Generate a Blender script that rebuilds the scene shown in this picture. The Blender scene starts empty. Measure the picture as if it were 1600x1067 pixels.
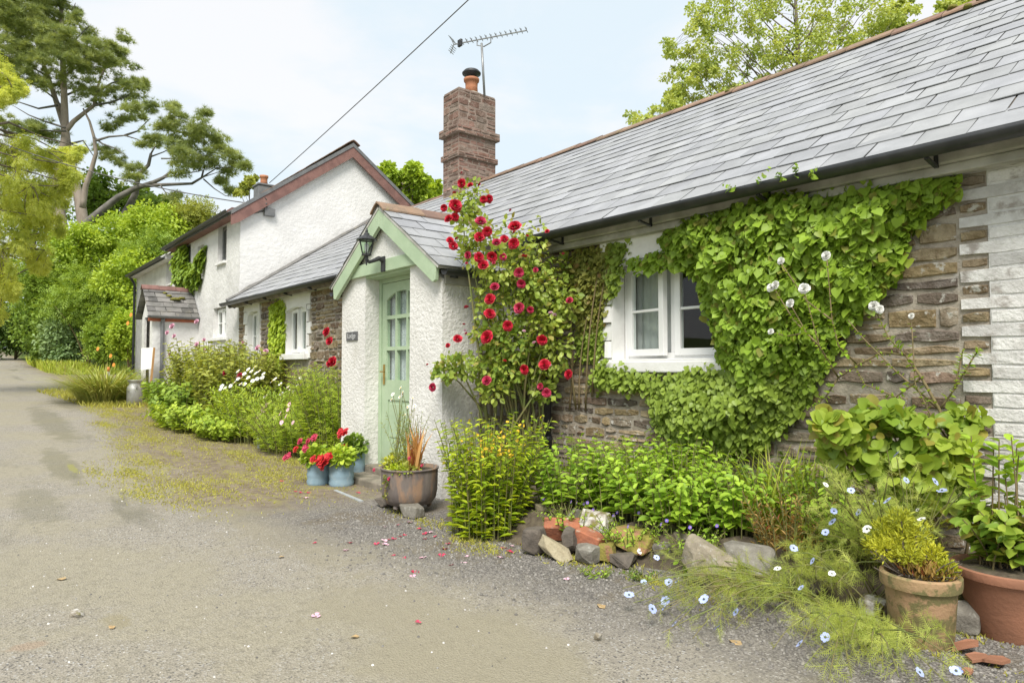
import bpy, math, random
import numpy as np
from mathutils import Vector, Matrix
R = random.Random(11)
G = np.random.default_rng(11)
SC = bpy.context.scene
COL = SC.collection
PI = math.pi

# ------------------------------------------------------------------ camera survey
F = 1050.0
H = 1.2
pit = math.atan(42 / F)
yaw = math.atan(860 / F)
FW = np.array((-math.cos(yaw) * math.cos(pit), math.sin(yaw) * math.cos(pit), math.sin(pit)))
RT = np.array((math.sin(yaw), math.cos(yaw), 0.0))
UP = np.array((math.cos(yaw) * math.sin(pit), -math.sin(yaw) * math.sin(pit), math.cos(pit)))
CAM = np.array((0, 0, H))


def ray(x, y):
    return FW + (x - 800) / F * RT + (533.5 - y) / F * UP


def PT(x, y, t):
    return CAM + ray(x, y) * t


def PY(x, y, Y):
    d = ray(x, y)
    return CAM + d * (Y / d[1])


def PX(x, y, X):
    d = ray(x, y)
    return CAM + d * (X / d[0])


def sstep(a, b, v):
    t = np.clip((v - a) / (b - a), 0, 1)
    return t * t * (3 - 2 * t)


def ground(X, Y):
    """height of the lane and the land round it"""
    s = -8.0 - X
    g = 0.04 * (s + np.sqrt(s * s + 1.5)) / 2
    g = g + 4.2 * sstep(31.5, 40.0, -X) * sstep(4.0, 11.0, Y)
    g = g + 2.2 * sstep(-4.5, -12.0, Y) * sstep(3, 20, -X)
    return g


def PZ(x, y, dz=0.0):
    d = ray(x, y)
    lo, hi = 0.5, 120.0
    for _ in range(50):
        m = (lo + hi) / 2
        p = CAM + d * m
        if p[2] - dz > ground(p[0], p[1]):
            lo = m
        else:
            hi = m
    return CAM + d * lo


def dep(p):
    return float(np.dot(np.asarray(p, float) - CAM, FW))


def gz(x, y):
    return float(ground(np.float64(x), np.float64(y)))


# ------------------------------------------------------------------ materials
def nodes(name):
    m = bpy.data.materials.new(name)
    m.use_nodes = True
    nt = m.node_tree
    nt.nodes.clear()
    out = nt.nodes.new('ShaderNodeOutputMaterial')
    return m, nt, out


def N(nt, kind, **kw):
    n = nt.nodes.new(kind)
    for k, v in kw.items():
        if k.startswith('i_'):
            key = k[2:]
            n.inputs[int(key) if key.isdigit() else key.replace('_', ' ')].default_value = v
        else:
            setattr(n, k, v)
    return n


def L(nt, a, b):
    nt.links.new(a, b)


def rgb(c):
    return (c[0], c[1], c[2], 1.0)


def noise(nt, co, scale, detail=4, rough=0.6, dist=0.0):
    n = N(nt, 'ShaderNodeTexNoise', i_Scale=scale, i_Detail=detail, i_Roughness=rough, i_Distortion=dist)
    L(nt, co, n.inputs['Vector'])
    return n.outputs['Fac']


def ramp(nt, fac, p0, p1):
    n = N(nt, 'ShaderNodeMapRange', i_1=p0, i_2=p1)
    n.interpolation_type = 'SMOOTHSTEP'
    L(nt, fac, n.inputs[0])
    return n.outputs[0]


def mix(nt, fac, a, b, mode='MIX'):
    n = N(nt, 'ShaderNodeMix', data_type='RGBA', blend_type=mode)
    for sock, v in ((n.inputs[0], fac), (n.inputs[6], a), (n.inputs[7], b)):
        if isinstance(v, (int, float)):
            sock.default_value = v
        elif isinstance(v, tuple):
            sock.default_value = rgb(v)
        else:
            L(nt, v, sock)
    return n.outputs[2]


def mth(nt, op, a, b=0.0):
    n = N(nt, 'ShaderNodeMath', operation=op)
    for s, v in ((n.inputs[0], a), (n.inputs[1], b)):
        if isinstance(v, (int, float)):
            s.default_value = v
        else:
            L(nt, v, s)
    return n.outputs[0]


def wco(nt):
    """position in the place itself (metres)"""
    return N(nt, 'ShaderNodeNewGeometry').outputs['Position']


def surf(name, c1, c2=None, scale=6.0, rough=0.65, bump=0.0, bscale=40.0, metal=0.0, c3=None, s3=2.0, p3=(0.55, 0.7),
         tint=None, spec=0.5, stretch=None, bdetail=5, bdist=0.01, p2=(0.35, 0.65)):
    m, nt, out = nodes(name)
    co = wco(nt)
    if stretch:
        mp = N(nt, 'ShaderNodeMapping')
        mp.inputs['Scale'].default_value = stretch
        L(nt, co, mp.inputs['Vector'])
        co = mp.outputs[0]
    b = N(nt, 'ShaderNodeBsdfPrincipled', i_Roughness=rough, i_Metallic=metal)
    b.inputs['Specular IOR Level'].default_value = spec
    col = c1
    if tint == 'color':
        a = N(nt, 'ShaderNodeAttribute', attribute_name='tint').outputs['Color']
        col = mix(nt, 1.0, a, c1, 'MULTIPLY')
        if c2:
            col = mix(nt, ramp(nt, noise(nt, co, scale), *p2), col, mix(nt, 1.0, a, c2, 'MULTIPLY'))
    elif c2:
        col = mix(nt, ramp(nt, noise(nt, co, scale), *p2), c1, c2)
    if tint == 'value':
        a = N(nt, 'ShaderNodeAttribute', attribute_name='tint').outputs['Color']
        col = mix(nt, 1.0, col, a, 'MULTIPLY')
    if c3:
        col = mix(nt, ramp(nt, noise(nt, co, s3, 6, 0.65), *p3), col, c3)
    if isinstance(col, tuple):
        b.inputs['Base Color'].default_value = rgb(col)
    else:
        L(nt, col, b.inputs['Base Color'])
    if bump:
        bp = N(nt, 'ShaderNodeBump', i_Strength=bump, i_Distance=bdist)
        L(nt, noise(nt, co, bscale, bdetail), bp.inputs['Height'])
        L(nt, bp.outputs[0], b.inputs['Normal'])
    L(nt, b.outputs[0], out.inputs[0])
    return m


LEAF_GAIN = 1.68


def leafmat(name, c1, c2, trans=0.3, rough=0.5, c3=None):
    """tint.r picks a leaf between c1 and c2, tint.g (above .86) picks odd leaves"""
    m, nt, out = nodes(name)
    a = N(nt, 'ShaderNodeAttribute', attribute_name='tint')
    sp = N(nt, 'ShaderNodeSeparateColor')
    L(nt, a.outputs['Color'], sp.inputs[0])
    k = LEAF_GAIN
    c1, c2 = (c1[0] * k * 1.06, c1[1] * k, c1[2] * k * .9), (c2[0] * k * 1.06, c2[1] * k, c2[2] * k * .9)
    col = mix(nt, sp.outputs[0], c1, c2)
    if c3:
        col = mix(nt, ramp(nt, sp.outputs[1], 0.90, 0.95), col, c3)
    b = N(nt, 'ShaderNodeBsdfPrincipled', i_Roughness=rough)
    b.inputs['Specular IOR Level'].default_value = 0.35
    L(nt, col, b.inputs['Base Color'])
    t = N(nt, 'ShaderNodeBsdfTranslucent')
    L(nt, mix(nt, 1.0, col, (1.5, 1.35, 0.7), 'MULTIPLY'), t.inputs[0])
    ms = N(nt, 'ShaderNodeMixShader', i_0=trans)
    L(nt, b.outputs[0], ms.inputs[1])
    L(nt, t.outputs[0], ms.inputs[2])
    L(nt, ms.outputs[0], out.inputs[0])
    return m


MT = {}
MT['white_wall'] = surf('white_render', (0.77, 0.755, 0.725), (0.66, 0.645, 0.61), 1.6, 0.85, 0.9, 26, c3=(0.56, 0.54, 0.49), s3=1.1,
                        p3=(0.62, 0.8), spec=0.2, bdetail=6, bdist=0.02)
MT['old_white'] = surf('weathered_white_render', (0.74, 0.73, 0.715), (0.60, 0.59, 0.575), 1.3, 0.85, 0.8, 9, c3=(0.36, 0.35, 0.33), s3=2.6,
                       p3=(0.63, 0.75), spec=0.2, bdetail=8, bdist=0.03)
MT['white_gable'] = surf('whitewashed_gable', (0.77, 0.76, 0.745), (0.70, 0.69, 0.675), 1.5, 0.85, 0.6, 12, c3=(0.50, 0.49, 0.47), s3=4.0,
                         p3=(0.68, 0.78), spec=0.2, bdetail=8, bdist=0.03)
MT['white_brick'] = surf('white_painted_brick', (0.76, 0.75, 0.73), (0.60, 0.585, 0.565), 11, 0.85, 0.9, 45, tint='value', c3=(0.36, 0.325, 0.295),
                         s3=6.0, p3=(0.53, 0.68), spec=0.2)
MT['white_surround'] = surf('white_painted_surround', (0.80, 0.795, 0.78), (0.72, 0.71, 0.69), 4, 0.8, 0.3, 40, c3=(0.55, 0.54, 0.48), s3=5,
                            p3=(0.66, 0.8), spec=0.25)
MT['mortar'] = surf('lime_mortar', (0.40, 0.355, 0.29), (0.27, 0.235, 0.19), 14, 0.95, 0.9, 60, c3=(0.42, 0.40, 0.36), s3=5, spec=0.1)
MT['chim_mortar'] = surf('chimney_mortar', (0.32, 0.25, 0.21), (0.24, 0.185, 0.155), 14, 0.95, 0.9, 60, spec=0.1)
MT['mortar_white'] = surf('white_mortar', (0.68, 0.67, 0.65), (0.54, 0.53, 0.51), 14, 0.95, 0.8, 60, spec=0.1)
MT['stone'] = surf('rubble_stone', (1, 1, 1), (0.62, 0.58, 0.54), 12, 0.9, 1.0, 38, tint='color', c3=(0.50, 0.48, 0.43), s3=13, p3=(0.56, 0.66),
                   spec=0.2, bdist=0.02)
MT['chim_stone'] = surf('chimney_brickstone', (1, 1, 1), (0.66, 0.62, 0.58), 7, 0.92, 0.9, 30, tint='color', c3=(0.44, 0.40, 0.34), s3=9,
                        p3=(0.60, 0.72), spec=0.15, bdist=0.02)
MT['slate'] = surf('roof_slate', (0.345, 0.35, 0.357), (0.285, 0.29, 0.296), 3.5, 0.55, 0.35, 22, tint='value', c3=(0.44, 0.44, 0.435), s3=1.6,
                   p3=(0.58, 0.78), spec=0.38)
MT['old_slate'] = surf('mossy_slate', (0.20, 0.19, 0.18), (0.14, 0.135, 0.125), 5, 0.6, 0.5, 22, tint='value', c3=(0.28, 0.255, 0.20), s3=3,
                       p3=(0.55, 0.75))
MT['ridge'] = surf('clay_ridge_tile', (0.27, 0.165, 0.115), (0.20, 0.135, 0.10), 6, 0.85, 0.6, 40, tint='value', c3=(0.27, 0.23, 0.10), s3=7,
                   p3=(0.58, 0.7))
MT['moss'] = surf('roof_moss', (0.22, 0.20, 0.03), (0.12, 0.12, 0.03), 20, 0.95, 1, 80)
MT['gutter'] = surf('black_plastic', (0.028, 0.03, 0.033), (0.045, 0.046, 0.048), 9, 0.42)
MT['soffit'] = surf('grey_white_fascia', (0.50, 0.49, 0.45), (0.34, 0.33, 0.29), 5, 0.8, 0.2, 30)
MT['green_paint'] = surf('sage_green_paint', (0.42, 0.525, 0.355), (0.37, 0.475, 0.315), 5, 0.55, 0.2, 60, c3=(0.32, 0.40, 0.27), s3=7, p3=(.62, .76))
MT['barge_brown'] = surf('red_brown_paint', (0.24, 0.125, 0.105), (0.17, 0.088, 0.075), 5, 0.75, 0.3, 30)
MT['upvc'] = surf('white_window_frame', (0.82, 0.82, 0.81), (0.78, 0.78, 0.77), 3, 0.35)
MT['black_iron'] = surf('black_iron', (0.022, 0.023, 0.026), (0.04, 0.04, 0.043), 14, 0.5, 0.2, 60)
MT['brass'] = surf('brass', (0.55, 0.38, 0.12), (0.40, 0.27, 0.09), 20, 0.35, metal=1.0)
MT['plaque'] = surf('grey_slate_plaque', (0.12, 0.12, 0.125), (0.09, 0.09, 0.095), 20, 0.6)
MT['letter'] = surf('pale_lettering', (0.50, 0.50, 0.50), rough=0.7)
MT['terracotta'] = surf('weathered_terracotta', (0.40, 0.25, 0.14), (0.30, 0.215, 0.10), 7, 0.85, 0.5, 50, c3=(0.17, 0.15, 0.06), s3=11,
                        p3=(0.47, 0.56))
MT['terracotta_red'] = surf('red_terracotta', (0.34, 0.155, 0.09), (0.28, 0.13, 0.075), 6, 0.8, 0.3, 50, c3=(0.26, 0.17, 0.07), s3=3)
MT['clay_pot'] = surf('chimney_clay', (0.48, 0.20, 0.10), (0.38, 0.16, 0.085), 9, 0.8)
MT['brick'] = surf('red_brick', (0.40, 0.145, 0.075), (0.31, 0.115, 0.065), 15, 0.9, 0.6, 60, c3=(0.40, 0.34, 0.26), s3=14, p3=(0.56, 0.7))
MT['soil'] = surf('garden_soil', (0.075, 0.058, 0.04), (0.13, 0.105, 0.07), 18, 0.95, 1, 50, c3=(0.10, 0.12, 0.03), s3=3)
MT['bark'] = surf('grey_brown_bark', (0.20, 0.165, 0.13), (0.12, 0.10, 0.08), 7, 0.9, 0.8, 20, stretch=(1, 1, 0.3))
MT['pine_bark'] = surf('pale_pine_bark', (0.36, 0.30, 0.25), (0.25, 0.205, 0.165), 2.5, 0.9, 0.8, 8, stretch=(1, 1, 0.35))
MT['grey_bark'] = surf('grey_dead_bark', (0.19, 0.175, 0.155), (0.115, 0.105, 0.095), 2.5, 0.9, 0.8, 8)
MT['stem'] = surf('green_stem', (0.16, 0.20, 0.05), (0.20, 0.17, 0.07), 9, 0.6)
MT['woody'] = surf('woody_stem', (0.22, 0.16, 0.085), (0.16, 0.13, 0.05), 14, 0.75, 0.3, 60)
MT['trellis'] = surf('weathered_trellis_wood', (0.30, 0.25, 0.17), (0.20, 0.17, 0.11), 12, 0.85, 0.4, 40, stretch=(1, 1, 0.3))
MT['pail'] = surf('blue_grey_zinc', (0.235, 0.335, 0.40), (0.185, 0.275, 0.335), 5, 0.55, 0.3, 24, c3=(0.30, 0.38, 0.42), s3=12)
MT['cauldron'] = surf('rusty_cast_iron', (0.13, 0.108, 0.10), (0.215, 0.18, 0.155), 7, 0.75, 0.6, 30, c3=(0.31, 0.20, 0.13), s3=8, p3=(.48, .64), stretch=(1, 1, .35))
MT['churn'] = surf('dull_aluminium', (0.46, 0.46, 0.44), (0.34, 0.34, 0.32), 6, 0.5, 0.2, 30, metal=0.35)
MT['pinewood'] = surf('raw_orange_wood', (0.50, 0.29, 0.12), (0.42, 0.23, 0.09), 8, 0.7, stretch=(1, 1, 0.2))
MT['board'] = surf('white_board', (0.82, 0.81, 0.80), (0.78, 0.77, 0.76), 3, 0.6)
MT['orange_board'] = surf('orange_red_board', (0.45, 0.14, 0.07), (0.36, 0.11, 0.06), 6, 0.7)
MT['lead'] = surf('lead_grey', (0.13, 0.135, 0.14), (0.18, 0.18, 0.18), 8, 0.6)
MT['cable'] = surf('grey_cable', (0.11, 0.105, 0.10), rough=0.7)
MT['alu'] = surf('aerial_aluminium', (0.30, 0.31, 0.31), (0.24, 0.24, 0.24), 9, 0.45, metal=0.5)
MT['trough'] = surf('pale_grey_zinc', (0.42, 0.44, 0.45), (0.33, 0.35, 0.36), 7, 0.6, 0.2, 30)
MT['cream'] = surf('cream_block', (0.52, 0.47, 0.36), (0.42, 0.37, 0.27), 9, 0.85)
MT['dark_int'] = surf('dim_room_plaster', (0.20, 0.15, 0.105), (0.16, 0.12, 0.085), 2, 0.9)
MT['step'] = surf('worn_step_stone', (0.27, 0.235, 0.185), (0.17, 0.15, 0.115), 9, 0.9, 0.6, 40)
MT['yellow'] = surf('yellow_petal', (0.75, 0.53, 0.03), (0.70, 0.45, 0.03), 40, 0.6)
MT['white_petal'] = surf('white_petal', (0.82, 0.82, 0.78), (0.75, 0.74, 0.70), 40, 0.6)
MT['red_petal'] = surf('crimson_petal', (0.60, 0.02, 0.05), (0.42, 0.008, 0.025), 25, 0.55)
MT['deep_petal'] = surf('deep_pink_petal', (0.56, 0.05, 0.12), (0.42, 0.02, 0.06), 25, 0.55)
MT['scarlet'] = surf('scarlet_petal', (0.60, 0.03, 0.025), (0.48, 0.015, 0.03), 25, 0.55)
MT['pink_petal'] = surf('pink_petal', (0.70, 0.36, 0.47), (0.74, 0.52, 0.60), 25, 0.6)
MT['blue_petal'] = surf('pale_blue_petal', (0.46, 0.53, 0.82), (0.36, 0.43, 0.78), 25, 0.6)
MT['violet_petal'] = surf('violet_petal', (0.15, 0.09, 0.48), (0.22, 0.15, 0.52), 25, 0.6)
MT['orange_petal'] = surf('orange_petal', (0.75, 0.28, 0.06), rough=0.6)
MT['eye'] = surf('dark_flower_eye', (0.07, 0.09, 0.05), rough=0.7)

LF = {}
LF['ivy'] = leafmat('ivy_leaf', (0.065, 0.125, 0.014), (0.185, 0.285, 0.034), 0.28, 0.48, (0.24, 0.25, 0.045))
LF['ivy_small'] = leafmat('small_ivy_leaf', (0.075, 0.125, 0.022), (0.17, 0.24, 0.04), 0.25, 0.45)
LF['creeper'] = leafmat('creeper_leaf', (0.08, 0.11, 0.025), (0.19, 0.20, 0.05), 0.25, 0.5, (0.28, 0.18, 0.06))
LF['rose'] = leafmat('rose_leaf', (0.085, 0.15, 0.025), (0.26, 0.32, 0.065), 0.3, 0.42, (0.36, 0.32, 0.08))
LF['loose'] = leafmat('loosestrife_leaf', (0.13, 0.22, 0.015), (0.30, 0.37, 0.025), 0.32, 0.5)
LF['mint'] = leafmat('fresh_green_leaf', (0.13, 0.23, 0.025), (0.25, 0.37, 0.045), 0.32, 0.5)
LF['mid'] = leafmat('mid_green_leaf', (0.07, 0.135, 0.022), (0.17, 0.25, 0.045), 0.28, 0.5)
LF['dark'] = leafmat('dark_green_leaf', (0.035, 0.075, 0.014), (0.085, 0.14, 0.025), 0.22, 0.5)
LF['hedge'] = leafmat('bright_hedge_leaf', (0.145, 0.23, 0.025), (0.30, 0.39, 0.055), 0.32, 0.5)
LF['hedge2'] = leafmat('hedge_leaf', (0.10, 0.175, 0.025), (0.22, 0.31, 0.05), 0.3, 0.5)
LF['olive'] = leafmat('olive_leaf', (0.15, 0.19, 0.035), (0.26, 0.29, 0.07), 0.3, 0.5)
LF['bluegreen'] = leafmat('blue_green_leaf', (0.10, 0.17, 0.075), (0.19, 0.27, 0.13), 0.25, 0.5)
LF['weep'] = leafmat('weeping_leaf', (0.22, 0.285, 0.05), (0.38, 0.43, 0.11), 0.45, 0.5)
LF['poplar'] = leafmat('aspen_leaf', (0.17, 0.24, 0.055), (0.33, 0.38, 0.13), 0.36, 0.45)
LF['pine'] = leafmat('pine_needle', (0.11, 0.155, 0.06), (0.24, 0.285, 0.11), 0.3, 0.6)
LF['grass'] = leafmat('grass_blade', (0.17, 0.235, 0.03), (0.31, 0.355, 0.06), 0.3, 0.55, (0.42, 0.37, 0.14))
LF['reed'] = leafmat('pale_reed_blade', (0.14, 0.19, 0.04), (0.30, 0.33, 0.11), 0.25, 0.55, (0.38, 0.31, 0.12))
LF['feather'] = leafmat('feathery_leaf', (0.18, 0.245, 0.05), (0.33, 0.385, 0.10), 0.35, 0.55)
LF['sedum'] = leafmat('yellow_green_leaf', (0.15, 0.19, 0.02), (0.34, 0.36, 0.035), 0.25, 0.5)
LF['redleaf'] = leafmat('reddish_leaf', (0.13, 0.10, 0.03), (0.24, 0.16, 0.05), 0.25, 0.5, (0.26, 0.07, 0.03))
LF['round'] = leafmat('round_leaf', (0.085, 0.16, 0.02), (0.22, 0.29, 0.045), 0.3, 0.42, (0.33, 0.30, 0.06))
LF['phormium'] = leafmat('bronze_blade', (0.30, 0.16, 0.06), (0.40, 0.26, 0.11), 0.2, 0.5, (0.34, 0.10, 0.06))
LF['moss'] = leafmat('moss_blade', (0.18, 0.20, 0.03), (0.30, 0.30, 0.07), 0.25, 0.7, (0.30, 0.235, 0.11))


def glass(name, tintc=(0.9, 0.95, 0.93)):
    m, nt, out = nodes(name)
    t = N(nt, 'ShaderNodeBsdfTransparent')
    t.inputs[0].default_value = rgb(tintc)
    g = N(nt, 'ShaderNodeBsdfGlossy', i_Roughness=0.02)
    fr = N(nt, 'ShaderNodeLayerWeight')
    ms = N(nt, 'ShaderNodeMixShader')
    L(nt, mth(nt, 'ADD', mth(nt, 'MULTIPLY', mth(nt, 'POWER', fr.outputs['Facing'], 4.0), 0.7), 0.05), ms.inputs[0])
    L(nt, t.outputs[0], ms.inputs[1])
    L(nt, g.outputs[0], ms.inputs[2])
    L(nt, ms.outputs[0], out.inputs[0])
    return m


MT['glass'] = glass('window_glass')
MT['lace'] = surf('lace_curtain', (0.62, 0.64, 0.66), (0.42, 0.44, 0.46), 60, 0.9)
MT['curtain'] = surf('pale_curtain', (0.42, 0.40, 0.30), (0.34, 0.32, 0.23), 10, 0.9, stretch=(1, 1, 0.1))
MT['blind'] = surf('pale_grey_blind', (0.50, 0.51, 0.50), (0.44, 0.45, 0.44), 3, 0.9)


# ------------------------------------------------------------------ objects
def tag(o, label=None, cat=None, group=None, kind=None):
    if label:
        o['label'] = label
    if cat:
        o['category'] = cat
    if group:
        o['group'] = group
    if kind:
        o['kind'] = kind
    return o


def thing(name, loc, label, cat, group=None, rz=0.0):
    o = bpy.data.objects.new(name, None)
    COL.objects.link(o)
    o.location = [float(v) for v in loc]
    o.rotation_euler = (0, 0, rz)
    o.empty_display_size = 0.1
    return tag(o, label, cat, group)


def org(p):
    v = Vector((0, 0, 0))
    while p is not None:
        v += Vector(p.location)
        p = p.parent
    return v


def link(name, me, mats, parent=None, origin=None, smooth=False):
    o = bpy.data.objects.new(name, me)
    COL.objects.link(o)
    if not isinstance(mats, (list, tuple)):
        mats = [mats]
    for m in mats:
        me.materials.append(m)
    if smooth:
        me.polygons.foreach_set('use_smooth', [True] * len(me.polygons))
    if parent is not None:
        me.transform(Matrix.Translation(-org(parent)))
        o.parent = parent
    elif origin is not None:
        v = Vector([float(q) for q in origin])
        me.transform(Matrix.Translation(-v))
        o.location = v
    return o


class MB:
    def __init__(s):
        s.v, s.f, s.mi, s.t, s.cur, s.ct = [], [], [], [], 0, (1, 1, 1)

    def vert(s, p):
        s.v.append((float(p[0]), float(p[1]), float(p[2])))
        s.t.append(s.ct)
        return len(s.v) - 1

    def face(s, idx):
        s.f.append(tuple(idx))
        s.mi.append(s.cur)

    def poly(s, pts):
        s.face([s.vert(p) for p in pts])

    def box(s, lo, hi, fn=None):
        pts = [(x, y, z) for x in (lo[0], hi[0]) for y in (lo[1], hi[1]) for z in (lo[2], hi[2])]
        i = [s.vert(fn(*p) if fn else p) for p in pts]
        for q in ((0, 1, 3, 2), (4, 6, 7, 5), (0, 4, 5, 1), (2, 3, 7, 6), (0, 2, 6, 4), (1, 5, 7, 3)):
            s.face([i[k] for k in q])

    def bar(s, p, q, w, h, up=(0, 0, 1)):
        """box from p to q, w wide, h along 'up'"""
        p, q, up = Vector(p), Vector(q), Vector(up)
        d = (q - p).normalized()
        a = d.cross(up)
        if a.length < 1e-6:
            a = d.cross(Vector((1, 0, 0)))
        a.normalize()
        b = a.cross(d).normalized()
        i = []
        for c in (p, q):
            for sx, sy in ((-1, -1), (1, -1), (1, 1), (-1, 1)):
                i.append(s.vert(c + a * (sx * w / 2) + b * (sy * h / 2)))
        for k in ((3, 2, 1, 0), (4, 5, 6, 7), (0, 1, 5, 4), (1, 2, 6, 5), (2, 3, 7, 6), (3, 0, 4, 7)):
            s.face([i[j] for j in k])

    def tube(s, pts, rad, n=6, cap=True):
        pts = [Vector([float(c) for c in p]) for p in pts]
        if not isinstance(rad, (list, tuple)):
            rad = [rad] * len(pts)
        rings = []
        a = None
        for k, p in enumerate(pts):
            d = (pts[min(k + 1, len(pts) - 1)] - pts[max(k - 1, 0)])
            if d.length < 1e-9:
                d = Vector((0, 0, 1))
            d.normalize()
            if a is None:
                a = d.cross(Vector((0, 0, 1)))
                if a.length < 0.05:
                    a = d.cross(Vector((1, 0, 0)))
            a = (a - d * a.dot(d))
            a.normalize()
            b = d.cross(a)
            rings.append([s.vert(p + (a * math.cos(2 * PI * j / n) + b * math.sin(2 * PI * j / n)) * rad[k]) for j in range(n)])
        for k in range(len(rings) - 1):
            for j in range(n):
                s.face((rings[k][j], rings[k][(j + 1) % n], rings[k + 1][(j + 1) % n], rings[k + 1][j]))
        if cap:
            s.face(rings[0][::-1])
            s.face(rings[-1])

    def lathe(s, prof, c, n=28, wob=0.0, close=True):
        rings = []
        for r, z in prof:
            rings.append([s.vert((c[0] + math.cos(2 * PI * j / n) * r * (1 + wob * math.sin(3 * 2 * PI * j / n + z * 9)),
                                  c[1] + math.sin(2 * PI * j / n) * r * (1 + wob * math.sin(3 * 2 * PI * j / n + z * 9)), c[2] + z))
                          for j in range(n)])
        for k in range(len(rings) - 1):
            for j in range(n):
                s.face((rings[k][j], rings[k][(j + 1) % n], rings[k + 1][(j + 1) % n], rings[k + 1][j]))
        if close:
            s.face(rings[0][::-1])
            s.face(rings[-1])

    def build(s, name, mats, parent=None, origin=None, smooth=False, bevel=0.0):
        me = bpy.data.meshes.new(name)
        me.from_pydata(s.v, [], s.f)
        if len(set(s.mi)) > 1:
            me.polygons.foreach_set('material_index', s.mi)
        a = me.attributes.new('tint', 'FLOAT_COLOR', 'POINT')
        a.data.foreach_set('color', np.array([(t[0], t[1], t[2], 1.0) for t in s.t], dtype=np.float32).ravel())
        me.update()
        o = link(name, me, mats, parent, origin, smooth)
        if bevel:
            b = o.modifiers.new('edge', 'BEVEL')
            b.width = bevel
            b.segments = 2
            b.limit_method = 'ANGLE'
            b.angle_limit = math.radians(40)
        return o


# ------------------------------------------------------------------ foliage
def tmpl(verts, faces):
    return np.array(verts, float), faces


T_DIA = tmpl([(0, 0, 0), (.5, .45, .1), (0, 1, 0), (-.5, .45, .1)], [(0, 1, 2), (0, 2, 3)])
T_OVAL = tmpl([(0, 0, 0), (.38, .22, .07), (.5, .52, .1), (.28, .82, .03), (0, 1, -.08), (-.28, .82, .03), (-.5, .52, .1), (-.38, .22, .07)],
              [(0, 1, 2, 3, 4), (0, 4, 5, 6, 7)])
T_IVY = tmpl([(0, .04, 0), (.26, -.08, .03), (.54, .14, .06), (.48, .38, .07), (.36, .64, .04), (0, 1, -.12), (-.36, .64, .04), (-.48, .38, .07),
              (-.54, .14, .06), (-.26, -.08, .03)], [(0, 1, 2, 3, 4, 5), (0, 5, 6, 7, 8, 9)])
T_BLADE = tmpl([(-.5, 0, 0), (.5, 0, 0), (.42, .4, .02), (-.42, .4, .02), (.26, .75, -.06), (-.26, .75, -.06), (0, 1, -.2)],
               [(0, 1, 2, 3), (3, 2, 4, 5), (5, 4, 6)])
T_LANCE = tmpl([(0, 0, 0), (.42, .3, .06), (.34, .62, .05), (0, 1, -.1), (-.34, .62, .05), (-.42, .3, .06)], [(0, 1, 2, 3), (0, 3, 4, 5)])
T_ROUND = tmpl([(0, .05, 0), (.24, -.03, .05), (.46, .14, .08), (.55, .40, .09), (.46, .68, .06), (.24, .88, .01), (0, 1.0, -.08), (-.24, .88, .01), (-.46, .68, .06), (-.55, .40, .09), (-.46, .14, .08), (-.24, -.03, .05)],
               [(0, 1, 2, 3, 4, 5, 6), (0, 6, 7, 8, 9, 10, 11)])
_tf = []
_tv = []
for _k in range(9):
    _a = 2 * PI * _k / 9
    _e = 0.55 + 0.5 * ((_k * 5) % 9) / 9
    _d = np.array((math.cos(_a) * math.cos(_e), math.sin(_e), math.sin(_a) * math.cos(_e)))
    _w = np.cross(_d, (0.3, 0.2, 0.9))
    _w = _w / np.linalg.norm(_w) * 0.055
    _b = len(_tv)
    _tv += [tuple(-_w), tuple(_w), tuple(_d)]
    _tf.append((_b, _b + 1, _b + 2))
T_TUFT = tmpl(_tv, _tf)
# a spray of leaflets along a thin rib
_tv, _tf = [], []
for _k in range(7):
    _y = 0.18 + 0.13 * _k
    _sd = 1 if _k % 2 else -1
    if _k == 6:
        _p = [(0, .86, 0), (.10, .93, .02), (0, 1.08, -.03), (-.10, .93, .02)]
    else:
        _p = [(0, _y, 0), (_sd * .22, _y + .01, .04), (_sd * .42, _y + .14, -.03), (_sd * .20, _y + .15, .04)]
    _b = len(_tv)
    _tv += _p
    _tf += [(_b, _b + 1, _b + 2, _b + 3)]
T_SPRAY = tmpl(_tv, _tf)
# thread-like divided leaf
_tv, _tf = [], []
for _k in range(8):
    _y = 0.1 + 0.1 * _k
    for _sd in (-1, 1):
        _b = len(_tv)
        _tv += [(0, _y, 0), (0, _y + .03, 0), (_sd * .42 * (1 - _k * .06), _y + .26, .1 * ((_k % 3) - 1))]
        _tf.append((_b, _b + 1, _b + 2))
_b = len(_tv)
_tv += [(-.02, 0, 0), (.02, 0, 0), (0, 1.1, 0)]
_tf.append((_b, _b + 1, _b + 2))
T_THREAD = tmpl(_tv, _tf)


def unit(a):
    return a / np.maximum(np.linalg.norm(a, axis=-1, keepdims=True), 1e-9)


def rdir(n):
    return unit(G.normal(size=(n, 3)))


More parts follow.
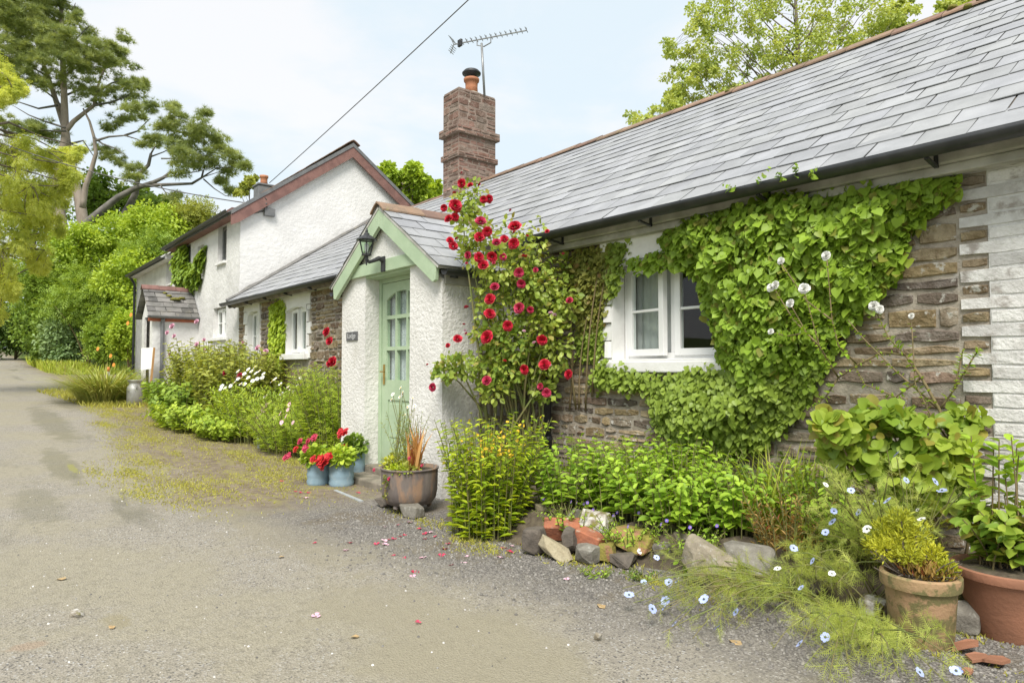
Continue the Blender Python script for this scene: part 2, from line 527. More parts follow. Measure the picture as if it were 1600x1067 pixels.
def leaves(name, Pp, D, Nn, size, wr, T, mat, parent=None, origin=None, tint=None):
    tv, tf = T
    n = len(Pp)
    D = unit(D)
    Wd = unit(np.cross(D, Nn))
    Nn = np.cross(Wd, D)
    size = np.broadcast_to(np.asarray(size, float), (n,))[:, None, None]
    wr = np.broadcast_to(np.asarray(wr, float), (n,))[:, None, None]
    V = Pp[:, None, :] + size * (tv[None, :, 0, None] * wr * Wd[:, None, :] + tv[None, :, 1, None] * D[:, None, :] +
                                 tv[None, :, 2, None] * Nn[:, None, :])
    k = len(tv)
    V = V.reshape(-1, 3)
    lt = np.array([len(f) for f in tf])
    li = np.concatenate([np.array(f) for f in tf])
    loops = (li[None, :] + (np.arange(n) * k)[:, None]).ravel()
    tot = np.tile(lt, n)
    st = np.concatenate([[0], np.cumsum(tot)[:-1]])
    me = bpy.data.meshes.new(name)
    me.vertices.add(len(V))
    me.vertices.foreach_set('co', V.astype(np.float32).ravel())
    me.loops.add(len(loops))
    me.loops.foreach_set('vertex_index', loops.astype(np.int32))
    me.polygons.add(len(tot))
    me.polygons.foreach_set('loop_start', st.astype(np.int32))
    me.polygons.foreach_set('loop_total', tot.astype(np.int32))
    me.update(calc_edges=True)
    a = me.attributes.new('tint', 'FLOAT_COLOR', 'POINT')
    if tint is None:
        tint = G.random(n)
    c = np.ones((n, 4), np.float32)
    c[:, 0] = tint
    c[:, 1] = G.random(n)
    a.data.foreach_set('color', np.repeat(c, k, axis=0).ravel())
    return link(name, me, mat, parent, origin)


def blob(n, c, r, power=2.2):
    """points in an ellipsoid, denser near its skin; returns points and outward directions"""
    d = rdir(n)
    q = G.random(n) ** (1 / power)
    return np.asarray(c) + d * q[:, None] * np.asarray(r), d


def clumps(c, r, k, sub=0.38):
    """k sub-clumps spread through an ellipsoid"""
    p, d = blob(k, c, np.asarray(r) * (1 - sub * 0.6), 2.6)
    return [(p[i], np.asarray(r) * sub * R.uniform(0.65, 1.25)) for i in range(k)]


def clump_leaves(cl, per, droop=0.3, updn=0.5, power=2.0):
    P_, D_, N_, T_ = [], [], [], []
    for c, r in cl:
        n = max(3, int(per * R.uniform(0.6, 1.4)))
        p, d = blob(n, c, r, power)
        P_.append(p)
        D_.append(d + rdir(n) * 0.8 + np.array((0, 0, -droop)))
        N_.append(d * 0.6 + np.array((0, 0, updn)) + rdir(n) * 0.55)
        T_.append(np.clip(R.random() * 0.55 + G.random(n) * 0.5, 0, 1))
    return np.concatenate(P_), np.concatenate(D_), np.concatenate(N_), np.concatenate(T_)


def limb(mb, a, b, r0, r1, n=5, sag=0.1, segs=5):
    a, b = np.asarray(a, float), np.asarray(b, float)
    pts, rr = [], []
    l = np.linalg.norm(b - a)
    off = rdir(1)[0] * l * sag
    for k in range(segs + 1):
        s = k / segs
        pts.append(a + (b - a) * s + off * math.sin(PI * s))
        rr.append(r0 + (r1 - r0) * s)
    mb.tube(pts, rr, n)


def bush(name, label, cat, c, r, nclump, per, size, mat, group=None, base=None, T=T_DIA, wr=0.6, droop=0.2, stems=5, sub=0.36):
    c, r = np.asarray(c, float), np.asarray(r, float)
    if base is None:
        base = (c[0], c[1], gz(c[0], c[1]))
    t = thing(name, base, label, cat, group)
    cl = clumps(c, r, nclump, sub)
    cl = [(p, q) for p, q in cl if p[2] - q[2] * 0.5 > base[2] - 0.4]
    p, d, nn, tt = clump_leaves(cl, per, droop)
    keep = p[:, 2] > base[2] - 0.05
    leaves('foliage', p[keep], d[keep], nn[keep], size * G.uniform(0.7, 1.3, keep.sum()), wr, T, mat, t, tint=tt[keep])
    mb = MB()
    for q, _ in cl[:stems]:
        limb(mb, base, q, 0.02 * r[2] + 0.008, 0.008, 5, 0.08)
    mb.build('stem', MT['woody'], t, smooth=True)
    return t


def stems_paths(bases, h, lean, dirs=None, curve=1.6, segs=5):
    """curved stems: list of point arrays"""
    out = []
    for i, b in enumerate(bases):
        hh = h * R.uniform(0.65, 1.1)
        if dirs is None:
            a = R.uniform(0, 2 * PI)
            d = np.array((math.cos(a), math.sin(a), 0))
        else:
            d = dirs[i]
        le = lean * R.uniform(0.3, 1.2)
        s = np.linspace(0, 1, segs + 1)[:, None]
        out.append(np.asarray(b) + s * np.array((0, 0, hh)) * (1 - 0.25 * s * le / max(h, .01)) + d * le * s ** curve)
    return out


def along(paths, per, s0=0.15, s1=1.0):
    """positions, tangents and radial directions of leaves along stems"""
    P_, T_, S_ = [], [], []
    for p in paths:
        n = len(p) - 1
        for k in range(per):
            s = s0 + (s1 - s0) * (k + R.uniform(0, 0.8)) / per
            s = min(max(s, 0.0), 0.999)
            i = int(s * n)
            f = s * n - i
            P_.append(p[i] + (p[i + 1] - p[i]) * f)
            T_.append(p[i + 1] - p[i])
            S_.append(s)
    return np.array(P_), unit(np.array(T_)), np.array(S_)


def leafy(name, paths, per, size, wr, T, mat, parent, updir=0.35, s0=0.1, taper=0.5, s1=1.0, droop=0.0):
    p, tg, s = along(paths, per, s0, s1)
    n = len(p)
    rad = rdir(n)
    rad = unit(rad - tg * (rad * tg).sum(1, keepdims=True))
    D = rad + tg * updir + np.array((0, 0, -droop))
    Nn = tg + rad * (-0.3) + rdir(n) * 0.3
    return leaves(name, p, D, Nn, size * (1 - taper * s) * G.uniform(0.75, 1.25, n), wr, T, mat, parent)


def stem_mesh(name, paths, r, mat, parent, n=4):
    mb = MB()
    for p in paths:
        k = len(p)
        mb.tube(p, [r * (1 - 0.6 * j / k) for j in range(k)], n, False)
    return mb.build(name, mat, parent, smooth=True)


def disc_pts(n, c, rx, ry):
    a = G.uniform(0, 2 * PI, n)
    q = np.sqrt(G.random(n))
    x = c[0] + np.cos(a) * q * rx
    y = c[1] + np.sin(a) * q * ry
    return np.stack([x, y, np.full(n, c[2])], 1)


def flower_copy(src, name, loc, parent, nrm=None, scale=1.0):
    """another flower sharing the mesh of src, facing nrm"""
    o = src.copy() if src.name in COL.objects else src
    COL.objects.link(o)
    o.parent = parent
    o.location = Vector([float(v) for v in loc]) - org(parent)
    if nrm is not None:
        o.rotation_mode = 'QUATERNION'
        q = Vector([float(v) for v in nrm]).to_track_quat('Z', 'Y')
        from mathutils import Quaternion
        o.rotation_quaternion = q @ Quaternion((0, 0, 1), R.uniform(0, 6.28))
    o.scale = (scale, scale, scale)
    return o


class Flower:
    """one flower mesh, then linked copies as parts of plants"""

    def __init__(s, name, me):
        s.name, s.me = name, me

    def put(s, loc, parent, nrm=None, scale=1.0):
        o = bpy.data.objects.new(s.name, s.me)
        COL.objects.link(o)
        o.parent = parent
        o.location = Vector([float(v) for v in loc]) - org(parent)
        if nrm is not None:
            q = Vector([float(v) for v in nrm]).to_track_quat('Z', 'Y')
            o.rotation_euler = (q @ Matrix.Rotation(R.uniform(0, 6.28), 3, 'Z').to_quaternion()).to_euler()
        o.scale = (scale,) * 3
        return o


def petal_ring(mb, n, r0, r1, z0, z1, w, ph=0.0, cup=0.0):
    for k in range(n):
        a = 2 * PI * k / n + ph
        ca, sa = math.cos(a), math.sin(a)
        j = R.uniform(0.88, 1.1)

        def q(rr, s, z):
            return (ca * rr * j - sa * s, sa * rr * j + ca * s, z)
        m = (r0 + r1) / 2
        i = [mb.vert(q(r0, -w * .25, z0)), mb.vert(q(r0, w * .25, z0)), mb.vert(q(m, w * .5, (z0 + z1) / 2 + cup)),
             mb.vert(q(m, 0, (z0 + z1) / 2 - cup * .3)), mb.vert(q(m, -w * .5, (z0 + z1) / 2 + cup)),
             mb.vert(q(r1 * .93, w * .38, z1)), mb.vert(q(r1, 0, z1)), mb.vert(q(r1 * .93, -w * .38, z1))]
        mb.face((i[0], i[1], i[2], i[3]))
        mb.face((i[0], i[3], i[4]))
        mb.face((i[3], i[2], i[5], i[6]))
        mb.face((i[4], i[3], i[6], i[7]))


def mesh_of(mb, name, mats):
    me = bpy.data.meshes.new(name)
    me.from_pydata(mb.v, [], mb.f)
    me.polygons.foreach_set('material_index', mb.mi)
    for m in mats:
        me.materials.append(m)
    me.update()
    return me


def rose_mesh(mat):
    mb = MB()
    petal_ring(mb, 6, .008, .055, 0, .012, .055, 0, .008)
    petal_ring(mb, 6, .007, .045, .003, .030, .048, .5, .008)
    petal_ring(mb, 5, .006, .032, .008, .040, .040, .2, .006)
    petal_ring(mb, 5, .004, .020, .012, .044, .028, .7, .004)
    petal_ring(mb, 3, .001, .009, .016, .044, .014, .3, .002)
    return mesh_of(mb, 'rose_flower', [mat])


def daisy_mesh(r, n, mats, eye=0.3):
    mb = MB()
    petal_ring(mb, n, r * .15, r, 0, .1 * r, r * 5.2 / n, 0, .02 * r)
    mb.cur = 1
    mb.lathe([(0.001, -.02 * r), (r * eye, 0), (r * eye * .8, r * .16), (0.001, r * .22)], (0, 0, 0), 8)
    return mesh_of(mb, 'daisy_flower', mats)


def head_mesh(r, n, fr, mats):
    """a domed head of small florets"""
    mb = MB()
    for k in range(n):
        a = k * 2.39996
        q = math.sqrt((k + .5) / n)
        c = (math.cos(a) * q * r, math.sin(a) * q * r, r * .7 * (1 - q * q))
        b = len(mb.v)
        petal_ring(mb, 5, fr * .1, fr, 0, fr * .3, fr * 1.0, R.random() * 6, fr * .08)
        tl = (R.uniform(-.4, .4), R.uniform(-.4, .4))
        for i in range(b, len(mb.v)):
            x, y, z = mb.v[i]
            mb.v[i] = (x + c[0], y + c[1], z + c[2] + (x * tl[0] + y * tl[1]))
    return mesh_of(mb, 'flower_head', mats)


FL = {}
FL['rose'] = Flower('rose_flower', rose_mesh(MT['red_petal']))
FL['rose2'] = Flower('rose_flower', rose_mesh(MT['deep_petal']))
FL['white_rose'] = Flower('white_rose_flower', rose_mesh(MT['white_petal']))
FL['pink_rose'] = Flower('pink_rose_flower', rose_mesh(MT['pink_petal']))
FL['daisy'] = Flower('daisy_flower', daisy_mesh(.034, 13, [MT['white_petal'], MT['yellow']]))
FL['chamomile'] = Flower('daisy_flower', daisy_mesh(.022, 10, [MT['white_petal'], MT['yellow']], .42))
FL['nigella'] = Flower('nigella_flower', daisy_mesh(.021, 7, [MT['blue_petal'], MT['eye']], .26))
FL['nigella_pale'] = Flower('nigella_flower', daisy_mesh(.019, 7, [MT['white_petal'], MT['eye']], .28))
FL['geranium'] = Flower('geranium_head', head_mesh(.042, 14, .021, [MT['scarlet']]))
FL['geranium2'] = Flower('geranium_head', head_mesh(.038, 12, .02, [MT['deep_petal']]))
FL['pinkhead'] = Flower('pink_flower_head', head_mesh(.04, 10, .024, [MT['pink_petal']]))
FL['viola'] = Flower('viola_flower', daisy_mesh(.012, 5, [MT['violet_petal'], MT['yellow']], .3))
FL['cosmos'] = Flower('cosmos_flower', daisy_mesh(.035, 8, [MT['pink_petal'], MT['yellow']], .22))
FL['orange'] = Flower('orange_flower', daisy_mesh(.09, 8, [MT['orange_petal'], MT['yellow']], .3))
FL['yellow'] = Flower('yellow_flower', head_mesh(.018, 5, .017, [MT['yellow']]))

# ------------------------------------------------------------------ world, sun, camera
def make_world():
    w = bpy.data.worlds.new('World')
    SC.world = w
    w.use_nodes = True
    nt = w.node_tree
    nt.nodes.clear()
    out = nt.nodes.new('ShaderNodeOutputWorld')
    bg = N(nt, 'ShaderNodeBackground', i_Strength=0.1)
    sky = N(nt, 'ShaderNodeTexSky')
    sky.sky_type = 'NISHITA'
    sky.sun_disc = False
    sky.sun_elevation = SUN_EL
    sky.sun_rotation = SUN_ROT
    sky.altitude = 100
    tc = N(nt, 'ShaderNodeTexCoord')
    mp = N(nt, 'ShaderNodeMapping')
    mp.inputs['Scale'].default_value = (1.0, 1.0, 2.6)
    mp.inputs['Rotation'].default_value = (0.0, 0.0, 0.6)
    L(nt, tc.outputs['Generated'], mp.inputs[0])
    n1 = noise(nt, mp.outputs[0], 2.6, 7, 0.55, 0.3)
    f = ramp(nt, n1, 0.38, 0.60)
    cl = mix(nt, f, (4.5, 5.1, 5.45), (5.45, 5.48, 5.5))
    sc = mix(nt, 0.90, sky.outputs[0], cl)
    L(nt, sc, bg.inputs[0])
    L(nt, bg.outputs[0], out.inputs[0])


SUN_EL = math.radians(52)
SUN_AZ = math.radians(-46)      # direction towards the sun, measured from +X towards +Y
SUN_ROT = PI / 2 - SUN_AZ
make_world()
sl = bpy.data.lights.new('sun', 'SUN')
sl.energy = 2.45
sl.angle = math.radians(24)
sl.color = (1.0, 0.955, 0.88)
so = bpy.data.objects.new('sun', sl)
COL.objects.link(so)
sd = Vector((math.cos(SUN_EL) * math.cos(SUN_AZ), math.cos(SUN_EL) * math.sin(SUN_AZ), math.sin(SUN_EL)))
so.rotation_euler = sd.to_track_quat('Z', 'Y').to_euler()
so.location = (0, -10, 30)
cd = bpy.data.cameras.new('camera')
cd.sensor_width = 36
cd.lens = 36 * F / 1600
cd.clip_start = 0.05
cd.clip_end = 2000
co_ = bpy.data.objects.new('camera', cd)
COL.objects.link(co_)
co_.location = CAM
co_.rotation_euler = Matrix((tuple(RT), tuple(UP), tuple(-FW))).transposed().to_euler()
SC.camera = co_
SC.view_settings.view_transform = 'Standard'
SC.view_settings.look = 'None'
SC.view_settings.exposure = 0.92
SC.view_settings.gamma = 1.0
SC.cycles.max_bounces = 7
SC.cycles.diffuse_bounces = 4
SC.cycles.glossy_bounces = 3
SC.cycles.transmission_bounces = 4
SC.cycles.transparent_max_bounces = 8
SC.cycles.use_denoising = True
SC.cycles.sample_clamp_indirect = 6


# ------------------------------------------------------------------ the ground
def ground_mat():
    m, nt, out = nodes('lane_surface')
    co = wco(nt)
    sp = N(nt, 'ShaderNodeSeparateXYZ')
    L(nt, co, sp.inputs[0])
    x, y = sp.outputs[0], sp.outputs[1]
    big = noise(nt, co, 0.5, 5, 0.6)
    mid = noise(nt, co, 1.7, 6, 0.65)
    fin = noise(nt, co, 95, 3, 0.7)
    grit = N(nt, 'ShaderNodeTexVoronoi', i_Scale=120.0)
    L(nt, co, grit.inputs['Vector'])
    gsp = N(nt, 'ShaderNodeSeparateColor')
    L(nt, grit.outputs['Color'], gsp.inputs[0])
    # tarmac: worn grey with pale and dark aggregate
    tar = mix(nt, ramp(nt, fin, 0.32, 0.68), (0.24, 0.215, 0.175), (0.37, 0.338, 0.282))
    tar = mix(nt, ramp(nt, gsp.outputs[0], 0.93, 0.96), tar, (0.42, 0.41, 0.39))
    tar = mix(nt, ramp(nt, gsp.outputs[1], 0.90, 0.94), tar, (0.10, 0.095, 0.09))
    big2 = N(nt, 'ShaderNodeTexVoronoi', i_Scale=38.0)
    L(nt, co, big2.inputs['Vector'])
    bsp = N(nt, 'ShaderNodeSeparateColor')
    L(nt, big2.outputs['Color'], bsp.inputs[0])
    # greenish film of silt over part of it
    silt = ramp(nt, mth(nt, 'ADD', big, mth(nt, 'MULTIPLY', mid, 0.35)), 0.58, 0.78)
    tar = mix(nt, mth(nt, 'MULTIPLY', silt, 0.85), tar, mix(nt, ramp(nt, fin, 0.3, 0.7), (0.26, 0.234, 0.168), (0.37, 0.335, 0.25)))
    spk = mth(nt, 'MULTIPLY', ramp(nt, bsp.outputs[0], 0.80, 0.84), ramp(nt, big2.outputs['Distance'], 0.42, 0.30))
    tar = mix(nt, mth(nt, 'MULTIPLY', spk, 0.55), tar, mix(nt, bsp.outputs[1], (0.13, 0.115, 0.095), (0.40, 0.37, 0.32)))
    tar = mix(nt, mth(nt, 'MULTIPLY', ramp(nt, noise(nt, co, 14, 6, 0.75), 0.48, 0.66), 0.35), tar, (0.15, 0.135, 0.105))
    # darker damp streaks along the lane
    mp = N(nt, 'ShaderNodeMapping')
    mp.inputs['Scale'].default_value = (0.35, 1.5, 1)
    L(nt, co, mp.inputs[0])
    dmp = ramp(nt, noise(nt, mp.outputs[0], 1.0, 6, 0.65), 0.55, 0.68)
    dmp = mth(nt, 'MULTIPLY', dmp, ramp(nt, x, -3.5, -6.5))
    tar = mix(nt, mth(nt, 'MULTIPLY', dmp, 0.5), tar, (0.115, 0.105, 0.07))
    # muddy damp patches and an old repair
    for cx_, cy_, ax_, ay_, s_, c_ in ((-14.5, 1.25, 3.6, .30, .5, (0.15, 0.14, 0.085)), (-9.6, .95, 1.7, .20, .45, (0.15, 0.14, 0.08)), (-7.2, .55, 1.1, .22, .4, (0.16, 0.15, 0.095)), (-18.5, 1.9, 3.0, .35, .45, (0.13, 0.12, 0.075)),
                                      (-9.2, 1.02, .42, .05, .9, (0.27, 0.26, 0.09)), (-3.72, .60, .13, .07, .7, (0.27, 0.235, 0.15)), (-5.6, 1.9, 2.2, .5, .5, (0.27, 0.24, 0.165)), (-2.4, 1.7, 1.3, .5, .6, (0.28, 0.25, 0.175)), (-11, -.6, 6.0, .28, .35, (0.20, 0.185, 0.14)), (-3.6, .25, .06, .10, .6, (0.33, 0.24, 0.17))):
        dx_ = mth(nt, 'DIVIDE', mth(nt, 'SUBTRACT', x, cx_), ax_)
        dy_ = mth(nt, 'DIVIDE', mth(nt, 'SUBTRACT', y, cy_), ay_ * 1.0)
        q_ = mth(nt, 'SQRT', mth(nt, 'ADD', mth(nt, 'MULTIPLY', dx_, dx_), mth(nt, 'MULTIPLY', dy_, dy_)))
        q_ = mth(nt, 'ADD', q_, mth(nt, 'MULTIPLY', mth(nt, 'SUBTRACT', noise(nt, co, 3.0 if ay_ > .15 else 9.0, 6, 0.7), 0.5), 1.9))
        tar = mix(nt, mth(nt, 'MULTIPLY', ramp(nt, q_, 1.0, .55), s_), tar, c_)
    # verge: grey chippings near the flower bed, earth and moss further along
    wob = mth(nt, 'MULTIPLY', mth(nt, 'SUBTRACT', noise(nt, co, 1.3, 6, 0.7), 0.5), 1.5)
    edge = N(nt, 'ShaderNodeMapRange', i_1=-7.0, i_2=-1.5, i_3=1.45, i_4=2.45)
    L(nt, x, edge.inputs[0])
    edge2 = N(nt, 'ShaderNodeMapRange', i_1=-20.0, i_2=-7.0, i_3=1.0, i_4=0.0)
    L(nt, x, edge2.inputs[0])
    ed = mth(nt, 'ADD', edge.outputs[0], edge2.outputs[0])
    v = mth(nt, 'ADD', mth(nt, 'SUBTRACT', y, ed), wob)
    vf = ramp(nt, v, -0.35, 0.55)
    chip = mix(nt, ramp(nt, gsp.outputs[2], 0.25, 0.85), (0.115, 0.105, 0.095), (0.255, 0.235, 0.21))
    chip = mix(nt, ramp(nt, gsp.outputs[0], 0.94, 0.96), chip, (0.36, 0.335, 0.30))
    chip = mix(nt, mth(nt, 'MULTIPLY', ramp(nt, mid, 0.50, 0.62), 0.6), chip, (0.16, 0.13, 0.085))
    earth = mix(nt, ramp(nt, noise(nt, co, 9, 6, 0.7), 0.35, 0.65), (0.17, 0.13, 0.088), (0.275, 0.225, 0.16))
    earth = mix(nt, ramp(nt, fin, 0.55, 0.75), earth, (0.11, 0.095, 0.075))
    mp2 = N(nt, 'ShaderNodeMapping')
    mp2.inputs['Scale'].default_value = (0.7, 1.6, 1)
    L(nt, co, mp2.inputs[0])
    ms = ramp(nt, noise(nt, mp2.outputs[0], 2.2, 7, 0.7, 0.4), 0.50, 0.60)
    earth = mix(nt, mth(nt, 'MULTIPLY', ms, 0.85), earth, mix(nt, ramp(nt, fin, 0.3, 0.7), (0.21, 0.19, 0.065), (0.32, 0.28, 0.11)))
    ver = mix(nt, ramp(nt, mth(nt, 'ADD', x, mth(nt, 'MULTIPLY', wob, 1.0)), -5.2, -6.4), chip, earth)
    col = mix(nt, vf, tar, ver)
    # grass and leaf litter away from the lane, beyond the houses
    off = mth(nt, 'MULTIPLY', ramp(nt, x, -31.3, -31.8), ramp(nt, mth(nt, 'ADD', y, mth(nt, 'MULTIPLY', wob, .3)), 2.7, 3.1))
    off = mth(nt, 'MAXIMUM', off, ramp(nt, mth(nt, 'ADD', y, mth(nt, 'MULTIPLY', wob, .5)), -3.6, -4.3))
    off = mth(nt, 'MAXIMUM', off, ramp(nt, y, 12.0, 13.0))
    col = mix(nt, off, col, mix(nt, mid, (0.05, 0.085, 0.015), (0.13, 0.17, 0.03)))
    b = N(nt, 'ShaderNodeBsdfPrincipled', i_Roughness=0.8)
    b.inputs['Specular IOR Level'].default_value = 0.35
    L(nt, col, b.inputs['Base Color'])
    rg = N(nt, 'ShaderNodeMapRange', i_3=0.85, i_4=0.5)
    L(nt, dmp, rg.inputs[0])
    L(nt, rg.outputs[0], b.inputs['Roughness'])
    bp = N(nt, 'ShaderNodeBump', i_Strength=0.75, i_Distance=0.012)
    hsum = mth(nt, 'ADD', mth(nt, 'MULTIPLY', fin, 0.6), mth(nt, 'ADD', mth(nt, 'MULTIPLY', grit.outputs['Distance'], 0.5), mth(nt, 'MULTIPLY', mid, 1.2)))
    L(nt, hsum, bp.inputs['Height'])
    L(nt, bp.outputs[0], b.inputs['Normal'])
    L(nt, b.outputs[0], out.inputs[0])
    return m


def make_ground():
    xs = np.concatenate([np.linspace(-700, -70, 30), np.linspace(-68, -20, 70), np.linspace(-19.8, 3, 230), np.linspace(3.5, 40, 20), np.linspace(50, 600, 14)])
    ys = np.concatenate([np.linspace(-600, -15, 24), np.linspace(-14, -1.6, 26), np.linspace(-1.5, 5, 90), np.linspace(5.2, 20, 40), np.linspace(22, 700, 26)])
    X, Y = np.meshgrid(xs, ys, indexing='ij')
    Z = ground(np.maximum(X, -90.0), Y)
    # small undulation of the old surface
    Z = Z + 0.007 * np.sin(X * 2.1 + np.sin(Y * 1.7)) * np.cos(Y * 2.6 + X * .7) * (np.abs(X) < 30)
    V = np.stack([X, Y, Z], -1).reshape(-1, 3)
    nx, ny = len(xs), len(ys)
    i = np.arange(nx * ny).reshape(nx, ny)
    Q = np.stack([i[:-1, :-1], i[1:, :-1], i[1:, 1:], i[:-1, 1:]], -1).reshape(-1, 4)
    me = bpy.data.meshes.new('lane')
    me.from_pydata(V.tolist(), [], Q.tolist())
    o = link('lane', me, ground_mat(), smooth=True)
    o['kind'] = 'structure'


make_ground()

# ------------------------------------------------------------------ masonry
STONES = [(c[0] * 1.16, c[1] * 1.14, c[2] * 1.08) for c in [(0.22, 0.17, 0.125), (0.27, 0.215, 0.15), (0.19, 0.155, 0.13), (0.31, 0.255, 0.17), (0.26, 0.225, 0.18), (0.34, 0.285, 0.20), (0.235, 0.175, 0.14),
          (0.29, 0.23, 0.14), (0.18, 0.155, 0.14)]]
REDS = [(0.27, 0.165, 0.135), (0.31, 0.19, 0.155), (0.24, 0.165, 0.14), (0.33, 0.225, 0.185), (0.28, 0.215, 0.18)]


def cut(a, b, holes, z0, z1):
    """pieces of the run a..b left free by the holes (x0,x1,z0,z1)"""
    seg = [(a, b)]
    for h in holes:
        if z1 - 0.015 <= h[2] or z0 + 0.015 >= h[3]:
            continue
        out = []
        for s in seg:
            if h[1] <= s[0] or h[0] >= s[1]:
                out.append(s)
                continue
            if h[0] > s[0]:
                out.append((s[0], h[0]))
            if h[1] < s[1]:
                out.append((h[1], s[1]))
        seg = out
    return [s for s in seg if s[1] - s[0] > 0.025]


def one_stone(mb, fn, a, b, z0, z1, gap, dep_, jit=0.008, soft=0.012, flat=False):
    a, b, z0, z1 = a + gap / 2, b - gap / 2, z0 + gap / 2, z1 - gap / 2
    if b - a < 0.012 or z1 - z0 < 0.012:
        return
    jit = min(jit, (z1 - z0) * .16)
    n = max(2, int((b - a) / 0.09))
    pts = []
    for k in range(n + 1):
        pts.append((a + (b - a) * k / n, z0 + R.uniform(-jit, jit) + (jit if k in (0, n) else 0)))
    for k in range(n, -1, -1):
        pts.append((a + (b - a) * k / n, z1 + R.uniform(-jit, jit) - (jit if k in (0, n) else 0)))
    cs, cz = (a + b) / 2, (z0 + z1) / 2
    d = dep_ * (R.uniform(0.85, 1.1) if flat else R.uniform(0.55, 1.25))
    tq = .001 if flat else .006
    tlx, tlz = R.uniform(-tq, tq), R.uniform(-tq, tq)
    s_ = min(soft, (z1 - z0) * .3)
    o, i = [], []
    for s, z in pts:
        sx = max(-s_, min(s_, (s - cs))) if abs(s - cs) > 1e-6 else 0
        ks = 1 - s_ / max((b - a) / 2, 1e-3)
        kz = 1 - s_ / max((z1 - z0) / 2, 1e-3)
        o.append(mb.vert(fn(s, z, -0.01)))
        i.append(mb.vert(fn(cs + (s - cs) * ks, cz + (z - cz) * kz, d + tlx * (1 if s > cs else -1) + tlz * (1 if z > cz else -1) + R.uniform(-.002, .002))))
    m = len(pts)
    for k in range(m):
        mb.face((o[k], o[(k + 1) % m], i[(k + 1) % m], i[k]))
    mb.face(i)


def coursed(mb, fn, s0, s1, z0, z1, holes=(), rows=(0.07, 0.15), lens=(0.14, 0.42), gap=0.014, dep_=0.022, pal=STONES, jit=0.008, brick=False, bright=1.0):
    z = z0
    k = 0
    while z < z1 - 0.02:
        h = R.uniform(*rows)
        if z + h > z1 - 0.03:
            h = z1 - z
        for a0, b0 in cut(s0, s1, holes, z, z + h):
            s = a0 - (lens[0] * 0.5 if (brick and k % 2) else 0)
            while s < b0 - 0.01:
                l = R.uniform(*lens)
                e = s + l
                if b0 - e < lens[0] * 0.9:
                    e = b0
                v = R.uniform(0.8, 1.2) * bright
                if pal:
                    c = R.choice(pal)
                    mb.ct = (c[0] * v, c[1] * v, c[2] * v)
                else:
                    mb.ct = (v, v, v)
                # sometimes two thin stones share the course
                if not brick and h > 0.115 and R.random() < 0.4:
                    zm = z + h * R.uniform(.4, .6)
                    one_stone(mb, fn, max(s, a0), e, z, zm, gap, dep_, jit)
                    c = R.choice(pal) if pal else (1, 1, 1)
                    mb.ct = (c[0] * v, c[1] * v, c[2] * v)
                    one_stone(mb, fn, max(s, a0), e, zm, z + h, gap, dep_, jit)
                else:
                    one_stone(mb, fn, max(s, a0), e, z, z + h, gap, dep_, jit)
                s = e
        z += h
        k += 1
    mb.ct = (1, 1, 1)


def panel(mb, fn, s0, s1, z0, z1, holes=(), depth=0.3, back=True):
    """a wall face with openings and their reveals"""
    ss = sorted({s0, s1, *[h[0] for h in holes], *[h[1] for h in holes]})
    zs = sorted({z0, z1, *[h[2] for h in holes], *[h[3] for h in holes]})
    ss = [s for s in ss if s0 <= s <= s1]
    zs = [z for z in zs if z0 <= z <= z1]
    for i in range(len(ss) - 1):
        for j in range(len(zs) - 1):
            c, d = (ss[i] + ss[i + 1]) / 2, (zs[j] + zs[j + 1]) / 2
            if any(h[0] < c < h[1] and h[2] < d < h[3] for h in holes):
                continue
            q = [(ss[i], zs[j]), (ss[i + 1], zs[j]), (ss[i + 1], zs[j + 1]), (ss[i], zs[j + 1])]
            mb.poly([fn(s, z, 0) for s, z in q])
            if back:
                mb.poly([fn(s, z, -depth) for s, z in q[::-1]])
    for h in holes:
        c = [(h[0], h[2]), (h[1], h[2]), (h[1], h[3]), (h[0], h[3])]
        for k in range(4):
            a, b = c[k], c[(k + 1) % 4]
            mb.poly([fn(a[0], a[1], 0), fn(a[0], a[1], -depth), fn(b[0], b[1], -depth), fn(b[0], b[1], 0)])


def slates(mb, fn, s0, s1, length, gauge=0.247, width=0.265, th=0.006, clip=None, lift=0.007, wvar=0.0, val=(0.91, 1.08)):
    """courses of slates on a slope; fn(s, l, d): s along the eave, l up the slope, d off it"""
    k = 0
    l = 0.0
    while l < length - 0.03:
        g = min(gauge, length - l)
        a = s0 - (width / 2 if k % 2 else 0)
        while a < s1:
            w = width * (1 + R.uniform(-wvar, wvar))
            x0, x1 = max(a, s0) + 0.004, min(a + w, s1) - 0.004
            a += w
            if clip and clip((x0 + x1) / 2, l + g / 2):
                continue
            if x1 - x0 < 0.02:
                continue
            v = R.uniform(*val)
            if R.random() < 0.05:
                v *= R.choice((0.88, 1.12))
            mb.ct = (v, v, v * R.uniform(0.985, 1.03))
            tl = R.uniform(-0.003, 0.003)
            d0 = lift + R.uniform(-.002, .005)
            e = l + g + (0.06 if l + g < length - 0.01 else 0)
            dx = R.uniform(-.003, .003)
            p = [fn(x0 + dx, l + tl, d0 + th), fn(x1 + dx, l - tl, d0 + th), fn(x1 + dx, e, th * .6), fn(x0 + dx, e, th * .6),
                 fn(x0 + dx, l + tl, d0), fn(x1 + dx, l - tl, d0)]
            i = [mb.vert(q) for q in p]
            mb.face((i[0], i[1], i[2], i[3]))
            mb.face((i[4], i[5], i[1], i[0]))
            mb.face((i[4], i[0], i[3]))
            mb.face((i[1], i[5], i[2]))
        l += gauge
        k += 1
    mb.ct = (1, 1, 1)


